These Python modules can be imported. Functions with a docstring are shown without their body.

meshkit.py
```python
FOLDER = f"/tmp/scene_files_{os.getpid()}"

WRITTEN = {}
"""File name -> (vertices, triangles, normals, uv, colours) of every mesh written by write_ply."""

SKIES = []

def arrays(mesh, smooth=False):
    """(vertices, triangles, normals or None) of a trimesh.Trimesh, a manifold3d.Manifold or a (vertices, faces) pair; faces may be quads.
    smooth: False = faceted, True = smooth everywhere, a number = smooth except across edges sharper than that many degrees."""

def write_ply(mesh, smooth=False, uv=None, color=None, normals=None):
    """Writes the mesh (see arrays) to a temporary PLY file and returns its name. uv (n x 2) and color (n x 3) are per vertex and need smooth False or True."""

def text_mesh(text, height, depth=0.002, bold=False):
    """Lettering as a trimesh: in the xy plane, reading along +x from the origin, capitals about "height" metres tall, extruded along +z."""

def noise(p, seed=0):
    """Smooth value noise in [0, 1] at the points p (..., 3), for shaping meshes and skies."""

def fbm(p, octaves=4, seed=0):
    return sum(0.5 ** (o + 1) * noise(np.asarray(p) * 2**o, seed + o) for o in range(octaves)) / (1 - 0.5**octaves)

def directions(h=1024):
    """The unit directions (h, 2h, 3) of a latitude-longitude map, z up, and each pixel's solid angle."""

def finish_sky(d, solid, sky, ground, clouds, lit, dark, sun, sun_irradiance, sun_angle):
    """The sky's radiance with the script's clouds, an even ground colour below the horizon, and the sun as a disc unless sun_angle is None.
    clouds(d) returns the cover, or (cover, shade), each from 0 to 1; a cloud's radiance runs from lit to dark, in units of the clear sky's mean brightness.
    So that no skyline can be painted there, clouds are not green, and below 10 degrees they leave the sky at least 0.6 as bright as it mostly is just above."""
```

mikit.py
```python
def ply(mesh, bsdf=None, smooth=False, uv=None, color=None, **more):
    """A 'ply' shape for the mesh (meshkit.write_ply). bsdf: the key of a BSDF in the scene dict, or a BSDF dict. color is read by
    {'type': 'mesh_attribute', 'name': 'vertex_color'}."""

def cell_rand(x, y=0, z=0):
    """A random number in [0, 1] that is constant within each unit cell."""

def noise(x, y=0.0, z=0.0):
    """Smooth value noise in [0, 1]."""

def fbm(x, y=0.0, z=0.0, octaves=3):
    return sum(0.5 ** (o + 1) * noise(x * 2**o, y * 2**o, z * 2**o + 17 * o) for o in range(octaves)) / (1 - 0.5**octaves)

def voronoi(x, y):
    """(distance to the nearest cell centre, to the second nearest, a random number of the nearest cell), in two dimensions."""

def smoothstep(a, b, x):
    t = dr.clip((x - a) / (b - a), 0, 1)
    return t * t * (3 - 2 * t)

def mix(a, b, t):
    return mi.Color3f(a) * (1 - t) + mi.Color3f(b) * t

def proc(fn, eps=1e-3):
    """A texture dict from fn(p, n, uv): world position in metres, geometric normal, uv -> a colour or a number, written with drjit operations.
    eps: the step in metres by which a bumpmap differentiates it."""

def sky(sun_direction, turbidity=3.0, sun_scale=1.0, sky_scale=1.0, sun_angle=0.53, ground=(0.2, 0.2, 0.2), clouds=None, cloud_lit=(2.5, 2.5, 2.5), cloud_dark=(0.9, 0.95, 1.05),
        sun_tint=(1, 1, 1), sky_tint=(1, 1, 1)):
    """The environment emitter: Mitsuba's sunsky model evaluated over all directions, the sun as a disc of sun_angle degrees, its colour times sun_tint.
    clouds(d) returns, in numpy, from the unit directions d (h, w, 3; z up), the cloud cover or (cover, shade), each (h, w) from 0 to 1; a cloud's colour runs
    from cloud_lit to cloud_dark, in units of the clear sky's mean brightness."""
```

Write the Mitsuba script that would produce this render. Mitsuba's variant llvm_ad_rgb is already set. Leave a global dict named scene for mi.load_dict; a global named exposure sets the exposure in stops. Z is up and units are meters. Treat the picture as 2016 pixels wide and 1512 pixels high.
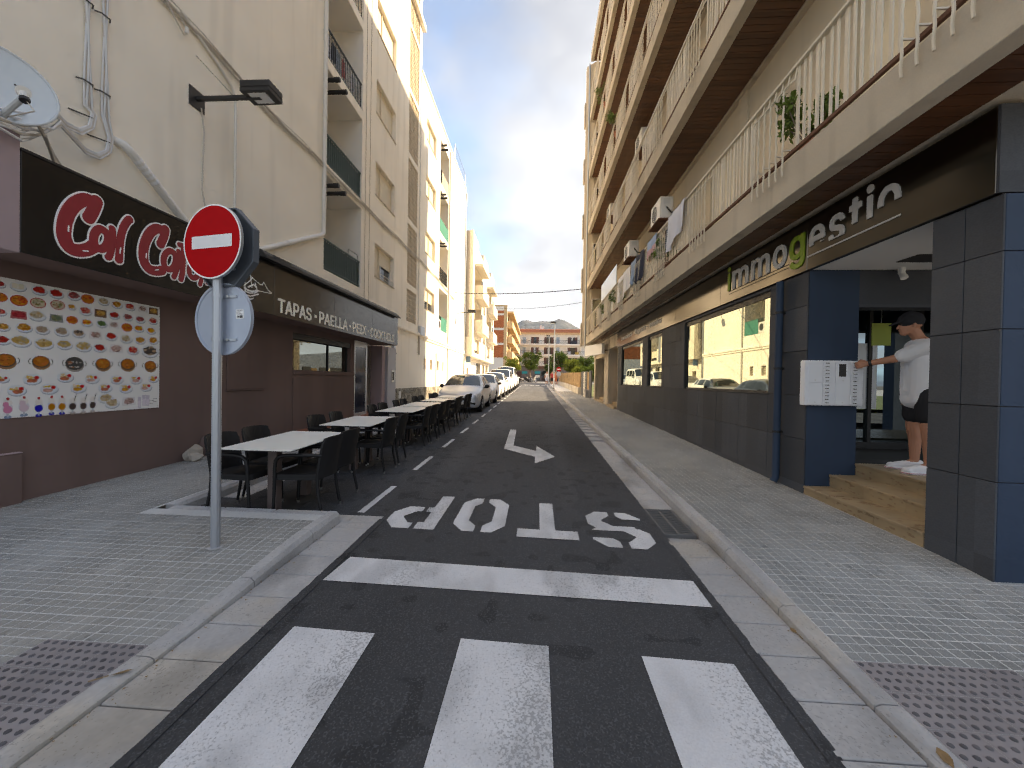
import math, random
import numpy as np, trimesh, shapely, manifold3d as m3
import mitsuba as mi, drjit as dr
import mikit, meshkit
from mikit import proc, noise, fbm, voronoi, cell_rand, smoothstep, mix
from shapely.geometry import Polygon, LineString, Point, box as sbox
from shapely.ops import unary_union
from shapely import affinity

T = mi.ScalarTransform4f
scene, labels = {}, {}
# ---------------------------------------------------------------- camera, sky, exposure
EYE = np.array([0, 0, 1.55])
FWD = np.array([-0.06282426, 0.99797299, -0.01015032])
UPV = np.array([-0.01741793, 0.00907248, 0.99980713])
scene['camera'] = {'type': 'perspective', 'fov': 105.248, 'fov_axis': 'x', 'near_clip': 0.05, 'far_clip': 20000.0,
                   'to_world': T().look_at(origin=EYE.tolist(), target=(EYE + FWD).tolist(), up=UPV.tolist())}


def clouds(d):
    """Broken stratocumulus: thick low on the horizon, blue gaps higher up."""
    el = np.arcsin(np.clip(d[..., 2], -1, 1))
    w = np.maximum(d[..., 2:3], 0.0) + 0.22
    p = d[..., :3] / w * np.array([1.0, 1.0, 0.15])
    n = meshkit.fbm(p * 0.75 + np.array([3.7, 1.3, 0.2]), 6, 5)
    n2 = meshkit.fbm(p * 2.3 + np.array([9.1, 4.2, 7.0]), 5, 11)
    v = 0.70 * n + 0.30 * n2
    thr = 0.31 + 0.13 * np.clip(el / 1.0, 0, 1)
    c = np.clip((v - thr) / 0.15, 0, 1)
    c = c * c * (3 - 2 * c)
    shade = np.clip((meshkit.fbm(p * 1.7 + np.array([1.0, 8.0, 2.0]), 6, 23) - 0.40) / 0.22, 0, 1)
    return 0.16 + 0.82 * c, shade


SUN = np.array([1.0, 0.33, 0.70])
scene['sky'] = mikit.sky(SUN.tolist(), turbidity=3.0, sun_scale=0.70, sky_scale=1.0, sun_angle=1.2, clouds=clouds,
                         cloud_lit=(1.12, 1.13, 1.15), cloud_dark=(0.56, 0.58, 0.65), ground=(0.16, 0.155, 0.15), sun_tint=(1.0, 0.965, 0.89))
exposure = 3.6

# ---------------------------------------------------------------- helpers
GR = 0.0182                                     # the street climbs away from the crossing


def S(y):
    return GR * np.clip(y, -10.0, 66.0)


def hp(y):
    """Height of the pavements above the road: dropped at the crossing."""
    t = np.clip((np.asarray(y, float) - 2.0) / 1.5, 0, 1)
    return 0.028 + 0.085 * t * t * (3 - 2 * t)


class G:
    """Collects faces into one mesh."""

    def __init__(s):
        s.v, s.f, s.c, s.n = [], [], [], 0

    def add(s, v, f, col=None):
        v = np.asarray(v, float)
        f = np.asarray(f, int)
        if f.ndim == 2 and f.shape[1] == 4:
            f = np.vstack([f[:, [0, 1, 2]], f[:, [0, 2, 3]]])
        s.v.append(v)
        s.f.append(f + s.n)
        s.c.append(np.tile(np.asarray(col if col is not None else (1, 1, 1), float), (len(v), 1)))
        s.n += len(v)
        return s

    def tm(s, m, col=None):
        return s.add(m.vertices, m.faces, col)

    def box(s, x0, x1, y0, y1, z0, z1, c=0.0, col=None):
        x0, x1 = min(x0, x1), max(x0, x1)
        y0, y1 = min(y0, y1), max(y0, y1)
        z0, z1 = min(z0, z1), max(z0, z1)
        if c:
            c = min(c, .45 * (x1 - x0), .45 * (y1 - y0), .45 * (z1 - z0))
            pts = []
            for X, a in ((x0, 1), (x1, -1)):
                for Y, b in ((y0, 1), (y1, -1)):
                    for Z, d in ((z0, 1), (z1, -1)):
                        pts += [(X + a * c, Y + b * c, Z), (X + a * c, Y, Z + d * c), (X, Y + b * c, Z + d * c)]
            return s.tm(trimesh.convex.convex_hull(np.array(pts)), col)
        v = [(x, y, z) for x in (x0, x1) for y in (y0, y1) for z in (z0, z1)]
        return s.add(v, [[0, 1, 3, 2], [4, 6, 7, 5], [0, 4, 5, 1], [2, 3, 7, 6], [0, 2, 6, 4], [1, 5, 7, 3]], col)

    def hull(s, pts, col=None):
        return s.tm(trimesh.convex.convex_hull(np.array(pts, float)), col)

    def quad(s, a, b, c, d, col=None):
        return s.add([a, b, c, d], [[0, 1, 2, 3]], col)

    def tube(s, pts, r, n=8, col=None, cap=True):
        p = np.asarray(pts, float)
        r = np.broadcast_to(np.asarray(r, float), (len(p),))
        t = np.gradient(p, axis=0)
        t /= np.linalg.norm(t, axis=1, keepdims=True) + 1e-12
        a = np.array([0, 0, 1.0]) if abs(t[0][2]) < 0.9 else np.array([1.0, 0, 0])
        v = []
        for i in range(len(p)):
            a = a - t[i] * (a @ t[i])
            a /= np.linalg.norm(a)
            b = np.cross(t[i], a)
            th = np.arange(n) * 2 * np.pi / n
            v.append(p[i] + r[i] * (np.cos(th)[:, None] * a + np.sin(th)[:, None] * b))
        f = []
        for i in range(len(p) - 1):
            for k in range(n):
                k2 = (k + 1) % n
                f.append([i * n + k, i * n + k2, (i + 1) * n + k2, (i + 1) * n + k])
        s.add(np.vstack(v), f, col)
        if cap:
            for i in (0, len(p) - 1):
                s.add(np.vstack([v[i], p[i]]), [[k, (k + 1) % n, n] for k in range(n)], col)
        return s

    def prism(s, poly, z0, z1, fn=None, col=None):
        """A shapely polygon extruded from z0 to z1; fn maps its (n, 3) local points to the world."""
        for g in getattr(poly, 'geoms', [poly]):
            if g.is_empty or g.area < 1e-9:
                continue
            m = trimesh.creation.extrude_polygon(g, z1 - z0, engine='earcut')
            v = np.array(m.vertices) + [0, 0, z0]
            s.add(fn(v) if fn else v, m.faces, col)
        return s

    def flat(s, poly, fn, col=None):
        for g in getattr(poly, 'geoms', [poly]):
            if g.is_empty or g.area < 1e-9:
                continue
            v, f = trimesh.creation.triangulate_polygon(g, engine='earcut')
            s.add(fn(np.column_stack([v, np.zeros(len(v))])), f, col)
        return s

    def get(s):
        return np.vstack(s.v), np.vstack(s.f)

    def colors(s):
        return np.vstack(s.c)

    def map(s, fn):
        s.v = [fn(v) for v in s.v]
        return s


def key_for(k):
    if k not in USED:
        USED.add(k)
        return k
    i = NEXT.get(k, 1)
    while f'{k}_{i:03d}' in USED:
        i += 1
    NEXT[k] = i + 1
    USED.add(f'{k}_{i:03d}')
    return f'{k}_{i:03d}'


USED, NEXT = set(), {}


def put(key, g, mat, smooth=False, color=False, **tags):
    """One mesh as one entry of the scene."""
    key = key_for(key)
    if isinstance(g, dict):
        scene[key] = {**g}
    else:
        m = g.get() if isinstance(g, G) else g
        scene[key] = mikit.ply(m, mat, smooth=smooth, color=g.colors() if color else None)
    if tags:
        labels[key] = {('category' if a == 'cat' else a): b for a, b in tags.items()}
    return key


def thing(name, label, cat, group=None):
    key = key_for(name)
    labels[key] = {'label': label, 'category': cat}
    if group:
        labels[key]['group'] = group
    return key


def part(parent, name, g, mat, **kw):
    return put(f'{parent}__{name}', g, mat, **kw)


def bx(x0, x1, y0, y1, z0, z1, c=0.0):
    return G().box(x0, x1, y0, y1, z0, z1, c)


def facade(X, sgn, y0, y1, z0, z1, holes, depth):
    """A wall in the plane x = X whose outside looks along sgn * x, with openings (ya, yb, za, zb) that have reveals."""
    g = G()
    ys = sorted({y0, y1, *[h[0] for h in holes], *[h[1] for h in holes]})
    zs = sorted({z0, z1, *[h[2] for h in holes], *[h[3] for h in holes]})
    ys = [y for y in ys if y0 <= y <= y1]
    zs = [z for z in zs if z0 <= z <= z1]
    for a, b in zip(ys, ys[1:]):
        for c, d in zip(zs, zs[1:]):
            my, mz = (a + b) / 2, (c + d) / 2
            if any(h[0] < my < h[1] and h[2] < mz < h[3] for h in holes):
                continue
            q = [(X, a, c), (X, b, c), (X, b, d), (X, a, d)]
            g.quad(*(q if sgn > 0 else q[::-1]))
    for h in holes:
        a, b, c, d = h[:4]
        Xi = X - sgn * (h[4] if len(h) > 4 else depth)
        g.quad((X, a, c), (X, a, d), (Xi, a, d), (Xi, a, c))
        g.quad((X, b, c), (X, b, d), (Xi, b, d), (Xi, b, c))
        g.quad((X, a, c), (X, b, c), (Xi, b, c), (Xi, a, c))
        g.quad((X, a, d), (X, b, d), (Xi, b, d), (Xi, a, d))
    return g


def text_shape(text, height, bold=True):
    return meshkit.text_mesh(text, height, 0.004, bold)


RNG = np.random.default_rng(7)

# ---------------------------------------------------------------- materials


def C3(*c):
    return {'type': 'rgb', 'value': list(c)}


def mat(name, color=None, rough=0.6, tex=None, bump=None, scale=0.004, spec=0.5, metal=0.0, coat=0.0, attr=False, eps=1e-3):
    b = {'type': 'principled', 'roughness': rough if not callable(rough) else proc(rough), 'specular': spec, 'metallic': metal}
    b['base_color'] = proc(tex) if tex else ({'type': 'mesh_attribute', 'name': 'vertex_color'} if attr else C3(*color))
    if coat:
        b['clearcoat'] = coat
        b['clearcoat_gloss'] = 0.95
    if bump:
        b = {'type': 'bumpmap', 'arbitrary': {**proc(bump, eps)}, 'bsdf': b, 'scale': scale}
    scene['mat_' + name] = {'type': 'twosided', 'bsdf': b}
    return 'mat_' + name


def speck(p, s, o=2):
    return fbm(p.x * s, p.y * s, p.z * s, o)


def _asphalt(p, n, uv):
    g = speck(p, 130, 2)
    patch = fbm(p.x * 1.1, p.y * 0.35, 0.0, 3)
    stone = smoothstep(0.60, 0.90, noise(p.x * 150, p.y * 150, 3.0))
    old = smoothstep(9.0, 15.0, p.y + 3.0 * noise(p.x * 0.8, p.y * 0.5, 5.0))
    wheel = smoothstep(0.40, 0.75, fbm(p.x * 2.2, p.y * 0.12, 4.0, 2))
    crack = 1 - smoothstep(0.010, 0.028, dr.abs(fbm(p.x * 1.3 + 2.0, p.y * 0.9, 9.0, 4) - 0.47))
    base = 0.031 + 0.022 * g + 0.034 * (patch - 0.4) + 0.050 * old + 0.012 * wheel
    spot = smoothstep(0.74, 0.80, noise(p.x * 7.3, p.y * 7.3, 8.0)) + 0.35 * crack * smoothstep(0.5, 0.6, noise(p.x * 0.7, p.y * 0.5, 3.0))
    base = base * (1 - 0.30 * spot) + stone * 0.03
    return mi.Color3f(base * 0.98, base * 1.0, base * 1.06)


def _asphalt_b(p, n, uv):
    return 0.6 * noise(p.x * 70, p.y * 70, 1.0) + 0.4 * noise(p.x * 150, p.y * 150, 2.0)


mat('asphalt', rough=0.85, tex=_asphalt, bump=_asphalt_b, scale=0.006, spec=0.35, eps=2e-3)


def _paint(p, n, uv):
    w = fbm(p.x * 120, p.y * 120, 0.0, 2)
    t = fbm(p.x * 3.0, p.y * 1.0, 2.0, 3)
    worn = smoothstep(0.62, 0.86, w * 0.60 + t * 0.50)
    dirt = smoothstep(0.35, 0.75, fbm(p.x * 5.0, p.y * 2.2, 7.0, 3))
    v = 0.62 - 0.14 * dirt - 0.06 * noise(p.x * 180, p.y * 180, 1.0)
    k = v * (1 - 0.38 * worn)
    return mi.Color3f(k, k, k * 1.01)


mat('road_paint', rough=0.7, tex=_paint, bump=_asphalt_b, scale=0.004, spec=0.4, eps=2e-3)


def _tile(p, n, uv):
    r = cell_rand(dr.floor((p.x + 50.0) / 0.2), dr.floor((p.y + 50.0) / 0.2), 1.0)
    st = fbm(p.x * 1.3, p.y * 1.3, 0.0, 4)
    warm = fbm(p.x * 0.5 + 9.0, p.y * 0.35, 3.0, 2)
    g = noise(p.x * 240, p.y * 240, 1.0)
    v = 0.25 + 0.05 * (r - 0.5) + 0.14 * (st - 0.5) + 0.07 * (g - 0.5)
    gum = smoothstep(0.84, 0.88, noise(p.x * 26.0, p.y * 26.0, 5.0))
    v = v * (1 - 0.22 * gum)
    return mi.Color3f(v * (0.97 + 0.11 * warm), v * 1.01, v * (1.02 - 0.14 * warm))


mat('tile', rough=0.8, tex=_tile, spec=0.35)


def _grout(p, n, uv):
    v = 0.44 + 0.14 * (fbm(p.x * 2.0, p.y * 2.0, 0.0, 3) - 0.5) + 0.06 * noise(p.x * 90, p.y * 90, 0.0)
    return mi.Color3f(v, v * 0.99, v * 0.95)


mat('grout', rough=0.9, tex=_grout, spec=0.3)


def _concrete(p, n, uv):
    st = fbm(p.x * 2.1, p.y * 2.1, p.z * 2.1, 4)
    fine = fbm(p.x * 55, p.y * 55, p.z * 55, 2)
    dark = smoothstep(0.56, 0.74, fbm(p.x * 3.1 + 4.0, p.y * 1.4, p.z * 3.0, 3))
    rust = smoothstep(0.58, 0.78, fbm(p.x * 1.7 + 8.0, p.y * 2.6, p.z * 2.0, 3))
    pit = smoothstep(0.76, 0.86, noise(p.x * 110, p.y * 110, p.z * 110))
    v = 0.38 + 0.17 * (st - 0.5) + 0.08 * (fine - 0.5)
    v = v * (1 - 0.28 * dark) * (1 - 0.22 * pit)
    return mi.Color3f(v * (1.0 + 0.06 * rust), v * 0.975, v * (0.95 - 0.10 * rust))


def _conc_b(p, n, uv):
    return fbm(p.x * 45, p.y * 45, p.z * 45, 2)


mat('concrete', rough=0.85, tex=_concrete, bump=_conc_b, scale=0.003, spec=0.3, eps=2e-3)


def stucco(col, amp=0.10, streak=0.06):
    c = np.array(col)

    def fn(p, n, uv):
        a = fbm(p.x * 0.9 + 3.0, p.y * 0.9, p.z * 0.9, 4)
        s = fbm(p.x * 3.0, p.y * 3.2, p.z * 0.25, 3)
        k = 1 + amp * (a - 0.5) * 2 - streak * smoothstep(0.5, 0.75, s)
        return mi.Color3f(float(c[0]) * k, float(c[1]) * k, float(c[2]) * k)
    return fn


def _stucco_b(p, n, uv):
    return fbm(p.x * 40, p.y * 40, p.z * 40, 2)


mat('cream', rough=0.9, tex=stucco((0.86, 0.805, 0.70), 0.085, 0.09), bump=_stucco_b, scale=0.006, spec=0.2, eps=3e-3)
mat('cream_far', rough=0.9, color=(0.72, 0.65, 0.53), spec=0.2)
mat('white_wall', rough=0.9, color=(0.78, 0.75, 0.69), spec=0.2)
mat('brown', rough=0.85, tex=stucco((0.165, 0.115, 0.102), 0.18, 0.10), bump=_stucco_b, scale=0.008, spec=0.25, eps=3e-3)
mat('mauve', rough=0.85, color=(0.36, 0.28, 0.29), spec=0.25)
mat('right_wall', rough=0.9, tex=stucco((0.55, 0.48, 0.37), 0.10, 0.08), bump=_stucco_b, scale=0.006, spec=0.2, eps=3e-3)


def _slabc(p, n, uv):
    a = fbm(p.x * 1.1, p.y * 1.1, p.z * 1.1, 4)
    s = smoothstep(0.52, 0.80, fbm(p.x * 4.0, p.y * 5.0, p.z * 0.35, 3))
    f = noise(p.x * 160, p.y * 160, p.z * 160)
    v = 0.47 * (1 + 0.26 * (a - 0.5)) * (1 - 0.24 * s) * (0.94 + 0.12 * f)
    return mi.Color3f(v, v * 0.88, v * 0.70)


mat('slab', rough=0.9, tex=_slabc, bump=_stucco_b, scale=0.004, spec=0.2, eps=3e-3)


def _soffit(p, n, uv):
    r = cell_rand(dr.floor(p.y / 0.115), dr.floor(p.z / 2.0), 2.0)
    g = fbm(p.x * 5.0, p.y * 90.0, p.z, 3)
    k = 0.72 + 0.42 * r + 0.35 * (g - 0.5)
    return mi.Color3f(0.100 * k, 0.042 * k, 0.018 * k)


mat('soffit_wood', rough=0.42, tex=_soffit, spec=0.5)


def _clad(p, n, uv):
    a = fbm(p.x * 1.2, p.y * 1.2, p.z * 1.2, 4)
    f = noise(p.x * 110, p.y * 110, p.z * 110)
    s = smoothstep(0.5, 0.78, fbm(p.y * 3.4, p.z * 0.5, p.x * 3.4, 3))
    pt = cell_rand(dr.floor((p.x + p.y) / 0.81), dr.floor((p.z + 0.25) / 0.56), 4.0)
    v = 0.060 * (0.82 + 0.36 * pt) * (1 + 0.34 * (a - 0.5) + 0.25 * (f - 0.5)) * (1 + 0.22 * s)
    return mi.Color3f(v * 0.90, v * 1.0, v * 1.20)


def _clad_b(p, n, uv):
    return noise(p.x * 85, p.y * 85, p.z * 85)


mat('cladding', rough=0.72, tex=_clad, bump=_clad_b, scale=0.004, spec=0.4, eps=2e-3)
mat('navy', rough=0.7, tex=stucco((0.030, 0.050, 0.090), 0.26, 0.16), bump=_clad_b, scale=0.004, spec=0.35, eps=2e-3)


def _travertine(p, n, uv):
    a = fbm(p.x * 2.0, p.y * 5.0, p.z * 9.0, 4)
    v = fbm(p.x * 9.0, p.y * 18.0, p.z * 30.0, 3)
    k = 0.75 + 0.5 * a
    d = smoothstep(0.60, 0.72, v)
    return mi.Color3f(0.30 * k * (1 - 0.3 * d), 0.225 * k * (1 - 0.35 * d), 0.135 * k * (1 - 0.4 * d))


mat('travertine', rough=0.45, tex=_travertine, spec=0.5)


def _rubble(p, n, uv):
    a, b, r = voronoi((p.y + p.x) * 3.4, p.z * 4.2)
    e = smoothstep(0.03, 0.10, b - a)
    v = (0.30 + 0.22 * (r - 0.5) + 0.15 * (fbm(p.y * 14, p.z * 14, 0.0, 3) - 0.5)) * (0.45 + 0.55 * e)
    return mi.Color3f(v, v * 0.91, v * 0.74)


mat('stone', rough=0.9, tex=_rubble, spec=0.2)


def _weave(p, n, uv):
    a = dr.sin(p.z * 520.0) * dr.sin((p.y + p.x) * 520.0)
    return 0.5 + 0.5 * a


mat('rattan', rough=0.5, color=(0.014, 0.014, 0.015), bump=_weave, scale=0.0016, spec=0.3, eps=8e-4)


def _wood(p, n, uv):
    k = 0.65 + 0.7 * fbm(p.x * 6.0, p.y * 6.0, p.z * 1.2, 3)
    return mi.Color3f(0.36 * k, 0.25 * k, 0.135 * k)


mat('fence_wood', rough=0.8, tex=_wood, spec=0.25)


def _brick(p, n, uv):
    row = dr.floor(p.z / 0.075)
    xx = p.x + p.y + 0.125 * (row - 2 * dr.floor(row / 2))
    r = cell_rand(dr.floor(xx / 0.25), row, 1.0)
    ez = smoothstep(0.08, 0.16, p.z / 0.075 - row)
    k = (0.8 + 0.4 * r) * (0.75 + 0.25 * ez)
    return mi.Color3f(0.45 * k, 0.155 * k, 0.065 * k)


mat('brick', rough=0.9, tex=_brick, spec=0.2)


def _hill(p, n, uv):
    a = fbm(p.x * 0.012, p.y * 0.012, p.z * 0.02, 4)
    r = smoothstep(0.50, 0.66, fbm(p.x * 0.03, p.y * 0.03, p.z * 0.05, 3))
    v = 0.040 + 0.035 * a
    return mi.Color3f(v * (0.98 + 0.9 * r), v * (1.0 + 0.75 * r), v * (0.90 + 0.75 * r))


mat('hill', rough=0.95, tex=_hill, spec=0.1)


def _leaf(p, n, uv):
    r = fbm(p.x * 2.3, p.y * 2.3, p.z * 2.3, 3)
    return mi.Color3f(0.070 + 0.075 * r, 0.115 + 0.085 * r, 0.020 + 0.012 * r)


scene['mat_leaf'] = {'type': 'twosided', 'bsdf': {'type': 'principled', 'base_color': proc(_leaf), 'roughness': 0.6, 'specular': 0.3}}
scene['mat_leaf_light'] = {'type': 'principledthin', 'base_color': C3(0.17, 0.20, 0.035), 'roughness': 0.6, 'diff_trans': 0.7, 'spec_trans': 0.0}
scene['mat_leaf_mid'] = {'type': 'principledthin', 'base_color': C3(0.085, 0.125, 0.028), 'roughness': 0.6, 'diff_trans': 0.6, 'spec_trans': 0.0}
mat('bark', (0.20, 0.16, 0.12), 0.9)
mat('lattice', (0.56, 0.48, 0.36), 0.9)
mat('shutter', (0.66, 0.59, 0.45), 0.6)
mat('shutter_blue', (0.40, 0.48, 0.55), 0.6)
mat('shutter_brown', (0.12, 0.055, 0.04), 0.6)
mat('alu', (0.55, 0.56, 0.58), 0.38, metal=0.6)
mat('galv', (0.46, 0.49, 0.53), 0.42, metal=0.75)
mat('steel', (0.62, 0.62, 0.60), 0.30, metal=1.0)
mat('chrome', (0.75, 0.75, 0.76), 0.15, metal=1.0)
mat('white_plastic', (0.70, 0.70, 0.69), 0.5)
mat('pipe_white', (0.66, 0.645, 0.60), 0.5)
mat('cable_cream', (0.50, 0.47, 0.41), 0.6)
mat('cable_white', (0.62, 0.63, 0.64), 0.5)
mat('black_metal', (0.018, 0.018, 0.019), 0.5)
mat('black_plastic', (0.014, 0.014, 0.015), 0.55)
mat('dark', (0.030, 0.030, 0.032), 0.7)
mat('plaster', (0.42, 0.40, 0.37), 0.9)
mat('interior', (0.30, 0.29, 0.28), 0.8)
mat('iron', (0.055, 0.054, 0.052), 0.65, metal=0.3)
mat('grate_iron', (0.14, 0.14, 0.14), 0.6, metal=0.3)
mat('rust', (0.12, 0.055, 0.03), 0.8)
mat('rail_cream', (0.60, 0.54, 0.43), 0.5)
mat('rail_dark', (0.016, 0.018, 0.018), 0.5)
mat('rail_green', (0.022, 0.050, 0.040), 0.5)
mat('canvas_green', (0.05, 0.20, 0.15), 0.8)
mat('sign_black', (0.006, 0.006, 0.007), 0.22, spec=0.55)
mat('sign_brown', (0.030, 0.025, 0.021), 0.18, spec=0.45)
mat('sign_text', (0.86, 0.84, 0.76), 0.5)
mat('sign_red', (0.27, 0.022, 0.032), 0.45)
mat('sign_white', (0.80, 0.80, 0.79), 0.45)
mat('traffic_red', (0.44, 0.003, 0.006), 0.6, spec=0.08)
mat('table_top', (0.66, 0.66, 0.61), 0.42)
mat('table_brown', (0.115, 0.088, 0.080), 0.6)
mat('metal_fascia', (0.115, 0.105, 0.09), 0.13, metal=1.0)
mat('green_letter', (0.20, 0.30, 0.012), 0.5)
mat('green_board', (0.30, 0.36, 0.06), 0.6)
mat('grey_letter', (0.50, 0.50, 0.49), 0.5)
mat('ceiling', (0.62, 0.62, 0.60), 0.9)
mat('white_paint', (0.76, 0.77, 0.78), 0.4)
mat('mailbox', (0.70, 0.72, 0.76), 0.4)
mat('terracotta', (0.40, 0.16, 0.095), 0.85)
mat('terra_floor', (0.24, 0.095, 0.055), 0.6)
mat('ochre', (0.60, 0.43, 0.23), 0.9)
mat('teal', (0.02, 0.30, 0.36), 0.6)
mat('vcol', attr=True, rough=0.5)
mat('tire', (0.016, 0.016, 0.017), 0.85)
mat('car_silver', (0.56, 0.585, 0.63), 0.28, metal=0.25, coat=1.0)
mat('car_white', (0.76, 0.76, 0.755), 0.30, coat=1.0)
mat('lamp_glass', (0.75, 0.76, 0.78), 0.1, coat=1.0)
mat('skin', (0.42, 0.205, 0.125), 0.55)
mat('cloth_white', (0.70, 0.70, 0.72), 0.85)
mat('cloth_black', (0.012, 0.012, 0.015), 0.85)
mat('cloth_blue', (0.30, 0.38, 0.50), 0.85)
mat('cloth_pale', (0.58, 0.60, 0.68), 0.85)
mat('cloth_navy', (0.035, 0.04, 0.065), 0.85)
mat('cloth_red', (0.40, 0.035, 0.04), 0.85)
mat('cloth_orange', (0.60, 0.20, 0.09), 0.85)
scene['mat_glass_dark'] = {'type': 'twosided', 'bsdf': {'type': 'principled', 'base_color': C3(0.012, 0.015, 0.018), 'roughness': 0.03, 'specular': 0.9}}
scene['mat_glass_car'] = {'type': 'twosided', 'bsdf': {'type': 'principled', 'base_color': C3(0.02, 0.026, 0.03), 'roughness': 0.02, 'specular': 1.0, 'clearcoat': 1.0, 'clearcoat_gloss': 1.0}}
# mirror film on the office windows, tinted panes elsewhere
scene['mat_film'] = {'type': 'twosided', 'bsdf': {'type': 'conductor', 'material': 'none', 'specular_reflectance': C3(0.40, 0.43, 0.37)}}
scene['mat_tint'] = {'type': 'twosided', 'bsdf': {'type': 'conductor', 'material': 'none', 'specular_reflectance': C3(0.27, 0.29, 0.27)}}
scene['mat_door_glass'] = {'type': 'twosided', 'bsdf': {'type': 'conductor', 'material': 'none', 'specular_reflectance': C3(0.26, 0.31, 0.33)}}
# ================================================================ the ground
KR, KL = 1.60, -1.975          # foot of the kerbs
WR, WL = 3.32, -5.42           # walls that the pavements run up to


def sheet(poly_pts, h, step=2.0):
    """A sheet over a polygon, cut across the slope so that it follows the street."""
    g = G()
    P = Polygon(poly_pts)
    y0, y1 = P.bounds[1], P.bounds[3]
    n = max(1, int(math.ceil((y1 - y0) / step)))
    for i in range(n):
        a, b = y0 + (y1 - y0) * i / n, y0 + (y1 - y0) * (i + 1) / n
        q = P.intersection(sbox(P.bounds[0] - 1, a, P.bounds[2] + 1, b))
        g.flat(q, lambda v: np.column_stack([v[:, 0], v[:, 1], S(v[:, 1]) + (h(v[:, 1]) if callable(h) else h)]))
    return g


ground = G()
ys = [-200, -10, 66, 3600]
for a, b in zip(ys, ys[1:]):
    za, zb = S(a) - 0.32, S(b) - 0.32
    if a < -100:
        za = zb
    ground.quad((-3100, a, za), (3100, a, za), (3100, b, zb), (-3100, b, zb))
put('ground', ground, 'mat_concrete', kind='structure', label='pale flat ground far beyond the street')
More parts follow.
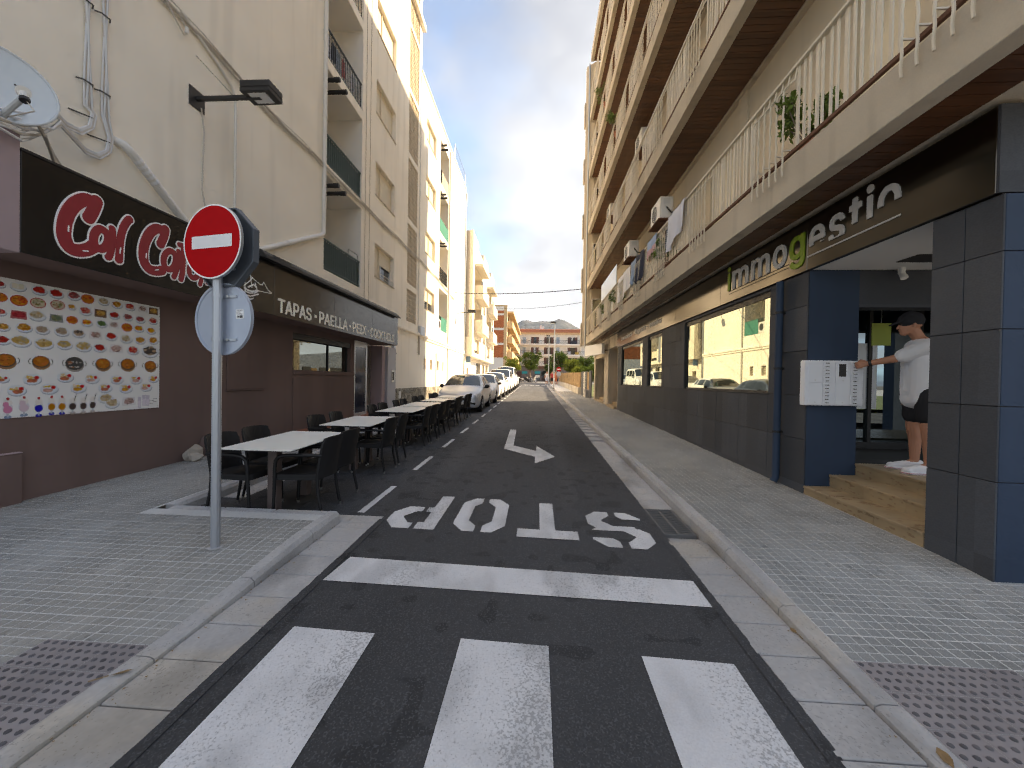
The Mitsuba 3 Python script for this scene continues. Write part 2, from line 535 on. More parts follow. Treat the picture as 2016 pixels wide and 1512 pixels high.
# the asphalt: the carriageway, the parking strip and the crossing street at both ends
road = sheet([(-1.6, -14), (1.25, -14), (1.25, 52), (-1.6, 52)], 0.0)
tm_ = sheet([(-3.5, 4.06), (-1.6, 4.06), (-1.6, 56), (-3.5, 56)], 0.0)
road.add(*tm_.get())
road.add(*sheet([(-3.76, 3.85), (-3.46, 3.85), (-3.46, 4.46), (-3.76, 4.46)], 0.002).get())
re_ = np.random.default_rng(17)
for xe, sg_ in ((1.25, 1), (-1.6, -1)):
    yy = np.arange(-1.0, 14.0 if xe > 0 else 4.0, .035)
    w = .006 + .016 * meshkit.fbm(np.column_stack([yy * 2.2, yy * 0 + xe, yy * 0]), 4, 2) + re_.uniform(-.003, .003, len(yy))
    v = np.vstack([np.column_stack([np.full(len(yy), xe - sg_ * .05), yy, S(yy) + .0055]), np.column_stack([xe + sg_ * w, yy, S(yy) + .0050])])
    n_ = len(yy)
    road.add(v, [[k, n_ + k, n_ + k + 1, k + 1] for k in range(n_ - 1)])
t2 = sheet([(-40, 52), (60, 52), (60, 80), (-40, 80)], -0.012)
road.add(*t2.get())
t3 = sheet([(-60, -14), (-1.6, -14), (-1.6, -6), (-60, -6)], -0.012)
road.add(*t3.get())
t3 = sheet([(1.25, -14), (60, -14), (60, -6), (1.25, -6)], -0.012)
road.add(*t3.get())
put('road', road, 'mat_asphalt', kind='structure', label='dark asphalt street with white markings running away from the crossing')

SK = -0.045                    # the markings lie slightly askew


def mark(poly, h=0.004):
    g = G()
    y0, y1 = poly.bounds[1], poly.bounds[3]
    n = max(1, int((y1 - y0) / 1.0))
    for i in range(n):
        q = poly.intersection(sbox(-50, y0 + (y1 - y0) * i / n, 50, y0 + (y1 - y0) * (i + 1) / n))
        g.flat(q, lambda v: np.column_stack([v[:, 0], v[:, 1], S(v[:, 1]) + h]))
    return g


for a, b, yt in ((-1.432, -0.925, 2.255), (-0.413, 0.094, 2.235), (0.602, 1.085, 2.18), (-2.45, -1.94, 2.30), ):
    if a < -1.6:
        continue
    put('road__crossing_stripe', mark(Polygon([(a, yt), (b, yt - 0.02), (b - 0.01, -1.6), (a - 0.005, -1.6)])), 'mat_road_paint')
put('road__stop_line', mark(Polygon([(-1.517, 3.142), (1.205, 3.013), (1.208, 2.681), (-1.548, 2.773)])), 'mat_road_paint')


def ring(cx, cy, rx, ry, t, ch):
    """A letter ring with cut corners."""
    def oct_(rx, ry, c):
        return Polygon([(cx - rx + c, cy - ry), (cx + rx - c, cy - ry), (cx + rx, cy - ry + c * 1.5), (cx + rx, cy + ry - c * 1.5), (cx + rx - c, cy + ry), (cx - rx + c, cy + ry),
                        (cx - rx, cy + ry - c * 1.5), (cx - rx, cy - ry + c * 1.5)])
    return oct_(rx, ry, ch).buffer(.03).buffer(-.03).difference(oct_(rx - t, ry - t * .95, ch * .8))


def letter(u):
    """Stencil letters 0.54 wide, 1 high, reading upright in (u, v)."""
    t = .145
    if u == 'O':
        r = ring(.265, .5, .265, .5, t, .12)
        return r.difference(unary_union([sbox(.225, .75, .295, 1.1), sbox(.245, -.1, .315, .25)]))
    if u == 'T':
        return unary_union([sbox(0, .80, .56, 1.0), sbox(.205, 0, .35, .80)])
    if u == 'P':
        bowl = ring(.27, .70, .27, .30, t, .12).intersection(sbox(.245, .3, .6, 1.1))
        bar = unary_union([sbox(0, 0, t, 1.0), sbox(t, .83, .21, 1.0), sbox(t, .40, .185, .54)])
        return unary_union([bar, bowl, sbox(.19, .40, .26, .54)]).difference(sbox(.205, .3, .25, 1.1))
    if u == 'S':
        up = ring(.27, .72, .27, .28, t, .11).intersection(unary_union([sbox(-.1, .5, .27, 1.1), sbox(.27, .78, .6, 1.1), sbox(.1, .4, .54, .585)]))
        lo = ring(.27, .29, .27, .29, t, .11).intersection(unary_union([sbox(.27, -.1, .6, .62), sbox(-.1, -.1, .27, .22)]))
        return unary_union([up, lo]).difference(unary_union([sbox(.24, .80, .31, 1.1), sbox(.23, -.1, .30, .20), sbox(-.05, .32, .09, .44)]))


for ch, x1, y1, w, h in (('S', 1.125, 4.47, .57, .90), ('T', .425, 4.66, .57, .985), ('O', -.295, 4.72, .545, .99), ('P', -.985, 4.735, .55, 1.02)):
    p = affinity.affine_transform(letter(ch), [-w / .54, 0, 0, -h, x1, y1])
    p = affinity.affine_transform(p, [1, 0, SK, 1, 0, 0])
    put('road__letter', mark(p), 'mat_road_paint')
put('road__turn_arrow', mark(Polygon([(-.695, 10.64), (-.529, 10.66), (-.468, 8.32), (.012, 7.80), (.022, 8.33), (.368, 7.30), (-.010, 6.72), (-.006, 7.24), (-.641, 7.93)])), 'mat_road_paint')
for i in range(24):
    a = 4.14 + 1.885 * i
    put('road__lane_dash', mark(Polygon([(-1.926, a), (-1.850, a), (-1.850, a + 1.0), (-1.926, a + 1.0)])), 'mat_road_paint')
for k in range(5):
    put('road__far_crossing_stripe', mark(Polygon([(-1.6 + .75 * k, 50.0), (-1.15 + .75 * k, 50.0), (-1.15 + .75 * k, 51.6), (-1.6 + .75 * k, 51.6)])), 'mat_road_paint')
for x, y, r in ((.80, 6.29, .075), (.83, 11.6, .06)):
    g = G().prism(Point(0, 0).buffer(r).difference(Point(0, 0).buffer(r * .82)), 0, .006, lambda v: v + [x, y, S(y) + .001])
    g.prism(Point(0, 0).buffer(r * .78), 0, .004, lambda v: v + [x, y, S(y) + .001])
    put('valve_cover', g, 'mat_iron', label='small round iron valve cover in the asphalt ' + ('between letter S and arrow' if y < 8 else 'beyond the white turn arrow'), cat='cover')

# ---- gutters (slabs laid end to end) and kerbs
GRATE = (3.88, 4.60)


def slab_piece(x0, x1, y0, y1, top, th=.10, c=.006, j=.004):
    """One stone of a row, on the slope. top(y) is its height above the road at each end."""
    g = G().box(x0 + j * .3, x1 - j * .3, y0 + j, y1 - j, -th, 0, c)
    return g.map(lambda v: np.column_stack([v[:, 0], v[:, 1], v[:, 2] + S(v[:, 1]) + top(v[:, 1])]))


gut = put('gutter', sheet([(1.25, -14), (KR, -14), (KR, GRATE[0]), (1.25, GRATE[0])], -.034).add(*sheet([(1.25, GRATE[1]), (KR, GRATE[1]), (KR, 52), (1.25, 52)], -.034).get()).add(*sheet([(KL, -14), (-1.6, -14), (-1.6, 4.06), (KL, 4.06)], -.034).get()), 'mat_concrete',
          kind='structure', label='pale concrete gutters along both edges of the asphalt')
rr = random.Random(3)
for side in ('r', 'l', 'p'):
    y = -1.0
    while y < (50 if side != 'l' else 3.86):
        L = .295 if side != 'p' else .5
        if side == 'p' and y < 4.47:
            y = 4.47
        y2 = y + L
        if side == 'r':
            if not (y2 > GRATE[0] and y < GRATE[1]):
                w = rr.uniform(-.012, .014)
                part(gut, 'slab', slab_piece(1.25 + w, KR, y, y2, lambda v: .003 + .004 * np.sin(v * 9)), 'mat_concrete')
            if y2 > 9.0:
                L = .6
        elif side == 'l':
            part(gut, 'slab', slab_piece(KL, -1.60 + rr.uniform(-.012, .012), y, min(y2, 3.86), lambda v: .003), 'mat_concrete')
        else:
            part(gut, 'slab', slab_piece(-3.75, -3.48, y, y2, lambda v: .003), 'mat_concrete')
        y = y2 if L < .55 else y + L
# the gutter across the head of the parking strip
for k in range(6):
    xa = -3.45 + k * .3083
    part(gut, 'slab', slab_piece(xa, xa + .3083, 3.86, 4.06, lambda v: .004), 'mat_concrete')

kerb = put('kerb', sheet([(KR + .02, -14), (KR + .08, -14), (KR + .08, 52), (KR + .02, 52)], -.06), 'mat_concrete', kind='structure', label='worn concrete kerb stones edging both pavements')


def kerb_stone(x0, x1, y0, y1, out, th=.16):
    """A kerb stone whose top edge towards the road is rounded off; out = which side the road lies on."""
    g = G()
    j = .004
    n = 3
    for i in range(n):
        a, b = y0 + (y1 - y0) * i / n + (j if i == 0 else 0), y0 + (y1 - y0) * (i + 1) / n - (j if i == n - 1 else 0)
        pr = []
        for yy in (a, b):
            t = float(S(yy) + hp(yy))
            base = float(S(yy)) - .05
            xr, xb = (x0, x1) if out < 0 else (x1, x0)
            d = 1 if out < 0 else -1
            hgt = min(.035, max(.012, .35 * float(hp(yy))))
            pr.append([(xr, yy, base), (xr + d * .006, yy, t - hgt), (xr + d * .035, yy, t), (xb, yy, t), (xb, yy, base)])
        for q in range(4):
            g.quad(pr[0][q], pr[1][q], pr[1][q + 1], pr[0][q + 1])
        if i in (0, n - 1):
            e = pr[0] if i == 0 else pr[1]
            g.add(e, [[0, 1, 2], [0, 2, 3], [0, 3, 4]])
    return g


y = -1.0
while y < 50:
    L = .73 if y < 12 else 1.46
    part(kerb, 'stone', kerb_stone(KR, KR + .115, y, y + L, -1), 'mat_concrete')
    y += L
y = -1.0
while y < 3.85:
    part(kerb, 'stone', kerb_stone(KL - .115, KL, y, min(y + .73, 3.86), 1), 'mat_concrete')
    y += .73
for k in range(3):             # across the head of the parking strip
    xa = -3.75 + k * .555
    g = G().box(xa + .004, xa + .551, 3.74, 3.86, -.05, float(hp(3.8)), .012)
    part(kerb, 'stone', g.map(lambda v: v + np.column_stack([0 * v[:, 0], 0 * v[:, 0], S(v[:, 1])])), 'mat_concrete')
y = 3.86
while y < 48:
    L = 1.0 if y < 14 else 2.0
    part(kerb, 'stone', kerb_stone(-3.87, -3.75, y, y + L, 1), 'mat_concrete')
    y += L

# ---- the drain grate in the right-hand gutter
gr = thing('drain_grate', 'black cast iron drain grate in the right gutter beside the letter S', 'drain grate')


def on_slope(g, h=0.0):
    return g.map(lambda v: v + np.column_stack([0 * v[:, 0], 0 * v[:, 0], S(v[:, 1]) + h]))


f = G()
for q in ((1.262, 1.285, *GRATE), (1.555, 1.578, *GRATE), (1.285, 1.555, GRATE[0], GRATE[0] + .022), (1.285, 1.555, GRATE[1] - .022, GRATE[1])):
    f.box(*q, -.05, .004, .003)
part(gr, 'frame', on_slope(f), 'mat_grate_iron')
for k in range(3):
    xx = 1.285 + .27 * k / 2.0
    if k == 1:
        part(gr, 'long_bar', on_slope(bx(xx - .011, xx + .011, GRATE[0] + .02, GRATE[1] - .02, -.04, .001, .003)), 'mat_grate_iron')
for k in range(1, 14):
    yy = GRATE[0] + k * (GRATE[1] - GRATE[0]) / 14
    b = G()
    for xa, xb, dy in ((1.283, 1.412, .008), (1.430, 1.557, -.008)):
        b.hull([(xa, yy - .009 - dy, -.04), (xa, yy + .009 - dy, -.04), (xb, yy - .009 + dy, -.04), (xb, yy + .009 + dy, -.04), (xa, yy - .009 - dy, 0), (xa, yy + .009 - dy, 0), (xb, yy - .009 + dy, 0),
                (xb, yy + .009 + dy, 0)])
    part(gr, 'bar', on_slope(b), 'mat_grate_iron')
pit = G().box(1.26, 1.58, GRATE[0] - .01, GRATE[1] + .01, -.30, -.28)
part(gr, 'pit', on_slope(pit), 'mat_dark')

# ---- pavements of 20 cm tiles, each with nine squares
PAD = .0597


def tile_mesh(x, y, g=None):
    g = g or G()
    for i in range(3):
        for k in range(3):
            xa, ya = x + .0345 + i * .0655 - PAD / 2, y + .0345 + k * .0655 - PAD / 2
            xb, yb = xa + PAD, ya + PAD
            e = .0022
            v, zt = [], 0
            for dx, dy, dz in ((0, 0, -.0035), (1, 0, -.0035), (1, 1, -.0035), (0, 1, -.0035)):
                yy = ya + dy * PAD
                v.append((xa + dx * PAD, yy, float(S(yy) + hp(yy)) + dz))
            for dx, dy in ((0, 0), (1, 0), (1, 1), (0, 1)):
                yy = ya + dy * (PAD - 2 * e) + e
                v.append((xa + e + dx * (PAD - 2 * e), yy, float(S(yy) + hp(yy))))
            g.add(v, [[4, 5, 6, 7], [0, 1, 5, 4], [1, 2, 6, 5], [2, 3, 7, 6], [3, 0, 4, 7]])
    return g


def blister_tile(x, y, g=None):
    g = g or G()
    z = float(S(y + .1) + hp(y + .1))
    c = .0015
    base = np.array([(x + c, y + c), (x + .2 - c, y + c), (x + .2 - c, y + .2 - c), (x + c, y + .2 - c)])
    zz = S(base[:, 1]) + hp(base[:, 1])
    tone = 0.21 + .05 * RNG.random()
    g.add(np.column_stack([base, zz]), [[0, 1, 2, 3]], (tone * 1.02, tone * .93, tone * .93))
    th = np.arange(8) * np.pi / 4
    for i in range(4):
        for k in range(4):
            cx, cy = x + .025 + .05 * i, y + .025 + .05 * k
            zc = float(S(cy) + hp(cy))
            rows = [(.0132, 0.0), (.0112, .0042), (.0075, .0052)]
            v = np.vstack([np.column_stack([cx + r * np.cos(th), cy + r * np.sin(th), np.full(8, zc + h)]) for r, h in rows])
            n = len(g.v)
            fs = [[r * 8 + q, r * 8 + (q + 1) % 8, (r + 1) * 8 + (q + 1) % 8, (r + 1) * 8 + q] for r in range(2) for q in range(8)]
            w = .075 + .05 * RNG.random()
            g.add(v, fs, (w, w * .95, w))
            g.add(v[16:], [[0, 1, 2], [0, 2, 3], [0, 3, 4], [0, 4, 5], [0, 5, 6], [0, 6, 7]], (w, w * .95, w))
    return g


def pavement(name, lab, cells, blisters, bed):
    key = put(name, bed, 'mat_grout', kind='structure', label=lab)
    cells = sorted(cells, key=lambda c: c[0] ** 2 + (c[1] + .3) ** 2)
    for x, y in cells[:300]:
        part(key, 'tile', tile_mesh(x, y), 'mat_tile')
    rest = G()
    for x, y in cells[300:]:
        tile_mesh(x, y, rest)
    part(key, 'tiles', rest, 'mat_tile', kind='stuff')
    for x, y in blisters:
        part(key, 'blister_tile', blister_tile(x, y), 'mat_vcol_rough', color=True)
    return key


mat('vcol_rough', attr=True, rough=0.85, spec=0.25)
H1 = lambda yy: hp(yy) - .0024
# right
cells, blis = [], []
for i in range(40):
    for k in range(-6, 175):
        x, y = 1.72 + .2 * i, -.2 + .2 * k
        if y > 3.0 and x + .2 > WR + .16:
            continue
        if x > 8 or y > 32:
            continue
        if -.6 < y < 2.2 - .001 and x < 2.5:
            blis.append((x, y))
            continue
        if y < -.6:
            continue
        cells.append((x, y))
bed = sheet([(KR + .11, -1.4), (8.2, -1.4), (8.2, 3.02), (3.6, 3.02), (3.6, 52), (KR + .11, 52)], H1, .12)
pavement('right_pavement', 'grey tiled pavement along the office wall on the right', cells, [b for b in blis if b[1] > .1], bed)
cells, blis = [], []
for i in range(30):
    for k in range(-6, 160):
        x, y = KL - .115 - .2 * (i + 1), -.2 + .2 * k
        if x < WL - .2 or (y + .2 > 3.745 and x + .2 > -3.86):
            continue
        if y > 30:
            continue
        if -.6 < y < 2.0 - .001 and x > -2.70 - .2 * max(0, (1.8 - y) / .2) * .9 and x > -4.0:
            blis.append((x, y))
            continue
        if y < -.6:
            continue
        cells.append((x, y))
bed = sheet([(-6.3, -1.4), (KL - .11, -1.4), (KL - .11, 3.745), (-3.865, 3.745), (-3.865, 48), (-6.3, 48)], H1, .12)
pavement('left_pavement', 'grey tiled pavement in front of the brown restaurant on the left', cells, [b for b in blis if b[1] > .5 and b[0] > -3.7], bed)
# the cross street's pavements at the far end
for a, b, lab in ((-40, -3.87, 'pale pavement of the far cross street left of the parked scooters'), (KR + .11, 60, 'pale pavement of the far cross street behind the people')):
    put('far_pavement', sheet([(a, 80), (b if a < 0 else 60, 80), (b if a < 0 else 60, 92), (a, 92)], .12), 'mat_concrete', kind='structure', label=lab)
put('far_pavement', sheet([(-3.87, 80), (KR + .11, 80), (KR + .11, 92), (-3.87, 92)], .12), 'mat_concrete', kind='structure', label='pale pavement in front of the far apartment block')
# dry leaves in the gutters
rl = random.Random(5)


def curled_leaf(x, y, z, s, rot):
    g = G()
    pts = [(-1, 0, .1), (-.4, .35, .22), (.3, .30, .30), (1, 0, .12), (.3, -.30, .02), (-.4, -.35, .05), (0, 0, .0)]
    c, d = math.cos(rot), math.sin(rot)
    v = [(x + s * (p[0] * c - p[1] * d), y + s * (p[0] * d + p[1] * c), z + s * p[2] + .003) for p in pts]
    g.add(v, [[6, 0, 1], [6, 1, 2], [6, 2, 3], [6, 3, 4], [6, 4, 5], [6, 5, 0]])
    g.tube([v[3], (v[3][0] + s * 1.6 * c, v[3][1] + s * 1.6 * d, z + .006)], .0025, 5)
    return g


mat('dry_leaf', (0.23, 0.15, 0.07), 0.8)
for x, y, s, lab in ((-2.03, 1.80, .045, 'curled dry brown leaf on the left kerb beside the blister tiles'), (1.66, 1.66, .05, 'curled dry leaf on the right kerb beside the blister tiles'),
                     (1.585, 2.47, .03, 'dry twig leaf lying in the right gutter by the stop line'), (1.59, 1.55, .04, 'dry leaf in the right gutter near the crossing stripe')):
    put('dry_leaf', curled_leaf(x, y, float(S(y) + (hp(y) if abs(x) > 1.62 else .004)), s, rl.random() * 6), 'mat_dry_leaf', label=lab, cat='leaf')
lit = G()
for k in range(420):
    u = rl.random()
    if u < .35:
        x, y = KR - rl.random() ** 2 * .12, rl.uniform(1.2, 9)
        z = .005
    elif u < .6:
        x, y = WR - .02 - rl.random() ** 2 * .25, rl.uniform(3.1, 12)
        z = float(hp(y))
    elif u < .8:
        x, y = WL + .03 + rl.random() ** 2 * .22, rl.uniform(3.2, 8)
        z = float(hp(y))
    else:
        x, y = KL + rl.random() ** 2 * .08, rl.uniform(1.2, 3.8)
        z = .005
    s = rl.uniform(.003, .010)
    a = rl.random() * 6
    lit.add([(x + s * math.cos(a + q), y + s * math.sin(a + q), float(S(y)) + z + .002 + rl.random() * .004) for q in (0, 1.8, 4.0)], [[0, 1, 2]])
put('litter', lit, 'mat_dry_leaf', kind='stuff', label='fine dry leaf litter along the walls and gutters', cat='litter')
# ================================================================ the apartment block on the right
XO, XU = 2.69, 3.59            # outer plane of the balconies, wall behind them
FL = [3.59, 6.66, 9.71, 12.80, 15.95, 19.20]          # undersides of the balcony slabs
YE = 22.0                      # far end of the balconies
rb = thing('apartment_block', 'beige apartment block with six storeys of balconies above a dark clad office on the right', 'building')


def pr_(name, g, m, **k):
    return part(rb, name, g, m, **k)


# --- ground floor core (set 15 mm behind the cladding)
WIN = [(5.84, 9.08, 1.42, 2.90), (10.68, 12.00, 1.42, 2.90), (12.60, 15.65, 1.42, 2.90)]
core = facade(WR + .015, -1, 5.05, 16.35, .1, 2.97, WIN, .12)
pr_('ground_wall', core, 'mat_iron')
zr = [.20, .87, 1.42, 1.98, 2.54, 2.955]
cols = [5.052, 5.84, 6.65, 7.46, 8.27, 9.08, 9.35, 10.0, 10.68, 11.35, 12.0, 12.30, 12.6, 13.36, 14.12, 14.88, 15.65, 16.0, 16.345]
for a, b in zip(cols, cols[1:]):
    for c, d in zip(zr, zr[1:]):
        if any(h[0] - .01 < (a + b) / 2 < h[1] + .01 and h[2] < (c + d) / 2 < h[3] for h in WIN):
            if d <= 2.91 or c > 2.89:
                continue
            c = 2.905
        c2 = float(S(a)) + .07 if c == .20 else c
        pr_('cladding_panel', bx(WR, WR + .014, a + .003, b - .003, c2, d - .006, .003), 'mat_cladding')
for h in WIN:
    w = pr_('window', bx(WR + .05, WR + .056, h[0], h[1], h[2], h[3]), 'mat_film', label='mirror-film office window reflecting the sunlit street')
    fr = G()
    t = .035
    fr.box(WR + .035, WR + .085, h[0], h[1], h[2], h[2] + t).box(WR + .035, WR + .085, h[0], h[1], h[3] - t - .05, h[3])
    fr.box(WR + .035, WR + .085, h[0], h[0] + t, h[2] + t, h[3] - t).box(WR + .035, WR + .085, h[1] - t, h[1], h[2] + t, h[3] - t)
    put(f'{w}__frame', fr, 'mat_black_metal')
    put(f'{w}__sill', bx(WR - .012, WR + .05, h[0] - .02, h[1] + .02, h[2] - .012, h[2] + .004, .003), 'mat_iron')
# corner pillar
pr_('corner_pillar', bx(WR + .015, 3.95, 3.045, 3.525, .1, 2.95), 'mat_iron')
for c, d in zip(zr, zr[1:]):
    for a, b in ((3.03, 3.285), (3.285, 3.54)):
        pr_('cladding_panel', bx(WR, WR + .014, a + (.003 if a > 3.1 else 0), b - .003, c - (.12 if c == .2 else 0), d - .006, .003), 'mat_cladding')
    for a, b in ((WR + .016, 3.95), (8.0, 8.8), (8.8, 9.6)):
        pr_('navy_panel', bx(a, b - .005, 3.03, 3.044, c - (.12 if c == .2 else 0), d - .006, .003), 'mat_navy')
pr_('end_wall', bx(8.0, 17, 3.045, 3.30, .0, 3.59), 'mat_navy')
pr_('entrance_end_panel', bx(3.335, 3.95, 3.526, 3.54, .1, 2.95), 'mat_navy')
# entrance recess: navy side wall, landing, steps, dark lintel, glass doors
pr_('entrance_side_wall', bx(3.335, 3.92, 5.05, 5.30, .1, 2.965), 'mat_navy')
pr_('entrance_back_wall', bx(3.92, 9.0, 6.60, 6.8, .1, 3.59), 'mat_interior')
pr_('entrance_far_wall', bx(8.0, 8.2, 3.301, 6.6, .1, 3.59), 'mat_interior')
pr_('entrance_lintel', bx(3.921, 8.0, 5.06, 5.29, 2.515, 2.964), 'mat_cladding')
pr_('entrance_ceiling', bx(WR + .02, 8.0, 3.301, 5.049, 2.968, 3.05), 'mat_ceiling')
pr_('ceiling_vent', bx(4.05, 4.55, 4.45, 4.72, 2.958, 2.967, .002), 'mat_iron')
pr_('ceiling_spot', G().tube([(4.33, 4.97, 2.967), (4.33, 4.97, 2.90)], .035, 12).tube([(4.33, 4.97, 2.90), (4.33, 4.93, 2.84)], [.03, .038], 12), 'mat_white_plastic')
for k, (xa, z) in enumerate(((WR, .305), (3.62, .452), (3.92, .600))):
    L = 1.505 if k < 2 else 1.505
    ya, yb = 3.545, 5.048 + (.15 if k == 0 else 0)
    if k == 0:
        yb = 5.048
    n = 3
    st = pr_('step', bx(xa + .02, 8.0 if k == 2 else xa + .42, ya, yb, .1, z - .03), 'mat_travertine')
    for q in range(n):
        a, b = ya + (yb - ya) * q / n, ya + (yb - ya) * (q + 1) / n
        put(f'{st}__tread', bx(xa - .008, 8.0 if k == 2 else xa + .315, a + .002, b - .002, z - .03, z, .004), 'mat_travertine')
        put(f'{st}__riser', bx(xa + .004, xa + .019, a + .002, b - .002, .12 if k == 0 else z - .15, z - .031), 'mat_travertine')
pr_('landing', bx(3.93, 8.0, 5.30, 6.6, .1, .598), 'mat_iron')
dg = pr_('entrance_glass', bx(3.93, 8.0, 6.30, 6.312, .62, 2.96), 'mat_door_glass')
fr = G()
for xx in (3.93, 4.30, 5.02, 5.74, 6.46):
    fr.box(xx, xx + .05, 6.26, 6.35, .60, 2.96)
fr.box(3.93, 8.0, 6.262, 6.348, .60, .70).box(3.93, 8.0, 6.262, 6.348, 2.87, 2.96)
put(f'{dg}__frame', fr, 'mat_black_metal')
pr_('green_notice', bx(4.76, 5.02, 5.90, 5.91, 2.13, 2.45), 'mat_green_board', label='plain green square board hanging in the office entrance')
pr_('notice_rod', G().tube([(4.89, 5.905, 2.45), (4.89, 5.905, 2.96)], .006, 6), 'mat_steel')
pr_('grey_door_panel', bx(4.86, 5.16, 6.285, 6.298, 1.20, 2.2), 'mat_galv')
# --- the dark metal band over the shop, with the lettering
xb = 3.285
segs = [3.052, 5.03, 7.3, 9.6, 11.9, 14.2, 16.35]
for a, b in zip(segs, segs[1:]):
    pr_('sign_band', bx(xb, WR + .02, a + .002, b - .002, 2.957, 3.588, .004), 'mat_metal_fascia')
pr_('sign_band_end', bx(xb, 8.0, 3.03, 3.05, 2.957, 3.588), 'mat_cladding')


def wall_text(txt, h, ya, yb, z, X, th, cut=None):
    m = text_shape(txt, h)
    v = np.array(m.vertices)
    x0, x1 = v[:, 0].min(), v[:, 0].max()
    g = G()
    if cut:
        for pl in cut:
            m = trimesh.intersections.slice_mesh_plane(m, pl[0], pl[1])
        v = np.array(m.vertices)
    u = (v[:, 0] - x0) / (x1 - x0)
    g.add(np.column_stack([X - v[:, 2] / .004 * th, ya + (yb - ya) * u, z + v[:, 1]]), m.faces)
    return g


xs = xb - .001
let = thing('office_sign', 'pale grey lowercase lettering with a green g on the dark metal band over the office', 'sign')
HT = .375
L = [('i', 7.02, 6.93, 'mat_green_letter', 0), ('m', 6.86, 6.36, 'mat_grey_letter', 0), ('m', 6.28, 5.80, 'mat_grey_letter', 0), ('o', 5.72, 5.42, 'mat_grey_letter', 0),
     ('g', 5.36, 5.07, 'mat_green_letter', 0), ('e', 4.99, 4.73, 'mat_grey_letter', .24), ('s', 4.67, 4.44, 'mat_grey_letter', .10), ('t', 4.38, 4.22, 'mat_grey_letter', .30), ('i', 4.16, 4.085, 'mat_grey_letter', .22),
     ('o', 4.03, 3.79, 'mat_grey_letter', .40)]
for ch, a, b, m, cut in L:
    cc = [([0, 1, .25], [0, HT * .80 * cut, 0])] if cut else None
    part(let, 'letter', wall_text(ch, HT, a, b, 3.155, xs, .012, cc), m)
part(let, 'underline', bx(xs - .008, xs, 3.79, 5.02, 3.108, 3.124), 'mat_grey_letter')
part(let, 'thin_bar', bx(xs - .006, xs, 5.38, 6.98, 3.085, 3.091).box(xs - .006, xs, 5.38, 6.98, 3.128, 3.134), 'mat_iron')
sm = thing('office_sign', 'small raised grey lettering on the metal band beyond the large letters', 'sign')
for k, w in enumerate(('comunitats', '·', 'lloguers', '·', 'vendes')):
    a = [15.6, 13.72, 13.45, 12.05, 11.8][k]
    b = [13.85, 13.66, 12.15, 11.99, 10.65][k]
    part(sm, 'word', wall_text(w, .15, a, b, 3.16, xs, .008), 'mat_grey_letter')
# --- soffits, slabs, railings of the balconies
for lv, z0 in enumerate(FL):
    top = z0 + .41
    y0 = 1.9
    b = pr_('balcony', bx(XO, XO + .16, y0, YE, z0, top, .006), 'mat_slab') if lv < 5 else pr_('roof_slab', bx(XO, XO + .16, y0, YE, z0, top + .05, .006), 'mat_slab')
    put(f'{b}__floor', bx(XO + .161, XU, y0, YE, z0 + .06, z0 + .36), 'mat_slab')
    put(f'{b}__soffit', bx(XO + .161, XU if lv else 3.9, y0, YE, z0 + .035, z0 + .058), 'mat_slab')
    if lv:
        put(f'{b}__wall_trim', bx(XU - .09, XU + .0, y0, YE, z0 - .02, z0 + .03), 'mat_slab')
near, rest, i = [], G(), 0
for lv, z0 in enumerate(FL):
    y = 1.92
    while y < YE - .1:
        q = (XO + .163, (XU if lv else 3.30) - .1, y + .004, y + .111, z0 + .010, z0 + .033)
        near.append(((3.1, y, z0), q))
        y += .115
near.sort(key=lambda t: t[0][0] ** 2 + t[0][1] ** 2 + (t[0][2] - 1.55) ** 2)
near = [t for t in near]
for t, q in near[:300]:
    pr_('soffit_slat', bx(*q), 'mat_soffit_wood')
for t, q in near[300:]:
    rest.box(*q)
pr_('soffit_slats', rest, 'mat_soffit_wood', kind='stuff')


def baluster(g, y, z0, kind):
    zf = z0 + .41
    if kind == 't':            # twisted bar standing out in front of the slab
        n = 26
        zs = np.linspace(zf - .175, zf + .74, n)
        a = np.arange(n) * 1.2
        g.tube(np.column_stack([XO - .050 + .003 * np.cos(a), y + .003 * np.sin(a), zs]), .0105, 6)
        zt = zf + .74
        g.tube([(XO - .05, y, zt), (XO - .045, y - .02, zt + .025), (XO - .03, y - .085, zt + .035), (XO + .0, y - .105, zt + .06), (XO + .02, y - .108, zf + .93)], .0095, 6)
        g.box(XO - .05, XO + .06, y - .006, y + .006, zf + .10, zf + .112)
    else:
        w = .021 if kind == 'w' else .0135
        g.box(XO + .020, XO + .034, y - w, y + w, zf + .08, zf + .925)
    return g


bal = []
for lv, z0 in enumerate(FL[:5]):
    off = [0, .35, .1, .6, .2][lv]
    y = 1.9
    n0 = -1
    while True:
        ys0 = 2.48 + off + 2.0 * n0
        n0 += 1
        if ys0 > YE:
            break
        for k in range(6):
            bal.append((lv, ys0 + .12 * k, 't'))
        for k, yy in enumerate((.70, .78, .885, .955, 1.06, 1.14, 1.225, 1.33, 1.41, 1.52, 1.59, 1.70, 1.78, 1.88)):
            bal.append((lv, ys0 + yy, 'w' if k in (2, 6, 10, 13) else 'f'))
bal = [b for b in bal if 1.95 < b[1] < YE - .05]
bal.sort(key=lambda b: b[1] ** 2 + FL[b[0]] ** 2)
bkey = ['balcony' if k == 0 else f'balcony_{k:03d}' for k in range(5)]
rests = [G() for _ in range(5)]
for k, (lv, y, kd) in enumerate(bal):
    if k < 300:
        put(f'{rb}__{bkey[lv]}__baluster', baluster(G(), y, FL[lv], kd), 'mat_rail_cream')
    else:
        baluster(rests[lv], y, FL[lv], kd)
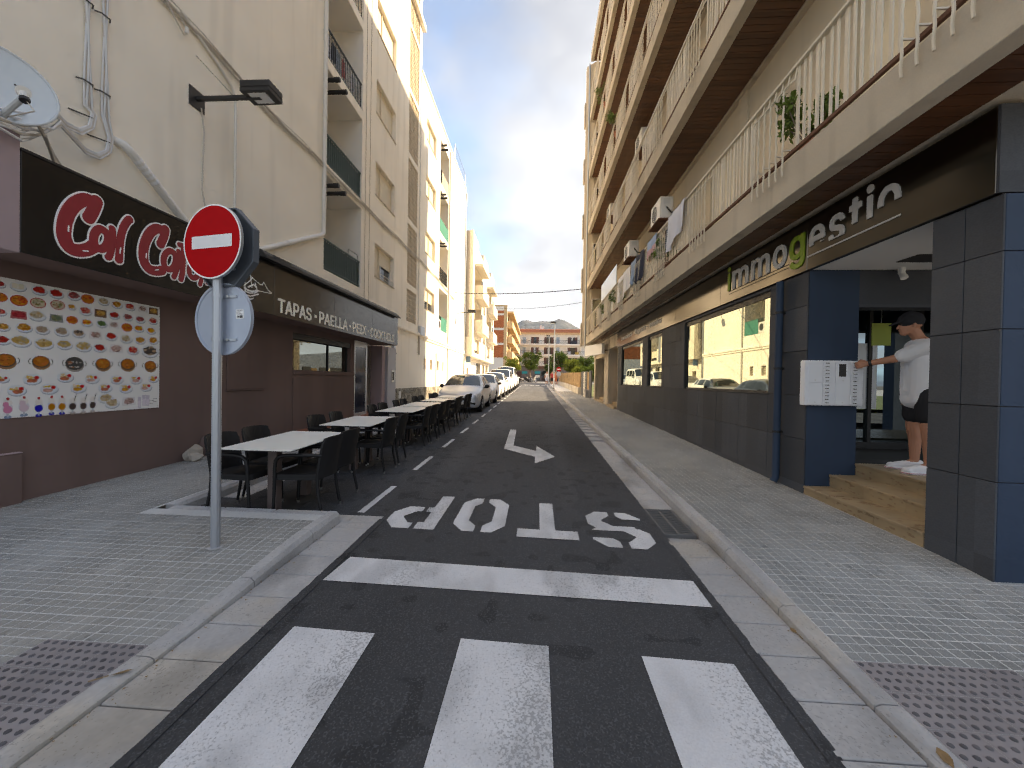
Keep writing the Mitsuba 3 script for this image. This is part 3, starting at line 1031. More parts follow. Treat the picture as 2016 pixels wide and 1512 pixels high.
for lv in range(5):
    z = FL[lv] + .41
    put(f'{rb}__{bkey[lv]}__balusters', rests[lv], 'mat_rail_cream', kind='stuff')
    put(f'{rb}__{bkey[lv]}__handrail', bx(XO - .005, XO + .055, 1.9, YE, z + .925, z + .965, .008), 'mat_rail_cream')
    put(f'{rb}__{bkey[lv]}__bottom_rail', bx(XO + .010, XO + .045, 1.9, YE, z + .045, z + .085, .004), 'mat_rust')
# --- upper walls with balcony doors
holes = []
for lv, z0 in enumerate(FL[:5]):
    for a, w in ((4.05, .75), (7.55, 1.0), (12.0, 1.6), (16.2, 1.0), (19.6, 1.4)):
        holes.append((a, a + w, z0 + .36, z0 + 2.45))
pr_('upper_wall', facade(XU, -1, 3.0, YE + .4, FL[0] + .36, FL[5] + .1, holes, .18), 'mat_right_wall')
for k, h in enumerate(holes):
    sh = RNG.random()
    dn = pr_('balcony_door', bx(XU + .14, XU + .15, h[0], h[1], h[2], h[3]), 'mat_tint' if sh < .75 else 'mat_shutter')
    f = G()
    for yy in (h[0], (h[0] + h[1]) / 2 - .025, h[1] - .05):
        f.box(XU + .11, XU + .16, yy, yy + .05, h[2], h[3])
    f.box(XU + .112, XU + .158, h[0], h[1], h[3] - .05, h[3])
    put(f'{dn}__frame', f, 'mat_white_plastic')
    d2 = h[3] - (h[3] - h[2]) * (.15 + .5 * RNG.random())
    put(f'{dn}__shutter', bx(XU + .08, XU + .10, h[0], h[1], d2, h[3]), 'mat_shutter')
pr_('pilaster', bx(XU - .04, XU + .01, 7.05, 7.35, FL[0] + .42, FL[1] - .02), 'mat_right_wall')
back = G()
back.box(XU + .3, 17, 3.0, YE + .4, FL[0] + .1, FL[5] + .5)
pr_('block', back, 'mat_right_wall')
pr_('ground_block', bx(9.0, 17, 3.3, 22.8, -.2, FL[0] + .1), 'mat_interior')
pr_('roof_parapet', bx(XU + .1, XU + .3, 3.0, YE, FL[5] + .45, FL[5] + .95), 'mat_slab')
# --- doorways beyond the office
E1 = facade(WR + .01, -1, 16.36, 22.8, .2, 3.588, [(16.45, 18.35, .30, 3.06, 1.3), (19.45, 22.35, .30, 2.80, .8)], 1.0)
pr_('end_wall_panel', E1, 'mat_slab')
pr_('doorway_side', bx(3.34, 4.7, 18.352, 18.37, .3, 3.05), 'mat_slab')
pr_('doorway_back', bx(4.6, 4.64, 16.45, 18.35, .3, 3.06), 'mat_interior')
pr_('street_door', bx(4.10, 4.13, 19.46, 22.34, .5, 2.79), 'mat_tint')
f = G()
for yy in (19.46, 20.4, 21.4, 22.27):
    f.box(4.06, 4.15, yy, yy + .07, .5, 2.79)
pr_('street_door_frame', f, 'mat_alu')
for k, (xa, z) in enumerate(((3.2, .52), (3.5, .64), (3.8, .76))):
    pr_('door_step', bx(xa, 4.6, 16.46, 18.34, .3, z, .005), 'mat_travertine')
    if k < 2:
        pr_('door_step', bx(xa + .05, 4.1, 19.46, 22.34, .3, z + .06, .005), 'mat_travertine')
pr_('far_end_wall', bx(3.34, 17, 22.8, 23.0, 0, FL[0] + .1), 'mat_slab')
pr_('pier', bx(WR - .03, WR + .02, 18.36, 19.44, .3, 3.58, .006), 'mat_slab')
pr_('pier', bx(WR - .03, WR + .02, 22.36, 22.8, .3, 3.58, .006), 'mat_slab')
# --- the bay that closes the balconies at the far end
for lv, z0 in enumerate(FL[:5]):
    za, zb = z0, FL[lv + 1]
    bay = pr_('bay', G().hull([(2.95, YE + .001, z) for z in (za, zb - .01)] + [(2.52, YE + .35, z) for z in (za, zb - .01)] + [(2.52, YE + .62, z) for z in (za, zb - .01)] + [(3.6, YE + .62, z) for z in (za, zb - .01)] +
                              [(3.6, YE + .001, z) for z in (za, zb - .01)]), 'mat_right_wall')
    put(f'{bay}__parapet', bx(2.44, 2.53, YE + .36, YE + .68, z0 - .05, z0 + 1.25, .005), 'mat_slab')
    wz = z0 + .45
    put(f'{bay}__door', bx(3.02, 3.50, YE - .012, YE - .004, wz, wz + 2.05), 'mat_tint')
    put(f'{bay}__door_frame', G().box(2.97, 3.02, YE - .03, YE, wz, wz + 2.1).box(3.50, 3.55, YE - .03, YE, wz, wz + 2.1).box(3.021, 3.499, YE - .03, YE, wz + 2.05, wz + 2.1), 'mat_white_plastic')
pr_('bay_pipe', G().tube([(2.66, YE + .1, 3.4), (2.66, YE + .1, FL[5])], .045, 8), 'mat_galv')

# --- things on the right-hand side
dp = thing('drainpipe', 'dark painted drainpipe against the cladding beside the office entrance', 'pipe')
part(dp, 'pipe', G().tube([(3.25, 5.50, 2.93), (3.25, 5.50, .85), (3.25, 5.50, .30), (3.22, 5.50, .24)], .045, 12), 'mat_navy', smooth=40)
for z in (.9, 1.75, 2.5):
    part(dp, 'bracket', G().tube([(3.25, 5.50, z), (3.25, 5.50, z + .03)], .052, 12).box(3.27, 3.32, 5.48, 5.52, z, z + .03), 'mat_black_metal')
part(dp, 'cable', G().tube([(3.30, 5.62, 2.93), (3.30, 5.60, 2.6), (3.29, 5.56, 2.35), (3.30, 5.57, 1.9)], .010, 6), 'mat_black_plastic')
# mailboxes
mb = thing('mailbox_block', 'white block of letterboxes on the navy wall of the office entrance', 'mailbox')
x0, x1, ya, z0, z1 = 3.245, 3.912, 4.945, 1.305, 1.85
part(mb, 'body', bx(x0, x1, ya + .01, 5.048, z0, z1, .006), 'mat_mailbox')
mid = (z0 + z1) / 2
for r, (za, zb) in enumerate(((mid + .004, z1 - .012), (z0 + .012, mid - .004))):
    for c in range(2):
        xa, xb2 = x0 + .03 + c * .318, x0 + .03 + c * .318 + .312
        part(mb, 'panel', bx(xa, xb2 - .145, ya, ya + .009, za, zb, .002), 'mat_mailbox')
        if r == 0 and c == 1:
            part(mb, 'keypad', bx(xa + .035, xa + .115, ya - .004, ya - .0005, za + .075, zb - .03, .002), 'mat_dark')
            for kx in range(3):
                for kz in range(5):
                    part(mb, 'key', bx(xa + .044 + kx * .022, xa + .060 + kx * .022, ya - .007, ya - .004, za + .085 + kz * .026, za + .100 + kz * .026), 'mat_iron')
        part(mb, 'lock', G().tube([(xa + .08, ya + .002, za + .028), (xa + .08, ya - .006, za + .028)], .008, 10), 'mat_steel')
        for k in range(6):
            q = za + (zb - za) * k / 6
            s_ = part(mb, 'slot', bx(xb2 - .140, xb2, ya, ya + .009, q + .002, q + (zb - za) / 6 - .003, .0015), 'mat_mailbox')
            put(f'{s_}__handle', bx(xb2 - .115, xb2 - .070, ya - .007, ya - .001, q + .018, q + .026, .002), 'mat_iron')
# air conditioners on the first-floor wall and above


def air_con(x, y, z, lab, w=.80, h=.55):
    a = thing('air_conditioner', lab, 'air conditioner', 'air conditioners hung above the balconies')
    part(a, 'case', bx(x, x + .32, y, y + w, z, z + h, .012), 'mat_pipe_white')
    part(a, 'end_cover', bx(x + .03, x + .29, y - .012, y, z + .03, z + h - .03, .004), 'mat_white_plastic')
    g = G()
    cy, cz = y + w * .58, z + h / 2
    for r in (.06, .11, .16, .205):
        th = np.linspace(0, 2 * np.pi, 25)
        g.tube(np.column_stack([np.full(25, x - .008), cy + r * np.cos(th), cz + r * np.sin(th)]), .004, 5, cap=False)
    part(a, 'fan_guard', g, 'mat_pipe_white')
    part(a, 'fan', G().prism(Point(0, 0).buffer(.205), 0, .004, lambda v: np.column_stack([x - .001 - v[:, 2], cy + v[:, 0], cz + v[:, 1]])), 'mat_black_plastic')
    part(a, 'tray', bx(x - .05, x + .36, y - .05, y + w + .04, z - .03, z - .004, .003), 'mat_rust')
    for yy in (y + .1, y + w - .14):
        part(a, 'bracket', G().box(x, XU, yy, yy + .04, z - .075, z - .032).hull([(XU, yy, z - .3), (XU, yy + .04, z - .3), (XU, yy, z - .08), (XU, yy + .04, z - .08), (x + .2, yy, z - .08), (x + .2, yy + .04, z - .08)]), 'mat_rust')
    part(a, 'hose', G().tube([(x + .16, y - .012, z + .28), (x + .18, y - .07, z + .2), (x + .25, y - .08, z + .12), (x + .40, y - .05, z + .10), (XU, y - .03, z + .11)], .018, 7), 'mat_black_plastic')
    part(a, 'label_plate', bx(x + .08, x + .24, y - .016, y - .012, z + .36, z + .50), 'mat_cable_white')


air_con(2.98, 9.95, 5.62, 'nearest white air conditioner with a rusty tray, above the blue towel on the first balcony')
air_con(2.98, 13.2, 5.70, 'white air conditioner hanging farther along the first balcony, above the hung washing')
air_con(3.10, 12.4, 8.9, 'white air conditioner above the second-floor balcony railing')
air_con(3.10, 17.6, 8.9, 'second white air conditioner above the second-floor balcony, nearer the far end')

# washing on the first-floor rail
zr_ = FL[0] + .41 + .97


def cloth(name, lab, ya, yb, drop_a, drop_b, m, seed, amp=.025, x=XO - .022, bottom=None, top=None):
    nu, nv = 26, 16
    v, f = [], []
    r = np.random.default_rng(seed)
    ph = r.random(4) * 6
    for i in range(nu):
        u = i / (nu - 1)
        for k in range(nv):
            w = k / (nv - 1)
            dr_ = drop_a + (drop_b - drop_a) * u + .03 * math.sin(7 * u + ph[0])
            yy = ya + (yb - ya) * u + .03 * w * math.sin(3 * u + ph[1])
            xx = x - amp * (.25 + w) * (math.sin(11 * u + ph[2] + 1.4 * w) + .5 * math.sin(23 * u + ph[3])) - .02 * w
            v.append((xx, yy, zr_ - dr_ * w))
    # over the rail and a short way down behind it
    nb = len(v)
    for i in range(nu):
        u = i / (nu - 1)
        v.append((x + .085, ya + (yb - ya) * u, zr_ + .012))
        v.append((x + .105, ya + (yb - ya) * u, zr_ - .25))
    for i in range(nu - 1):
        for k in range(nv - 1):
            a = i * nv + k
            f.append([a, a + nv, a + nv + 1, a + 1])
        f.append([i * nv, nb + 2 * i, nb + 2 * i + 2, (i + 1) * nv])
        f.append([nb + 2 * i, nb + 2 * i + 1, nb + 2 * i + 3, nb + 2 * i + 2])
    g = G().add(v, f)
    return put(name, (np.vstack(g.v), np.vstack(g.f)), m, smooth=True, label=lab, cat='washing')


cloth('towel', 'pale blue towel hung over the first balcony rail, nearest of the washing', 7.45, 8.35, .52, .74, 'mat_cloth_pale', 1)
cloth('towel', 'pink and blue small towel hung between the blue towel and the dark trousers', 9.15, 9.90, .40, .42, 'mat_cloth_pink', 2)
cloth('trousers', 'dark navy trousers hung over the first balcony rail beside a white cloth', 10.2, 10.95, .72, .78, 'mat_cloth_navy', 3, .04)
cloth('shirt', 'blue grey shirt hung over the rail between trousers and white cloth', 10.98, 11.55, .62, .70, 'mat_cloth_blue', 4, .04)
cloth('sheet', 'white cloth hung over the first balcony rail, farthest of the washing', 11.6, 13.3, .62, .92, 'mat_cloth_white', 5, .03)
cloth('striped_shirt', 'navy and white striped shirt hanging inside the first balcony railing', 8.42, 8.80, .55, .5, 'mat_cloth_stripe', 6, .02, x=XO + .09)


def _stripe(p, n, uv):
    k = smoothstep(0.45, 0.55, 0.5 + 0.5 * dr.sin(p.z * 130.0))
    return mix((0.03, 0.04, 0.07), (0.55, 0.56, 0.58), k)


def _pink(p, n, uv):
    return mix((0.52, 0.33, 0.34), (0.33, 0.42, 0.58), smoothstep(4.72, 4.76, p.z))


mat('cloth_stripe', rough=0.9, tex=_stripe)
mat('cloth_pink', rough=0.9, tex=_pink)
put('balcony_screen', bx(XO + .10, XO + .125, 14.3, 17.6, FL[0] + .42, 5.78, .004), 'mat_screen', label='translucent white windbreak panel standing behind the first balcony rail near its far end', cat='screen')
mat('screen', (0.55, 0.56, 0.54), 0.25)


# balcony plants
def leafy(g, c, r, n, rnd, s=.05):
    for _ in range(n):
        d = np.array([rnd.gauss(0, 1), rnd.gauss(0, 1), rnd.gauss(0, .8)])
        d = d / (np.linalg.norm(d) + 1e-9) * r * rnd.random() ** .4
        p = np.array(c) + d
        a = np.array([rnd.gauss(0, 1), rnd.gauss(0, 1), rnd.gauss(0, 1)])
        a /= np.linalg.norm(a)
        b = np.cross(a, [rnd.gauss(0, 1), rnd.gauss(0, 1), rnd.gauss(0, 1)])
        b /= np.linalg.norm(b) + 1e-9
        q = s * (.6 + .8 * rnd.random())
        g.add([p - a * q, p + b * q * .45, p + a * q, p - b * q * .45], [[0, 1, 2, 3]])
    return g


def pot_plant(x, y, z, r, lab, seed, leafm='mat_leaf'):
    rnd = random.Random(seed)
    t = thing('potted_plant', lab, 'plant', 'potted plants on the balconies')
    part(t, 'pot', G().tm(trimesh.creation.revolve([(0, 0), (.07, 0), (.10, .16), (.112, .16), (.112, .19), (.09, .19), (.085, .16), (0, .15)], 14), None).map(lambda v: v + [x, y, z]), 'mat_terracotta')
    st = G()
    lf = G()
    for k in range(11):
        a = rnd.random() * 6.28
        e = (x + r * .7 * math.cos(a) - .05, y + r * .8 * math.sin(a), z + .25 + r * rnd.uniform(.5, 1.6))
        st.tube([(x, y, z + .15), ((x + e[0]) / 2, (y + e[1]) / 2, z + .3), e], .006, 5)
        leafy(lf, e, r * .45, 46, rnd, .040)
    part(t, 'stem', st, 'mat_bark')
    part(t, 'leaves', lf, leafm)


zf0 = FL[0] + .42
for k, (x, y, z, r, lab) in enumerate(((2.95, 4.50, zf0, .26, 'straggling green plant on the first balcony above the office entrance'), (2.86, 8.95, zf0, .26, 'leafy potted plant on the first balcony between the towels'),
                                       (2.9, 14.2, zf0, .32, 'potted plant on the first balcony beside the white windbreak'), (2.9, 16.6, zf0, .28, 'small potted plant near the far end of the first balcony'),
                                       (2.8, 9.3, FL[2] + .9, .4, 'green trailing plant high on the third balcony'), (2.8, 11.5, FL[3] + .9, .4, 'cactus-like green plant on the fourth balcony rail'),
                                       (2.8, 14.8, FL[2] + .9, .35, 'pale plant on the third balcony nearer the far end'), (2.8, 17.5, FL[3] + .8, .4, 'dark green plant on the fourth balcony near the far end'))):
    pot_plant(x, y, z, r, lab, 40 + k)
# box sign at the far doorway
bs = thing('box_sign', 'white box sign leaning out from the wall above the far doorway', 'sign')
d = np.array([3.16 - 2.60, 18.6 - 20.5, 0])
dl = np.linalg.norm(d)
d /= dl
nrm = np.array([d[1], -d[0], 0])
o = np.array([2.60, 20.5, 0])
fn = lambda v: np.column_stack([o[0] + d[0] * v[:, 0] + nrm[0] * v[:, 1], o[1] + d[1] * v[:, 0] + nrm[1] * v[:, 1], v[:, 2]])
part(bs, 'panel', G().box(0, dl, 0, .14, 2.84, 3.30, .01).map(fn), 'mat_white_paint')
part(bs, 'top', G().box(-.1, dl - .15, -.14, .10, 3.31, 3.36, .01).map(fn), 'mat_white_paint')
for k in range(5):
    xa = .35 + .25 * k
    part(bs, 'mark', G().box(xa, xa + .05, -.003, -.0005, 2.95, 3.17).box(xa + .051, xa + .14, -.003, -.0005, 2.95 + .06 * (k % 3), 2.99 + .06 * (k % 3)).map(fn), 'mat_pale_green')
mat('pale_green', (0.42, 0.55, 0.42), 0.5)
part(bs, 'bracket', G().box(3.1, 3.34, 18.62, 18.68, 3.0, 3.05).box(2.75, 3.34, 20.3, 20.36, 3.0, 3.05), 'mat_iron')
# ================================================================ the cream apartment house on the left
XW, XF, XB = -5.75, -4.85, -5.42
lb = thing('apartment_house', 'long cream rendered apartment house with recessed balconies above the restaurant on the left', 'building')


def pl(name, g, m, **k):
    return part(lb, name, g, m, **k)


FH = 2.85
holes, winr, logr, lats = [], [], [], []
for i in range(5):
    logr.append((10.16, 12.36, 4.44 + FH * i, 7.00 + FH * i, 1.3))
    if i < 4:
        logr.append((22.43, 24.55, 4.42 + FH * i, 6.85 + FH * i, 1.3))
        winr.append((13.43, 15.27, 5.13 + FH * i, 6.30 + FH * i, .22))
        winr.append((19.58, 21.45, 5.13 + FH * i, 6.24 + FH * i, .22))
    else:
        winr.append((13.43, 15.27, 5.13 + FH * i, 6.30 + FH * i, .22))
lats.append((16.85, 18.22, 4.08, 5.52, 1.0))
for i in range(5):
    lats.append((16.85, 18.22, 5.76 + FH * i, 8.39 + FH * i, 1.0))
small = [(19.58, 19.95, 2.03, 2.585, .16), (20.77, 21.20, 2.03, 2.585, .16), (22.21, 22.65, 2.03, 2.585, .16), (23.48, 23.84, 2.03, 2.585, .16)]
door_hole = [(12.2, 14.0, .0, 2.67, 1.2)]
ZT = 16.3
near = [h for h in logr + winr + lats if h[1] < 18.6]
far = [h for h in logr + winr + small if h[0] > 18.6]
pl('wall', facade(XW, 1, 1.5, 18.60, 0.0, 21.2, near + door_hole, .2), 'mat_cream')
pl('wall', facade(XW, 1, 18.601, 30.40, 0.0, ZT, far, .2), 'mat_cream')
pl('roof_coping', bx(XW - .3, XW + .05, 18.6, 30.42, ZT, ZT + .07), 'mat_cream')
pl('end_wall', bx(XW - 10, XW - .001, 30.2, 30.40, 0, ZT), 'mat_cream_far')
pl('attic_end_wall', bx(XW - 10, XW - .001, 18.45, 18.60, 12, 21.2), 'mat_cream_far')
pl('near_end_wall', bx(XW - 10, XW - .001, 1.3, 1.5, 0, 21.2), 'mat_cream')
pl('cornice', bx(XW - .3, XW + .16, 8.0, 18.75, 18.25, 18.5, .01), 'mat_cream')
pl('roof', bx(XW - 10, XW - .35, 18.6, 30.2, ZT - .3, ZT - .1), 'mat_concrete')
pl('roof_rail', G().tube([(XW + .02, 26.0, ZT + .06), (XW + .02, 26.0, ZT + .95)], .02, 6).tube([(XW + .02, 29.9, ZT + .06), (XW + .02, 29.9, ZT + .95)], .02, 6).tube([(XW + .02, 26.0, ZT + .93), (XW + .02, 29.9, ZT + .93)], .02, 6)
   .tube([(XW + .02, 26.0, ZT + .5), (XW + .02, 29.9, ZT + .5)], .014, 6), 'mat_galv')
for y in (12.62, 12.95):
    pl('wall_joint', bx(XW - .001, XW + .012, y, y + .02, 3.5, 18.2), 'mat_slab')
pl('string_course', bx(XW, XW + .11, 12.45, 30.3, 3.62, 3.73, .012), 'mat_cream')
pl('string_course', bx(XW, XW + .07, 19.3, 30.3, 3.50, 3.60, .012), 'mat_cream')
pl('stone_plinth', bx(XW, XW + .045, 14.85, 24.7, .1, 1.12, .01), 'mat_stone')
rs = random.Random(12)
# individual stones standing proud of the plinth
zy = [.30, .62, .88, 1.11]
for r in range(3):
    y = 14.87
    while y < 19.5:
        w = rs.uniform(.22, .48)
        z0, z1 = zy[r] + rs.uniform(-.03, .03), zy[r + 1] - .025
        pts = []
        for (py, pz) in ((y + .02, z0 + .02), (y + w * .5, z0), (y + w - .02, z0 + rs.uniform(.0, .06)), (y + w - .01, z1 - rs.uniform(.0, .07)), (y + w * .5, z1), (y + .02, z1 - rs.uniform(0, .06))):
            pts += [(XW + .03, py, pz), (XW + .060 + rs.uniform(0, .012), py + (.02 if py < y + w / 2 else -.02), pz + (.02 if pz < (z0 + z1) / 2 else -.02))]
        pl('stone', G().hull(pts), 'mat_stone')
        y += w
# windows with roller shutters
shut = {0: .50, 1: .0, 2: .0, 3: .05, 4: .0}
for h in winr:
    i = int(round((h[2] - 5.13) / FH))
    y0, y1, z0, z1 = h[:4]
    s_ = y0 > 19
    w = pl('window', bx(XW - .21, XW - .20, y0, y1, z0, z1), 'mat_glass_dark')
    fr = G()
    for yy in (y0, (y0 + y1) / 2 - .02, y1 - .04):
        fr.box(XW - .199, XW - .165, yy, yy + .04, z0 + .0, z1)
    fr.box(XW - .199, XW - .167, y0 + .041, y1 - .041, z0, z0 + .045)
    put(f'{lb}__{w.split("__")[1]}__frame', fr, 'mat_alu')
    op = (.42 if i == 0 else (.12 if i == 2 else .0)) if s_ else shut[i]
    ym = y0 + (y1 - y0) * (.36 if not s_ else .5)
    n = 15
    zb = z0 + (z1 - z0) * op
    sg = G()
    for k in range(n):
        a = z1 - (z1 - z0) * (k + 1) / n
        b = z1 - (z1 - z0) * k / n
        for ya, yb, low in ((y0 + .01, ym - .015, z0 if not s_ else zb), (ym + .015, y1 - .01, zb)):
            if b > low + .01:
                sg.box(XW - .160, XW - .145, ya, yb, max(a, low) + .004, b)
    put(f'{lb}__{w.split("__")[1]}__shutter', sg, 'mat_shutter')
    put(f'{lb}__{w.split("__")[1]}__mullion', bx(XW - .165, XW - .10, ym - .014, ym + .014, z0, z1), 'mat_shutter')
    put(f'{lb}__{w.split("__")[1]}__sill', bx(XW - .15, XW + .03, y0 - .03, y1 + .03, z0 - .03, z0 + .006, .005), 'mat_slab')
    if i == 0 and not s_:
        put(f'{lb}__{w.split("__")[1]}__bar', G().tube([(XW - .03, y0, z0 + .22), (XW - .03, y1, z0 + .22)], .012, 6).tube([(XW - .03, y0, z0 + .10), (XW - .03, y1, z0 + .10)], .012, 6), 'mat_rail_cream')
for h in small:
    w = pl('vent_window', bx(XW - .15, XW - .14, *h[:4]), 'mat_glass_dark')
    g = G()
    for k in range(6):
        z = h[2] + .02 + k * .093
        g.box(XW - .13, XW - .10, h[0], h[1], z, z + .06)
    put(f'{lb}__{w.split("__")[1]}__louvre', g, 'mat_slab')
# lattice columns of the stairwell
for h in lats:
    y0, y1, z0, z1 = h[:4]
    l = pl('stair_lattice', bx(XW - 1.0, XW - .98, y0, y1, z0, z1), 'mat_plaster')
    g = G()
    ny, cell = 7, (y1 - y0) / 7
    nz = int(round((z1 - z0) / cell))
    cz = (z1 - z0) / nz
    t = .022
    for k in range(ny + 1):
        g.box(XW - .11, XW - .03, y0 + k * cell - t, y0 + k * cell + t, z0, z1)
    for k in range(nz + 1):
        g.box(XW - .10, XW - .032, y0, y1, z0 + k * cz - t, z0 + k * cz + t)
    for a in range(ny):
        for b in range(nz):
            if (a + b) % 2 == 0:
                g.box(XW - .10, XW - .04, y0 + (a + .5) * cell - .012, y0 + (a + .5) * cell + .012, z0 + b * cz, z0 + (b + 1) * cz)
            else:
                g.box(XW - .10, XW - .04, y0 + a * cell, y0 + (a + 1) * cell, z0 + (b + .5) * cz - .012, z0 + (b + .5) * cz + .012)
    put(f'{lb}__{l.split("__")[1]}__blocks', g, 'mat_lattice', kind='stuff')
# recessed balconies
for j, h in enumerate(logr):
    y0, y1, z0, z1 = h[:4]
    i = int(round((z0 - 4.42) / FH))
    s_ = y0 > 18
    b = pl('balcony', G().quad((XW - 1.3, y0, z0), (XW - 1.3, y1, z0), (XW - 1.3, y1, z1), (XW - 1.3, y0, z1)), 'mat_white_wall')
    bk = f'{lb}__{b.split("__")[1]}'
    put(f'{bk}__side_wall', G().quad((XW - .01, y1 - .004, z0), (XW - 1.3, y1 - .004, z0), (XW - 1.3, y1 - .004, z1), (XW - .01, y1 - .004, z1)).quad((XW - .01, y0 + .004, z0), (XW - 1.3, y0 + .004, z0), (XW - 1.3, y0 + .004, z1), (XW - .01, y0 + .004, z1))
        .quad((XW - .01, y0, z1 - .004), (XW - 1.3, y0, z1 - .004), (XW - 1.3, y1, z1 - .004), (XW - .01, y1, z1 - .004)), 'mat_white_wall')
    dy0 = y0 + .35
    put(f'{bk}__door', bx(XW - 1.298, XW - 1.27, dy0, dy0 + 1.2, z0, z0 + 2.0), 'mat_glass_dark')
    put(f'{bk}__shutter_box', bx(XW - 1.298, XW - 1.20, dy0 - .05, dy0 + 1.25, z0 + 2.0, z0 + 2.2, .01), 'mat_shutter')
    put(f'{bk}__wall_lamp', G().tube([(XW - 1.30, y0 + 1.8, z1 - .28), (XW - 1.22, y0 + 1.8, z1 - .28)], .075, 14), 'mat_slab')
    zr0, zr1 = z0 + .0, z0 + .86
    dark = 'mat_rail_green' if (i < 2 and not s_) or (s_ and i == 0) else 'mat_rail_dark'
    rl_ = G().box(XW - .07, XW - .03, y0, y1, zr1 - .04, zr1).box(XW - .065, XW - .035, y0, y1, zr0 + .06, zr0 + .09)
    put(f'{bk}__rail', rl_, dark)
    n = 20
    for k in range(n):
        yy = y0 + (y1 - y0) * (k + .5) / n
        put(f'{bk}__bar', bx(XW - .06, XW - .04, yy - .009, yy + .009, zr0 + .0, zr1 - .04), dark)
    if i < 2 and not s_:
        put(f'{bk}__screen', bx(XW - .085, XW - .078, y0 + .01, y1 - .01, zr0 + .03, zr1 - .05), 'mat_rail_green')
    if s_ and i in (0, 2):
        ya = y0 + (.7 if i == 0 else 0)
        put(f'{bk}__screen', bx(XW - .034, XW - .026, ya, y1, zr0 + .02, zr1 - .02), 'mat_canvas_green')
    if s_ and i == 3:
        put(f'{bk}__screen', bx(XW - .034, XW - .026, y0 + .5, y1, zr0 + .02, zr1 - .02), 'mat_slab')
    if i > 0 or not s_:
        for (yy, xa) in ((y0 + .19, XW + .30), (y0 + .64, XW + .27)):
            zz = z1 - .25
            a = G().tube([(XW - .5, yy, zz), (xa, yy, zz)], .055, 10)
            for q in range(3):
                a.tube([(xa - .02 - .05 * q, yy, zz), (xa - .045 - .05 * q, yy, zz)], .066, 10)
            put(f'{bk}__clothes_line_arm', a, 'mat_black_plastic')
    if i == 0 and not s_:
        put(f'{bk}__rack', G().tube([(XW - .05, y1 - .75, zr1), (XW - .05, y1 - .75, zr1 + .16), (XW - .05, y1 - .12, zr1 + .16), (XW - .05, y1 - .12, zr1)], .009, 6), 'mat_black_metal')
# air conditioner on the first sunlit balcony
ac = thing('air_conditioner', 'white air conditioner behind the green screen of the sunlit first-floor balcony on the left', 'air conditioner')
part(ac, 'case', bx(XW - .36, XW - .03, 22.47, 23.1, 4.44, 5.05, .012), 'mat_pipe_white')
part(ac, 'fan', G().prism(Point(0, 0).buffer(.2), 0, .006, lambda v: np.column_stack([XW - .03 + v[:, 2], 22.80 + v[:, 0], 4.76 + v[:, 1]])), 'mat_iron')
# clothes in the third-floor balcony
for k, (yy, w, l, m) in enumerate(((10.35, .28, .65, 'mat_cloth_pale'), (10.68, .22, .5, 'mat_cloth_navy'), (10.95, .25, .55, 'mat_cloth_blue'), (11.25, .2, .5, 'mat_cloth_red'), (11.5, .25, .4, 'mat_cloth_white'), (11.8, .3, .5, 'mat_cloth_pale'))):
    z = 10.95
    v = []
    for a in range(7):
        for b_ in range(5):
            v.append((XW - .14 - .03 * math.sin(a * 1.7 + k) * (b_ / 4), yy + w * a / 6, z - l * b_ / 4))
    f = [[a * 5 + b_, (a + 1) * 5 + b_, (a + 1) * 5 + b_ + 1, a * 5 + b_ + 1] for a in range(6) for b_ in range(4)]
    put('garment', G().add(v, f), m, smooth=True, label=['pale lilac garment drying behind the third-floor balcony bars, nearest the pipe', 'navy garment drying on the third-floor balcony, second from the pipe', 'blue garment drying mid-way along the third-floor balcony',
        'red garment drying on the third-floor balcony', 'white garment drying on the third-floor balcony beside the red one', 'pale garment drying at the far side of the third-floor balcony'][k], cat='washing')
# pipes and cables on the facade
pl('downpipe', G().tube([(XW + .055, 10.06, 16.2), (XW + .055, 10.06, 5.42), (XW + .055, 10.04, 5.34), (XW + .06, 9.95, 5.27), (XW + .06, 7.3, 3.93)], .052, 12), 'mat_pipe_white', smooth=40)
for z in (6.2, 8.4, 10.6, 12.8):
    pl('pipe_joint', G().tube([(XW + .055, 10.06, z), (XW + .055, 10.06, z + .09)], .060, 12), 'mat_pipe_white')
pl('pipe_joint', G().tube([(XW + .06, 8.75, 4.665), (XW + .06, 8.55, 4.563)], .062, 12), 'mat_pipe_white')
for y in (24.72, 30.32):
    pl('downpipe', G().tube([(XW + .05, y, 16.0), (XW + .05, y, .6)], .05, 10), 'mat_pipe_white' if y < 30 else 'mat_galv', smooth=40)
pl('conduit', G().tube([(XW + .03, 5.9, 7.3), (XW + .03, 6.6, 7.05), (XW + .03, 6.92, 6.9), (XW + .03, 7.03, 6.75), (XW + .03, 7.04, 6.4), (XW + .03, 7.04, 3.6)], .024, 8), 'mat_pipe_white', smooth=40)
pl('conduit', G().tube([(XW + .02, 6.30, 6.05), (XW + .02, 6.36, 5.7), (XW + .02, 6.33, 4.7), (XW + .02, 6.38, 4.5), (XW + .02, 6.48, 4.2)], .011, 6), 'mat_cable_cream')
pl('conduit', G().tube([(XW + .03, 18.47, 16), (XW + .03, 18.47, 4.1)], .022, 6), 'mat_pipe_white')
pl('conduit', G().tube([(XW + .03, 21.95, 3.0), (XW + .03, 21.95, .6)], .035, 6), 'mat_pipe_white')
pl('meter_box', bx(XW, XW + .14, 18.52, 19.2, 3.66, 4.08, .01), 'mat_galv')
pl('meter_box', bx(XW, XW + .05, 18.55, 18.75, 2.7, 3.60), 'mat_slab')
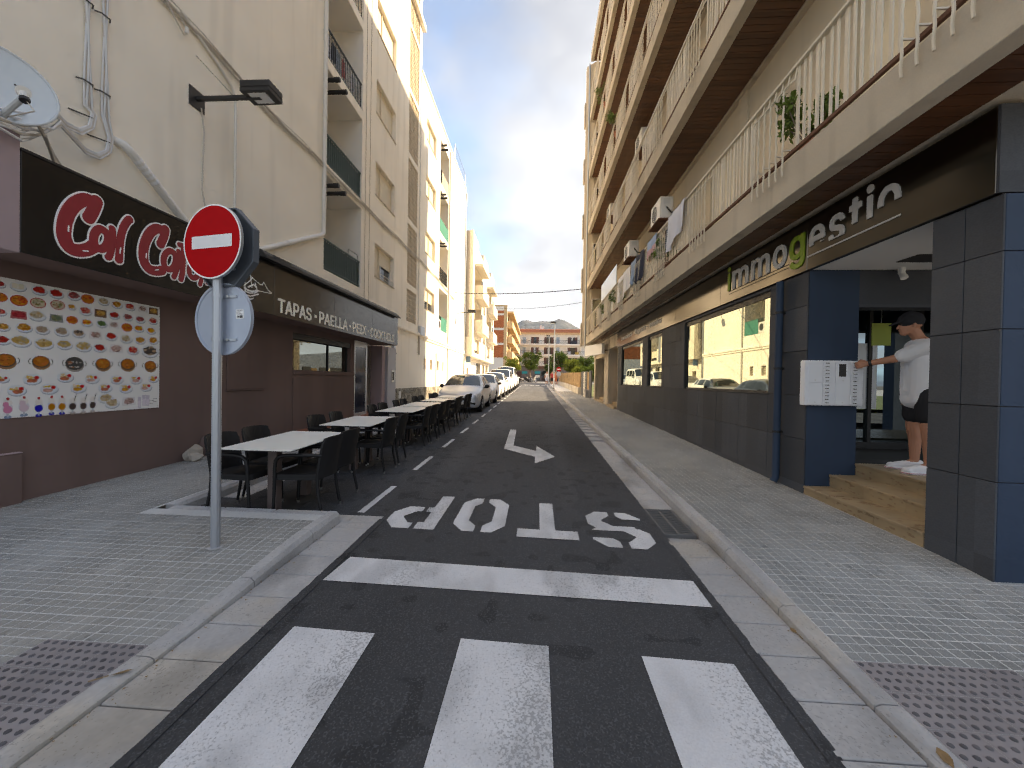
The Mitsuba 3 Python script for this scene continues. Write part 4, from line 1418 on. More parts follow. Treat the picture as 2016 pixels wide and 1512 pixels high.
pl('gas_pipe', G().tube([(XW + .05, 15.0, 2.45), (XW + .05, 15.0, 1.2), (XW + .08, 15.15, 1.0), (XW + .08, 15.15, .4)], .022, 8).tube([(XW + .05, 14.75, 2.55), (XW + .05, 15.5, 2.55)], .03, 8), 'mat_iron', smooth=40)
pl('gas_valve', bx(XW + .02, XW + .12, 15.1, 15.3, 2.62, 2.85, .01), 'mat_galv')
pl('vent_plate', bx(XW + .075, XW + .085, 15.8, 16.05, .70, 1.0, .002), 'mat_white_plastic')
# the wrapped stub of flue above the sign
fl = pl('flue', G().tube([(XW - .02, 4.98, 4.70), (XW + .07, 5.02, 4.67), (XW + .10, 5.10, 4.60), (XW + .12, 5.9, 3.98), (XW + .12, 6.3, 3.66)], .058, 14), 'mat_pipe_white', smooth=40)
for k in range(5):
    a = np.array([XW + .103, 5.17, 4.546]) + np.array([.004, .057, -.0445]) * k
    pl('flue_tape', G().tube([a, a + np.array([.003, .030, -.0235])], .0615, 14), 'mat_white_plastic')


def sag(p, q, drop, n=14):
    t = np.linspace(0, 1, n)[:, None]
    return np.array(p) * (1 - t) + np.array(q) * t - np.array([0, 0, 1]) * (4 * drop * t * (1 - t))


# bundle of cables along the facade
cb = thing('cable_bundle', 'bundle of cream cables running along the cream facade above the lamp and balconies', 'cable')
r2 = random.Random(9)
for k in range(5):
    pts = [(XW + .03 + .012 * (k % 3), 2.0, 7.42 + .03 * k)]
    for y in np.arange(3.0, 27.1, .55):
        base = 7.30 - .16 * np.clip((y - 4.5) / 3.5, 0, 1) + .10 * np.clip((y - 10) / 8, 0, 1) - .25 * np.clip((y - 22) / 4, 0, 1)
        pts.append((XW + .03 + .012 * (k % 3), y, base + .030 * k - .06 + .018 * math.sin(2.1 * y + k * 1.9) - .03 * abs(math.sin(y * 1.0)) + r2.uniform(-.006, .006)))
    part(cb, 'cable', G().tube(pts, .013 if k % 2 else .010, 6), 'mat_cable_cream' if k != 3 else 'mat_slab', smooth=50)
part(cb, 'loop', G().tube([(XW + .05, 5.55, 7.30), (XW + .06, 5.75, 7.08), (XW + .06, 5.93, 6.95), (XW + .06, 6.00, 7.05), (XW + .05, 5.85, 7.20)], .011, 6), 'mat_cable_cream')
part(cb, 'splice', G().tube([(XW + .07, 5.96, 7.0), (XW + .07, 5.97, 7.10)], .026, 8), 'mat_pipe_white')
part(cb, 'splice', G().tube([(XW + .07, 5.28, 7.36), (XW + .07, 5.45, 7.27)], .05, 8), 'mat_cable_cream')
cb2 = thing('cable_bundle', 'tied white cables dropping down the wall and bending towards the satellite dish', 'cable')
for gi, (yo, zb) in enumerate(((4.60, 4.55), (4.80, 4.36))):
    for k in range(4):
        o = .018 * k
        pts = [(XW + .04 + .01 * (k % 2), yo - .04 + o * .8, 9.0)]
        for z in np.arange(8.4, zb + .35, -.35):
            sl = (z - 4.5) / 4
            pts.append((XW + .04 + .012 * (k % 2), yo - .05 * sl + o * .8 + .018 * math.sin(z * 3.4 + k * 1.3), z))
        yb = yo + .05
        pts += [(XW + .05, yb + o, zb + .30), (XW + .05, yb - .03 + o, zb + .12), (XW + .06, yb - .14 + o * .5, zb + .01 - o), (XW + .12, yb - .32, zb - .03 - o), (XW + .35, yb - .75, zb + .02 - o), (XW + .72, 3.75 - .06 * k, 4.16 - .07 * k - .10 * gi), (XW + .95, 3.35, 3.95 - .06 * k - .08 * gi),
                (XW + 1.05, 3.05, 3.80 - .04 * k)]
        part(cb2, 'cable', G().tube(pts, .0125, 6), 'mat_cable_white' if k != 2 else 'mat_cable_cream', smooth=60)
    for z in (7.4, 6.2, 5.2):
        part(cb2, 'tie', G().tube([(XW + .01, yo - .09, z), (XW + .065, yo - .05, z), (XW + .07, yo + .05, z), (XW + .02, yo + .08, z - .01)], .009, 5), 'mat_iron')
    part(cb2, 'clip', G().tube([(XW, yo - .16, zb + .22), (XW + .06, yo + .06, zb + .24)], .008, 5), 'mat_iron')
for k in range(3):
    part(cb2, 'loose_cable', G().tube([(XW + .9, 3.5 + .03 * k, 3.95 - .04 * k), (XW + .55, 3.9, 3.86 - .04 * k), (XW + .2, 4.4 + .05 * k, 3.74 - .03 * k), (XW + .1, 5.0, 3.66), (XW + .08, 5.6, 3.58)], .014, 6), 'mat_cable_cream', smooth=60)
# cables over the street
for k, (p, q, dz, lab) in enumerate((((XW + .05, 26.4, 7.43), (2.55, 22.5, 6.80), .16, 'thick dark cable spanning the street above the parked cars, the lower and nearer of two'),
                                     ((-4.68, 40.5, 9.0), (2.55, 22.55, 6.05), .22, 'thin dark cable crossing the street farther back'))):
    put('street_cable', G().tube(sag(p, q, dz, 24), .022 if k == 0 else .014, 6), 'mat_black_plastic', label=lab, cat='cable')
# wall lamp
wl = thing('wall_lamp', 'black box street lamp on a horizontal arm above the restaurant sign', 'lamp')
yl, zl = 6.22, 6.14
part(wl, 'plate', bx(XW, XW + .015, yl - .14, yl + .16, zl - .16, zl + .16, .003), 'mat_black_metal')
part(wl, 'arm', bx(XW + .015, -4.62, yl - .03, yl + .03, zl - .025, zl + .035, .004), 'mat_black_metal')
part(wl, 'head', bx(-4.86, -4.36, yl - .17, yl + .17, zl + .06, zl + .17, .01), 'mat_black_metal')
part(wl, 'rim', G().box(-4.86, -4.36, yl - .17, yl + .17, zl - .01, zl + .056, .006), 'mat_black_metal')
part(wl, 'lens', bx(-4.76, -4.46, yl - .12, yl + .12, zl - .016, zl - .0105), 'mat_lamp_glass')
part(wl, 'stay', G().tube([(XW, yl + .0, zl + .72), (-5.1, yl, zl + .04)], .005, 5), 'mat_black_metal')

# ================================================================ the restaurant on the ground floor
rest_ = thing('restaurant', 'brown rendered restaurant front with a deep black sign box along the left pavement', 'shop front')


def pr2(name, g, m, **k):
    return part(rest_, name, g, m, **k)


WH = (8.38, 11.12, 1.70, 2.53)
pr2('wall', facade(XB, 1, 1.5, 11.30, 0, 2.68, [(*WH, .16)], .16), 'mat_brown')
pr2('wall_return', bx(XW, XB - .001, 11.10, 11.30, 0, 2.68), 'mat_brown')
pr2('ledge', bx(XB, XB + .025, 8.38, 11.29, 1.60, 1.69, .004), 'mat_brown')
pr2('ledge', bx(XB, XB + .018, 8.38, 11.29, 0.2, 1.535, .004), 'mat_brown')
wd = pr2('window', bx(XB - .15, XB - .14, *WH), 'mat_tint')
fr = G()
for yy in (WH[0], 10.05, WH[1] - .03):
    fr.box(XB - .139, XB - .11, yy, yy + .025, WH[2], WH[3])
put(f'{rest_}__window__frame', fr, 'mat_black_metal')
put(f'{rest_}__window__head', bx(XB - .139, XB - .02, WH[0], WH[1], WH[3] - .13, WH[3] - .001), 'mat_black_metal')
pr2('wall_panel', bx(XB, XB + .018, 6.515, 7.415, 1.30, 2.32, .004), 'mat_brown')
pr2('panel_ledge', bx(XB, XB + .032, 6.50, 7.43, 1.278, 1.298, .003), 'mat_brown')
pr2('low_block', bx(XB, XB + .06, 2.0, 3.76, 0, .70, .006), 'mat_brown')
pr2('low_block_cap', bx(XB, XB + .066, 2.0, 3.76, .701, .712, .003), 'mat_mauve')
# door zone
pr2('door_frame', G().box(XB - .05, XB + .0, 11.32, 11.38, .3, 2.66).box(XB - .05, XB, 12.10, 12.20, .3, 2.66).box(XB - .049, XB - .001, 11.38, 12.10, 2.47, 2.66).box(XB - .049, XB - .001, 11.38, 12.10, .30, .48), 'mat_alu')
dl_ = pr2('door', bx(XB - .04, XB - .02, 11.38, 12.10, .48, 2.47), 'mat_navy_glass')
scene['mat_navy_glass'] = {'type': 'twosided', 'bsdf': {'type': 'principled', 'base_color': C3(0.008, 0.011, 0.03), 'roughness': 0.12, 'specular': 0.5}}
sl = G()
for k in range(28):
    z = .50 + k * .07
    sl.box(XB - .019, XB - .012, 11.385, 12.095, z, z + .05)
put(f'{rest_}__door__blind', sl, 'mat_navy_glass')
pr2('door_jamb', bx(XW - .1, XB - .02, 13.45, 13.72, .2, 2.67, .005), 'mat_mauve')
pr2('entry_wall', bx(XW - 1.2, XW - 1.15, 12.2, 14.0, .2, 2.67), 'mat_brown')
pr2('entry_side_wall', bx(XW - 1.15, XB - .03, 12.203, 12.24, .2, 2.67), 'mat_brown')
pr2('street_door', bx(XW - .12, XW - .10, 13.73, 14.0, .4, 2.67), 'mat_tint')
ip = pr2('entry_pier', bx(XW, XB - .02, 14.0, 14.80, .2, 2.68, .005), 'mat_grey_pier')
mat('grey_pier', (0.47, 0.47, 0.50), 0.7)
put(f'{ip}__intercom', bx(XB - .019, XB + .0, 14.35, 14.62, 1.40, 1.85, .004), 'mat_steel')
put(f'{ip}__intercom_plate', bx(XB + .0005, XB + .004, 14.40, 14.57, 1.47, 1.78), 'mat_iron')
pr2('light_switch', bx(XW - 1.148, XW - 1.14, 12.55, 12.70, 1.55, 1.72), 'mat_white_plastic')
pr2('doorstep', bx(XB - .3, XB + .32, 8.3, 14.0, 0, 1, .004).map(lambda v: np.column_stack([v[:, 0], v[:, 1], np.where(v[:, 2] > .5, S(v[:, 1]) + .17, 0)])), 'mat_terra_floor')
# the sign box
pr2('sign_box', bx(XW + .002, XF - .012, 3.375, 13.33, 2.677, 3.61, .004), 'mat_brown')
pr2('sign_panel', bx(XF - .011, XF, 3.38, 5.99, 2.672, 3.62, .004), 'mat_sign_black')
pr2('sign_panel', bx(XF - .011, XF, 5.995, 6.92, 2.672, 3.62, .004), 'mat_sign_black')
for a, b in ((6.925, 9.07), (9.075, 11.23), (11.235, 13.33)):
    pr2('sign_panel', bx(XF - .011, XF, a, b, 2.672, 3.62, .004), 'mat_sign_brown')
pr2('sign_top_trim', bx(XW + .002, XF + .012, 3.38, 13.34, 3.621, 3.65, .004), 'mat_black_metal')
pr2('mauve_block', bx(XW + .01, XF + .008, 1.5, 3.372, 2.66, 3.78, .006), 'mat_mauve')
pr2('flashing', bx(XW + .01, XF - .2, 1.5, 3.36, 3.781, 3.82), 'mat_iron')
aw = thing('awning_cassette', 'long black rolled-up awning cassette on top of the sign box', 'awning')
part(aw, 'cassette', G().hull([(XF - .10, y, z) for y in (6.53, 13.2) for z in (3.655, 3.75)] + [(XF + .10, y, z) for y in (6.53, 13.2) for z in (3.62, 3.68)] + [(XF + .02, y, 3.76) for y in (6.53, 13.2)]), 'mat_black_metal')
part(aw, 'front_bar', bx(XF + .10, XF + .135, 6.53, 13.25, 3.60, 3.65, .006), 'mat_black_plastic')
part(aw, 'end_wrap', G().hull([(XF - .06, y, z) for y in (6.79, 7.27) for z in (3.65, 3.78)] + [(XF + .12, y, z) for y in (6.81, 7.24) for z in (3.61, 3.71)]), 'mat_iron')
# red brush lettering with a white outline
STK = [[(3.931, 3.218), (3.975, 3.324), (4.006, 3.433)], [(3.974, 3.396), (3.923, 3.409), (3.862, 3.374), (3.789, 3.285), (3.732, 3.151), (3.71, 3.018), (3.716, 2.924), (3.751, 2.854), (3.815, 2.834), (3.9, 2.863), (3.977, 2.932)],
       [(4.048, 3.145), (4.108, 3.118), (4.124, 3.044), (4.083, 2.948), (4.016, 2.926), (3.979, 2.986), (3.993, 3.082), (4.048, 3.145)], [(4.163, 3.194), (4.169, 3.074), (4.152, 2.931), (4.124, 2.856)], [(4.353, 3.375), (4.294, 3.274), (4.257, 3.136), (4.244, 2.992), (4.238, 2.861)],
       [(4.736, 3.216), (4.78, 3.327), (4.803, 3.429)], [(4.761, 3.389), (4.698, 3.399), (4.62, 3.336), (4.554, 3.211), (4.519, 3.068), (4.528, 2.938), (4.582, 2.863), (4.668, 2.854), (4.756, 2.886)], [(4.868, 3.172), (4.934, 3.145), (4.945, 3.049), (4.893, 2.946), (4.814, 2.931), (4.78, 3.0), (4.796, 3.097), (4.868, 3.172)],
       [(4.989, 3.204), (4.998, 3.083), (4.962, 2.945), (4.924, 2.847)], [(5.069, 3.294), (5.06, 3.155), (5.052, 2.988), (5.028, 2.845)], [(5.001, 3.3), (5.1, 3.311), (5.173, 3.328)], [(5.227, 3.141), (5.297, 3.118), (5.309, 3.025), (5.26, 2.926), (5.182, 2.922), (5.152, 2.991), (5.169, 3.068), (5.227, 3.141)],
       [(5.36, 3.161), (5.369, 3.041), (5.351, 2.919), (5.33, 2.848)], [(5.464, 3.145), (5.47, 3.037), (5.454, 2.897)], [(5.464, 3.07), (5.518, 3.134), (5.572, 3.102), (5.583, 2.983), (5.572, 2.876)]]


def brush(pts, r0):
    p = np.array(pts)
    t = np.linspace(0, 1, len(p))
    tt = np.linspace(0, 1, 40)
    from scipy.interpolate import make_interp_spline
    k = min(3, len(p) - 1)
    q = make_interp_spline(t, p, k=k)(tt)
    return LineString(q).buffer(r0)


onF = lambda v: np.column_stack([XF + v[:, 2], v[:, 0], v[:, 1]])
cal = thing('restaurant_sign', 'dark red brush lettering outlined in white on the black sign box', 'sign')
RR = [.060, .064, .042, .036, .042, .054, .058, .039, .034, .039, .033, .036, .032, .026, .026]
groups = [[0, 1, 2, 3], [4], [5, 6, 7, 8], [9, 10], [11, 12], [13, 14]]
for gset in groups:
    red = unary_union([brush(STK[i], RR[i]) for i in gset])
    l_ = part(cal, 'letter', G().prism(red.buffer(.017), .001, .006, onF), 'mat_sign_white')
    put(f'{l_}__face', G().prism(red, .006, .010, onF), 'mat_sign_red')
for a, b in (((3.749, 3.059), (3.746, 3.005)), ((3.88, 2.849), (3.923, 2.86)), ((4.253, 3.005), (4.246, 2.94)), ((4.554, 3.037), (4.55, 2.983)), ((4.667, 2.867), (4.71, 2.881))):
    part(cal, 'highlight', G().prism(LineString([a, b]).buffer(.007), .010, .012, onF), 'mat_sign_white')
# white line drawing of a boat
bt = thing('boat_drawing', 'white line drawing of a fishing boat and cliff on the black sign', 'sign')
for k, (pts, r) in enumerate((([(6.308, 3.456), (6.318, 3.251), (6.359, 3.044)], .008), ([(6.091, 3.282), (6.22, 3.296), (6.319, 3.232), (6.394, 3.198), (6.551, 3.145), (6.605, 3.148), (6.644, 3.205), (6.757, 3.089), (6.851, 3.062)], .007), ([(6.197, 3.174), (6.204, 3.06), (6.202, 2.899)], .007),
                              ([(6.176, 3.035), (6.295, 3.136), (6.382, 3.222)], .008), ([(6.189, 3.003), (6.273, 2.978), (6.372, 2.982), (6.487, 3.028)], .014), ([(6.2, 2.952), (6.297, 2.939), (6.424, 2.966), (6.513, 3.024)], .010), ([(6.513, 3.024), (6.843, 3.05)], .006), ([(6.225, 2.896), (6.323, 2.89), (6.424, 2.93), (6.514, 2.968)], .011),
                              ([(6.273, 3.032), (6.396, 3.107), (6.46, 3.068)], .013), ([(6.433, 3.134), (6.473, 3.052)], .012), ([(6.283, 2.854), (6.327, 2.838), (6.391, 2.87)], .010))):
    part(bt, 'stroke', G().prism(LineString(pts).buffer(r), .001, .004, onF), 'mat_sign_white')
tp = thing('menu_lettering', 'cream capital lettering reading TAPAS PAELLA PEIX COCKTAILS on the brown sign', 'sign')
for wd_, a, b in (('TAPAS', 7.027, 8.116), ('·', 8.234, 8.31), ('PAELLA', 8.417, 9.722), ('·', 9.819, 9.894), ('PEIX', 9.991, 10.799), ('·', 10.907, 10.983), ('COCKTAILS', 11.09, 12.966)):
    m = text_shape(wd_, .25)
    v = np.array(m.vertices)
    if wd_ == '·':
        part(tp, 'dot', bx(XF, XF + .01, a, b, 2.838, 2.897), 'mat_sign_text')
        continue
    u = (v[:, 0] - v[:, 0].min()) / np.ptp(v[:, 0])
    part(tp, 'word', G().add(np.column_stack([XF + v[:, 2] * 3, a + (b - a) * u, 2.752 + v[:, 1]]), m.faces), 'mat_sign_text')
# the printed menu board
PY0 = 2.95
po = thing('menu_poster', 'large white printed menu board with rows of dishes on the brown wall', 'poster')
part(po, 'board', bx(XB, XB + .012, PY0, 5.287, 1.07, 2.505, .002), 'mat_sign_white')
ROWS = [[(3.612,2.428,0.05,'m'),(3.752,2.439,0.067,'b'),(3.916,2.437,0.07,'m'),(4.077,2.436,0.072,'m'),(4.238,2.445,0.07,'h'),(4.392,2.438,0.07,'o'),(4.551,2.441,0.067,'w'),(4.711,2.434,0.068,'c'),(4.873,2.435,0.069,'r'),(5.036,2.434,0.062,'s'),(5.196,2.436,0.063,'k')],[(3.609,2.296,0.058,'o'),(3.766,2.296,0.071,'o'),(3.923,2.304,0.07,'e'),(4.091,2.305,0.069,'e'),(4.221,2.317,0.045,'g'),(4.357,2.297,0.071,'r'),(4.517,2.291,0.066,'k'),(4.681,2.292,0.068,'m'),(4.849,2.292,0.065,'h'),(5.014,2.287,0.069,'h'),(5.184,2.293,0.069,'r')],[(3.609,2.147,0.05,'r'),(3.753,2.148,0.068,'t'),(3.909,2.156,0.078,'w'),(4.073,2.163,0.065,'a'),(4.222,2.158,0.058,'o'),(4.382,2.155,0.062,'y'),(4.534,2.159,0.064,'v'),(4.675,2.165,0.061,'s'),(4.839,2.161,0.07,'o'),(4.999,2.161,0.069,'y'),(5.166,2.158,0.066,'y')],[(3.63,2.006,0.059,'c'),(3.794,2.017,0.069,'c'),(3.959,2.014,0.067,'w2'),(4.125,2.016,0.073,'w2'),(4.294,2.017,0.069,'d'),(4.468,2.017,0.072,'s2'),(4.642,2.02,0.073,'m'),(4.834,2.014,0.079,'w'),(5.008,2.012,0.074,'c'),(5.186,2.02,0.074,'c')],[(3.631,1.868,0.064,'m'),(3.781,1.871,0.087,'f1'),(3.969,1.869,0.088,'f1'),(4.155,1.869,0.078,'f1'),(4.342,1.869,0.089,'f1'),(4.519,1.87,0.074,'m'),(4.715,1.866,0.083,'s2'),(4.918,1.87,0.082,'r'),(5.148,1.864,0.122,'d2')],[(3.661,1.661,0.099,'P'),(3.941,1.663,0.094,'P'),(4.258,1.66,0.111,'B'),(4.556,1.668,0.103,'P'),(4.853,1.668,0.109,'P'),(5.15,1.672,0.1,'P')],[(3.636,1.475,0.051,'F'),(3.866,1.475,0.081,'F'),(4.165,1.496,0.082,'F'),(4.44,1.485,0.08,'F'),(4.72,1.479,0.08,'F'),(4.951,1.475,0.083,'F'),(5.204,1.489,0.075,'F')],[(3.737,1.362,0.079,'F'),(4.016,1.368,0.082,'F'),(4.295,1.369,0.083,'F'),(4.58,1.371,0.081,'F'),(4.826,1.363,0.086,'F'),(5.088,1.369,0.083,'F')],[(3.671,1.182,0.048,'G0'),(3.801,1.191,0.053,'G1'),(3.922,1.183,0.048,'G2'),(4.034,1.183,0.043,'G3'),(4.138,1.183,0.046,'G3'),(4.241,1.183,0.047,'G4'),(4.341,1.181,0.045,'G4'),(4.438,1.181,0.043,'G4'),(4.594,1.234,0.086,'w'),(4.661,1.165,0.087,'w'),(4.864,1.183,0.088,'s'),(5.006,1.16,0.024,'L'),(5.069,1.188,0.026,'L'),(5.128,1.177,0.026,'L')]]
pg = G()
rp = random.Random(21)
LAY = [0]


def blob(y, z, ry, rz, col, n=14, wob=0.0, lay=None):
    LAY[0] += 1
    x = XB + .0126 + (lay if lay is not None else 0)
    a0 = rp.random() * 6
    a = np.arange(n) * 2 * np.pi / n
    w = 1 + wob * np.array([rp.uniform(-1, 1) for _ in range(n)])
    v = np.column_stack([np.full(n, x), y + ry * w * np.cos(a), z + rz * w * np.sin(a)])
    v = np.vstack([v, [x, y, z]])
    if max(col) - min(col) > .12:
        col = tuple(max(.004, .82 * c_ - .22 * (max(col) - c_)) for c_ in col)
    pg.add(v, [[k, (k + 1) % n, n] for k in range(n)], col)


PAL = {'m': [(.42, .07, .05), (.50, .13, .09), (.33, .05, .04)], 'o': [(.62, .26, .07), (.72, .40, .16), (.45, .09, .04)], 'c': [(.60, .33, .12), (.42, .20, .09), (.70, .50, .25)], 'r': [(.48, .10, .10), (.62, .24, .20), (.70, .45, .38)],
       'h': [(.38, .12, .12), (.50, .24, .24), (.16, .07, .07)], 'w': [(.62, .52, .36), (.50, .36, .22), (.72, .66, .55)], 'w2': [(.42, .34, .27), (.55, .46, .36), (.28, .20, .15)], 'y': [(.75, .48, .06), (.68, .36, .06), (.55, .14, .05)], 'v': [(.06, .13, .04), (.11, .20, .06)],
       'e': [(.66, .60, .46), (.30, .16, .07), (.16, .24, .08)], 'd': [(.05, .04, .035), (.45, .33, .24), (.55, .45, .36)], 'f': [(.55, .40, .19), (.42, .38, .33), (.66, .55, .35)], 'b': [(.66, .62, .46), (.60, .55, .40)], 's': [(.50, .35, .33), (.22, .15, .12), (.62, .55, .5)],
       'k': [(.62, .42, .20), (.50, .30, .12)], 't': [(.45, .12, .13), (.35, .08, .09)], 'a': [(.12, .16, .09), (.30, .30, .16)], 'P': [(.48, .22, .07), (.58, .34, .14), (.25, .10, .05), (.60, .25, .15)], 'B': [(.05, .05, .05), (.40, .20, .12), (.45, .42, .40)]}
for row in ROWS:
    for (y, z, r, k) in row:
        if y < PY0:
            continue
        rz = r * .72
        y, z = y + rp.uniform(-.008, .008), z + rp.uniform(-.006, .006)
        k0 = k[0]
        if k0 == 'G':
            tone = {'0': (.72, .36, .50), '1': (.75, .62, .68), '2': (.05, .09, .42), '3': (.52, .28, .06), '4': (.055, .035, .03)}[k[1]]
            blob(y, z - .098, r * .62, .018, (.30, .36, .50) if k[1] in '01' else ((.03, .07, .40) if k[1] in '23' else (.45, .38, .33)), lay=.0)
            pg.add([(XB + .0128, y - .008, z - .10), (XB + .0128, y + .008, z - .10), (XB + .0128, y + .008, z - .03), (XB + .0128, y - .008, z - .03)], [[0, 1, 2, 3]], (.45, .48, .55))
            blob(y, z - .01, r * .86, .058, (.62, .63, .68), lay=.0004)
            blob(y, z - .022, r * .74, .040, tone, lay=.0008)
            blob(y, z + .048, r * .72, .034, (.74, .70, .66), wob=.1, lay=.0010)
            if k[1] in '01':
                blob(y - .015, z + .03, r * .5, .03, tone, wob=.12, lay=.0012)
            if k[1] != '4':
                blob(y, z + .088, .013, .014, (.42, .02, .04), lay=.0014)
            else:
                pg.add([(XB + .0140, y + .01, z + .04), (XB + .0140, y + .018, z + .04), (XB + .0140, y + .04, z + .12), (XB + .0140, y + .032, z + .12)], [[0, 1, 2, 3]], (.05, .04, .04))
            continue
        if k0 == 'L':
            pg.add([(XB + .0126, y - r * .8, z - .075), (XB + .0126, y + r * .8, z - .075), (XB + .0126, y + r, z + .075), (XB + .0126, y - r, z + .075)], [[0, 1, 2, 3]], (.55, .52, .60))
            pg.add([(XB + .0130, y - r * .6, z - .065), (XB + .0130, y + r * .6, z - .065), (XB + .0130, y + r * .75, z + .02), (XB + .0130, y - r * .75, z + .02)], [[0, 1, 2, 3]], (.68, .62, .70))
            continue
        cols = PAL.get(k if k in PAL else k0, PAL['c'])
        if k0 in 'PB':
            for s_ in (-1, 1):
                a = np.linspace(-1.2, 1.2, 10)
                yc = y + s_ * (r * .80 + .026 * np.cos(a))
                zc = z + .035 * np.sin(a) * .8
                vi = np.column_stack([np.full(10, XB + .0126), yc, zc])
                vo = np.column_stack([np.full(10, XB + .0126), yc + s_ * .007, zc * 1.0 + .006 * np.sin(a)])
                pg.add(np.vstack([vi, vo]), [[q, q + 1, 11 + q, 10 + q] for q in range(9)], (.10, .09, .08))
            blob(y + .004, z - .022, r * .84, r * .70, (.30, .19, .12) if k0 == 'P' else (.30, .27, .25), n=20, lay=.0002)
            blob(y, z, r * .83, r * .69, (.05, .045, .04), n=20, lay=.0004)
            blob(y, z + .003, r * .74, r * .60, cols[0], n=20, lay=.0006)
            for q in range(16):
                a, d = rp.random() * 6.28, r * .58 * rp.random() ** .5
                blob(y + d * math.cos(a), z + d * math.sin(a) * .8, r * rp.uniform(.06, .19), r * rp.uniform(.05, .10), rp.choice(cols), n=8, wob=.3, lay=.0007 + .00005 * q)
            continue
        if k0 in 'stak' and k != 'k':
            q4 = [(-1, -.62), (1, -.62), (.86, .62), (-.86, .62)]
            pg.add([(XB + .0126, y + r * a, z + r * b) for a, b in q4], [[0, 1, 2, 3]], {'s': (.66, .65, .66), 't': (.36, .10, .11), 'a': (.16, .18, .21)}[k0])
            pg.add([(XB + .0130, y + r * a * .85, z + r * b * .85) for a, b in q4], [[0, 1, 2, 3]], {'s': (.72, .71, .72), 't': (.42, .11, .12), 'a': (.30, .31, .30)}[k0])
            base = .0008
        elif k0 == 'k':
            pg.add([(XB + .0126, y - r, z - rz), (XB + .0126, y + r, z - rz), (XB + .0126, y + r, z + rz), (XB + .0126, y - r, z + rz)], [[0, 1, 2, 3]], (.16, .09, .05))
            base = .0006
        elif k0 in 'oe':
            blob(y, z, r, rz * 1.1, (.46, .08, .04), n=20, lay=.0)
            blob(y, z, r * .88, rz * .96, (.62, .30, .12) if k0 == 'o' else (.66, .60, .48), n=18, lay=.0004)
            base = .0006
        else:
            blob(y + .004, z - .010, r, rz, (.34, .38, .44), n=20, lay=.0)
            blob(y, z, r * .98, rz * .97, (.66, .70, .74), n=20, lay=.0003)
            base = .0006
        if k == 'f1':
            blob(y, z + .006, r * .82, rz * .42, (.56, .42, .20), n=14, wob=.15, lay=base)
        if k == 'F':
            for q in range(11):
                blob(y + rp.uniform(-.6, .1) * r, z + rp.uniform(.05, .6) * rz, r * .20, r * .05, (.70, .48, .12), n=7, wob=.2, lay=base + .00003 * q)
            blob(y + .45 * r, z + .25 * rz, r * .27, r * .25, (.55, .10, .04), n=10, lay=base + .0004)
            c_ = rp.choice([(.45, .20, .14), (.55, .33, .13), (.60, .40, .35)])
            blob(y + rp.uniform(-.25, .15) * r, z - .30 * rz, r * .55, r * .26, c_, n=12, wob=.15, lay=base + .0005)
            blob(y + rp.uniform(-.3, .2) * r, z - .35 * rz, r * .25, r * .12, tuple(min(1, 1.35 * q) for q in c_), n=9, wob=.2, lay=base + .0006)
            continue
        if k == 'b':
            for s_ in (-1, 1):
                pg.add([(XB + .0134, y + s_ * r * .04, z - rz * .55), (XB + .0134, y + s_ * r * .72, z - rz * .45), (XB + .0134, y + s_ * r * .66, z + rz * .62), (XB + .0134, y + s_ * r * .04, z + rz * .52)], [[0, 1, 2, 3]], (.68, .64, .50))
            continue
        blob(y, z + .004, r * .74, rz * .70, cols[0], n=14, wob=.16, lay=base)
        for q in range(22):
            a, d = rp.random() * 6.28, r * .68 * rp.random() ** .5
            f_ = rp.uniform(.55, 1.25)
            blob(y + d * math.cos(a), z + d * math.sin(a) * .68 + .004, r * rp.uniform(.10, .27), r * rp.uniform(.06, .14), tuple(min(.85, f_ * q_) for q_ in rp.choice(cols)), n=7, wob=.35, lay=base + .00004 * (q + 1))
for q in range(4):
    pg.add([(XB + .0126, 5.20 - .06 * (q % 2), 1.20 - .022 * q), (XB + .0126, 5.255 - .05 * (q % 2), 1.20 - .022 * q), (XB + .0126, 5.255 - .05 * (q % 2), 1.206 - .022 * q), (XB + .0126, 5.20 - .06 * (q % 2), 1.206 - .022 * q)], [[0, 1, 2, 3]], (.10, .10, .12))
part(po, 'print', pg, 'mat_vcol', color=True)
for y, z in ((5.26, 1.10), (5.26, 2.47), (4.2, 2.49), (4.2, 1.09)):
    part(po, 'screw', G().tube([(XB + .012, y, z), (XB + .016, y, z)], .007, 8), 'mat_steel')
# satellite dish on the mauve block
sd = thing('satellite_dish', 'pale grey satellite dish standing on the mauve block beside the black sign', 'satellite dish')
Cd = np.array([-4.95, 3.26, 4.17])
nd = np.array([.80, -.42, .34])
nd /= np.linalg.norm(nd)
ud = np.cross([0, 0, 1], nd)
ud /= np.linalg.norm(ud)
vd = np.cross(nd, ud)
RD = .42
gd, nr, na = G(), 8, 44
v = []
for i in range(nr + 1):
    r = RD * i / nr
    for k in range(na):
        a = 2 * np.pi * k / na
        v.append(Cd + ud * r * .92 * math.cos(a) + vd * r * math.sin(a) + nd * (r * r * .42 - .05))
f = [[i * na + k, i * na + (k + 1) % na, (i + 1) * na + (k + 1) % na, (i + 1) * na + k] for i in range(nr) for k in range(na)]
part(sd, 'reflector', gd.add(v, f), 'mat_dish', smooth=True)
mat('dish', (0.50, 0.535, 0.55), 0.5)
a = np.linspace(0, 2 * np.pi, 45)
part(sd, 'rim', G().tube(Cd + np.outer(np.cos(a), ud) * RD * .92 + np.outer(np.sin(a), vd) * RD + nd * (RD * RD * .42 - .05), .011, 6, cap=False), 'mat_dish', smooth=60)
foot = np.array([-4.80, 3.20, 3.80])
lnb = np.array([-4.46, 3.13, 3.93])
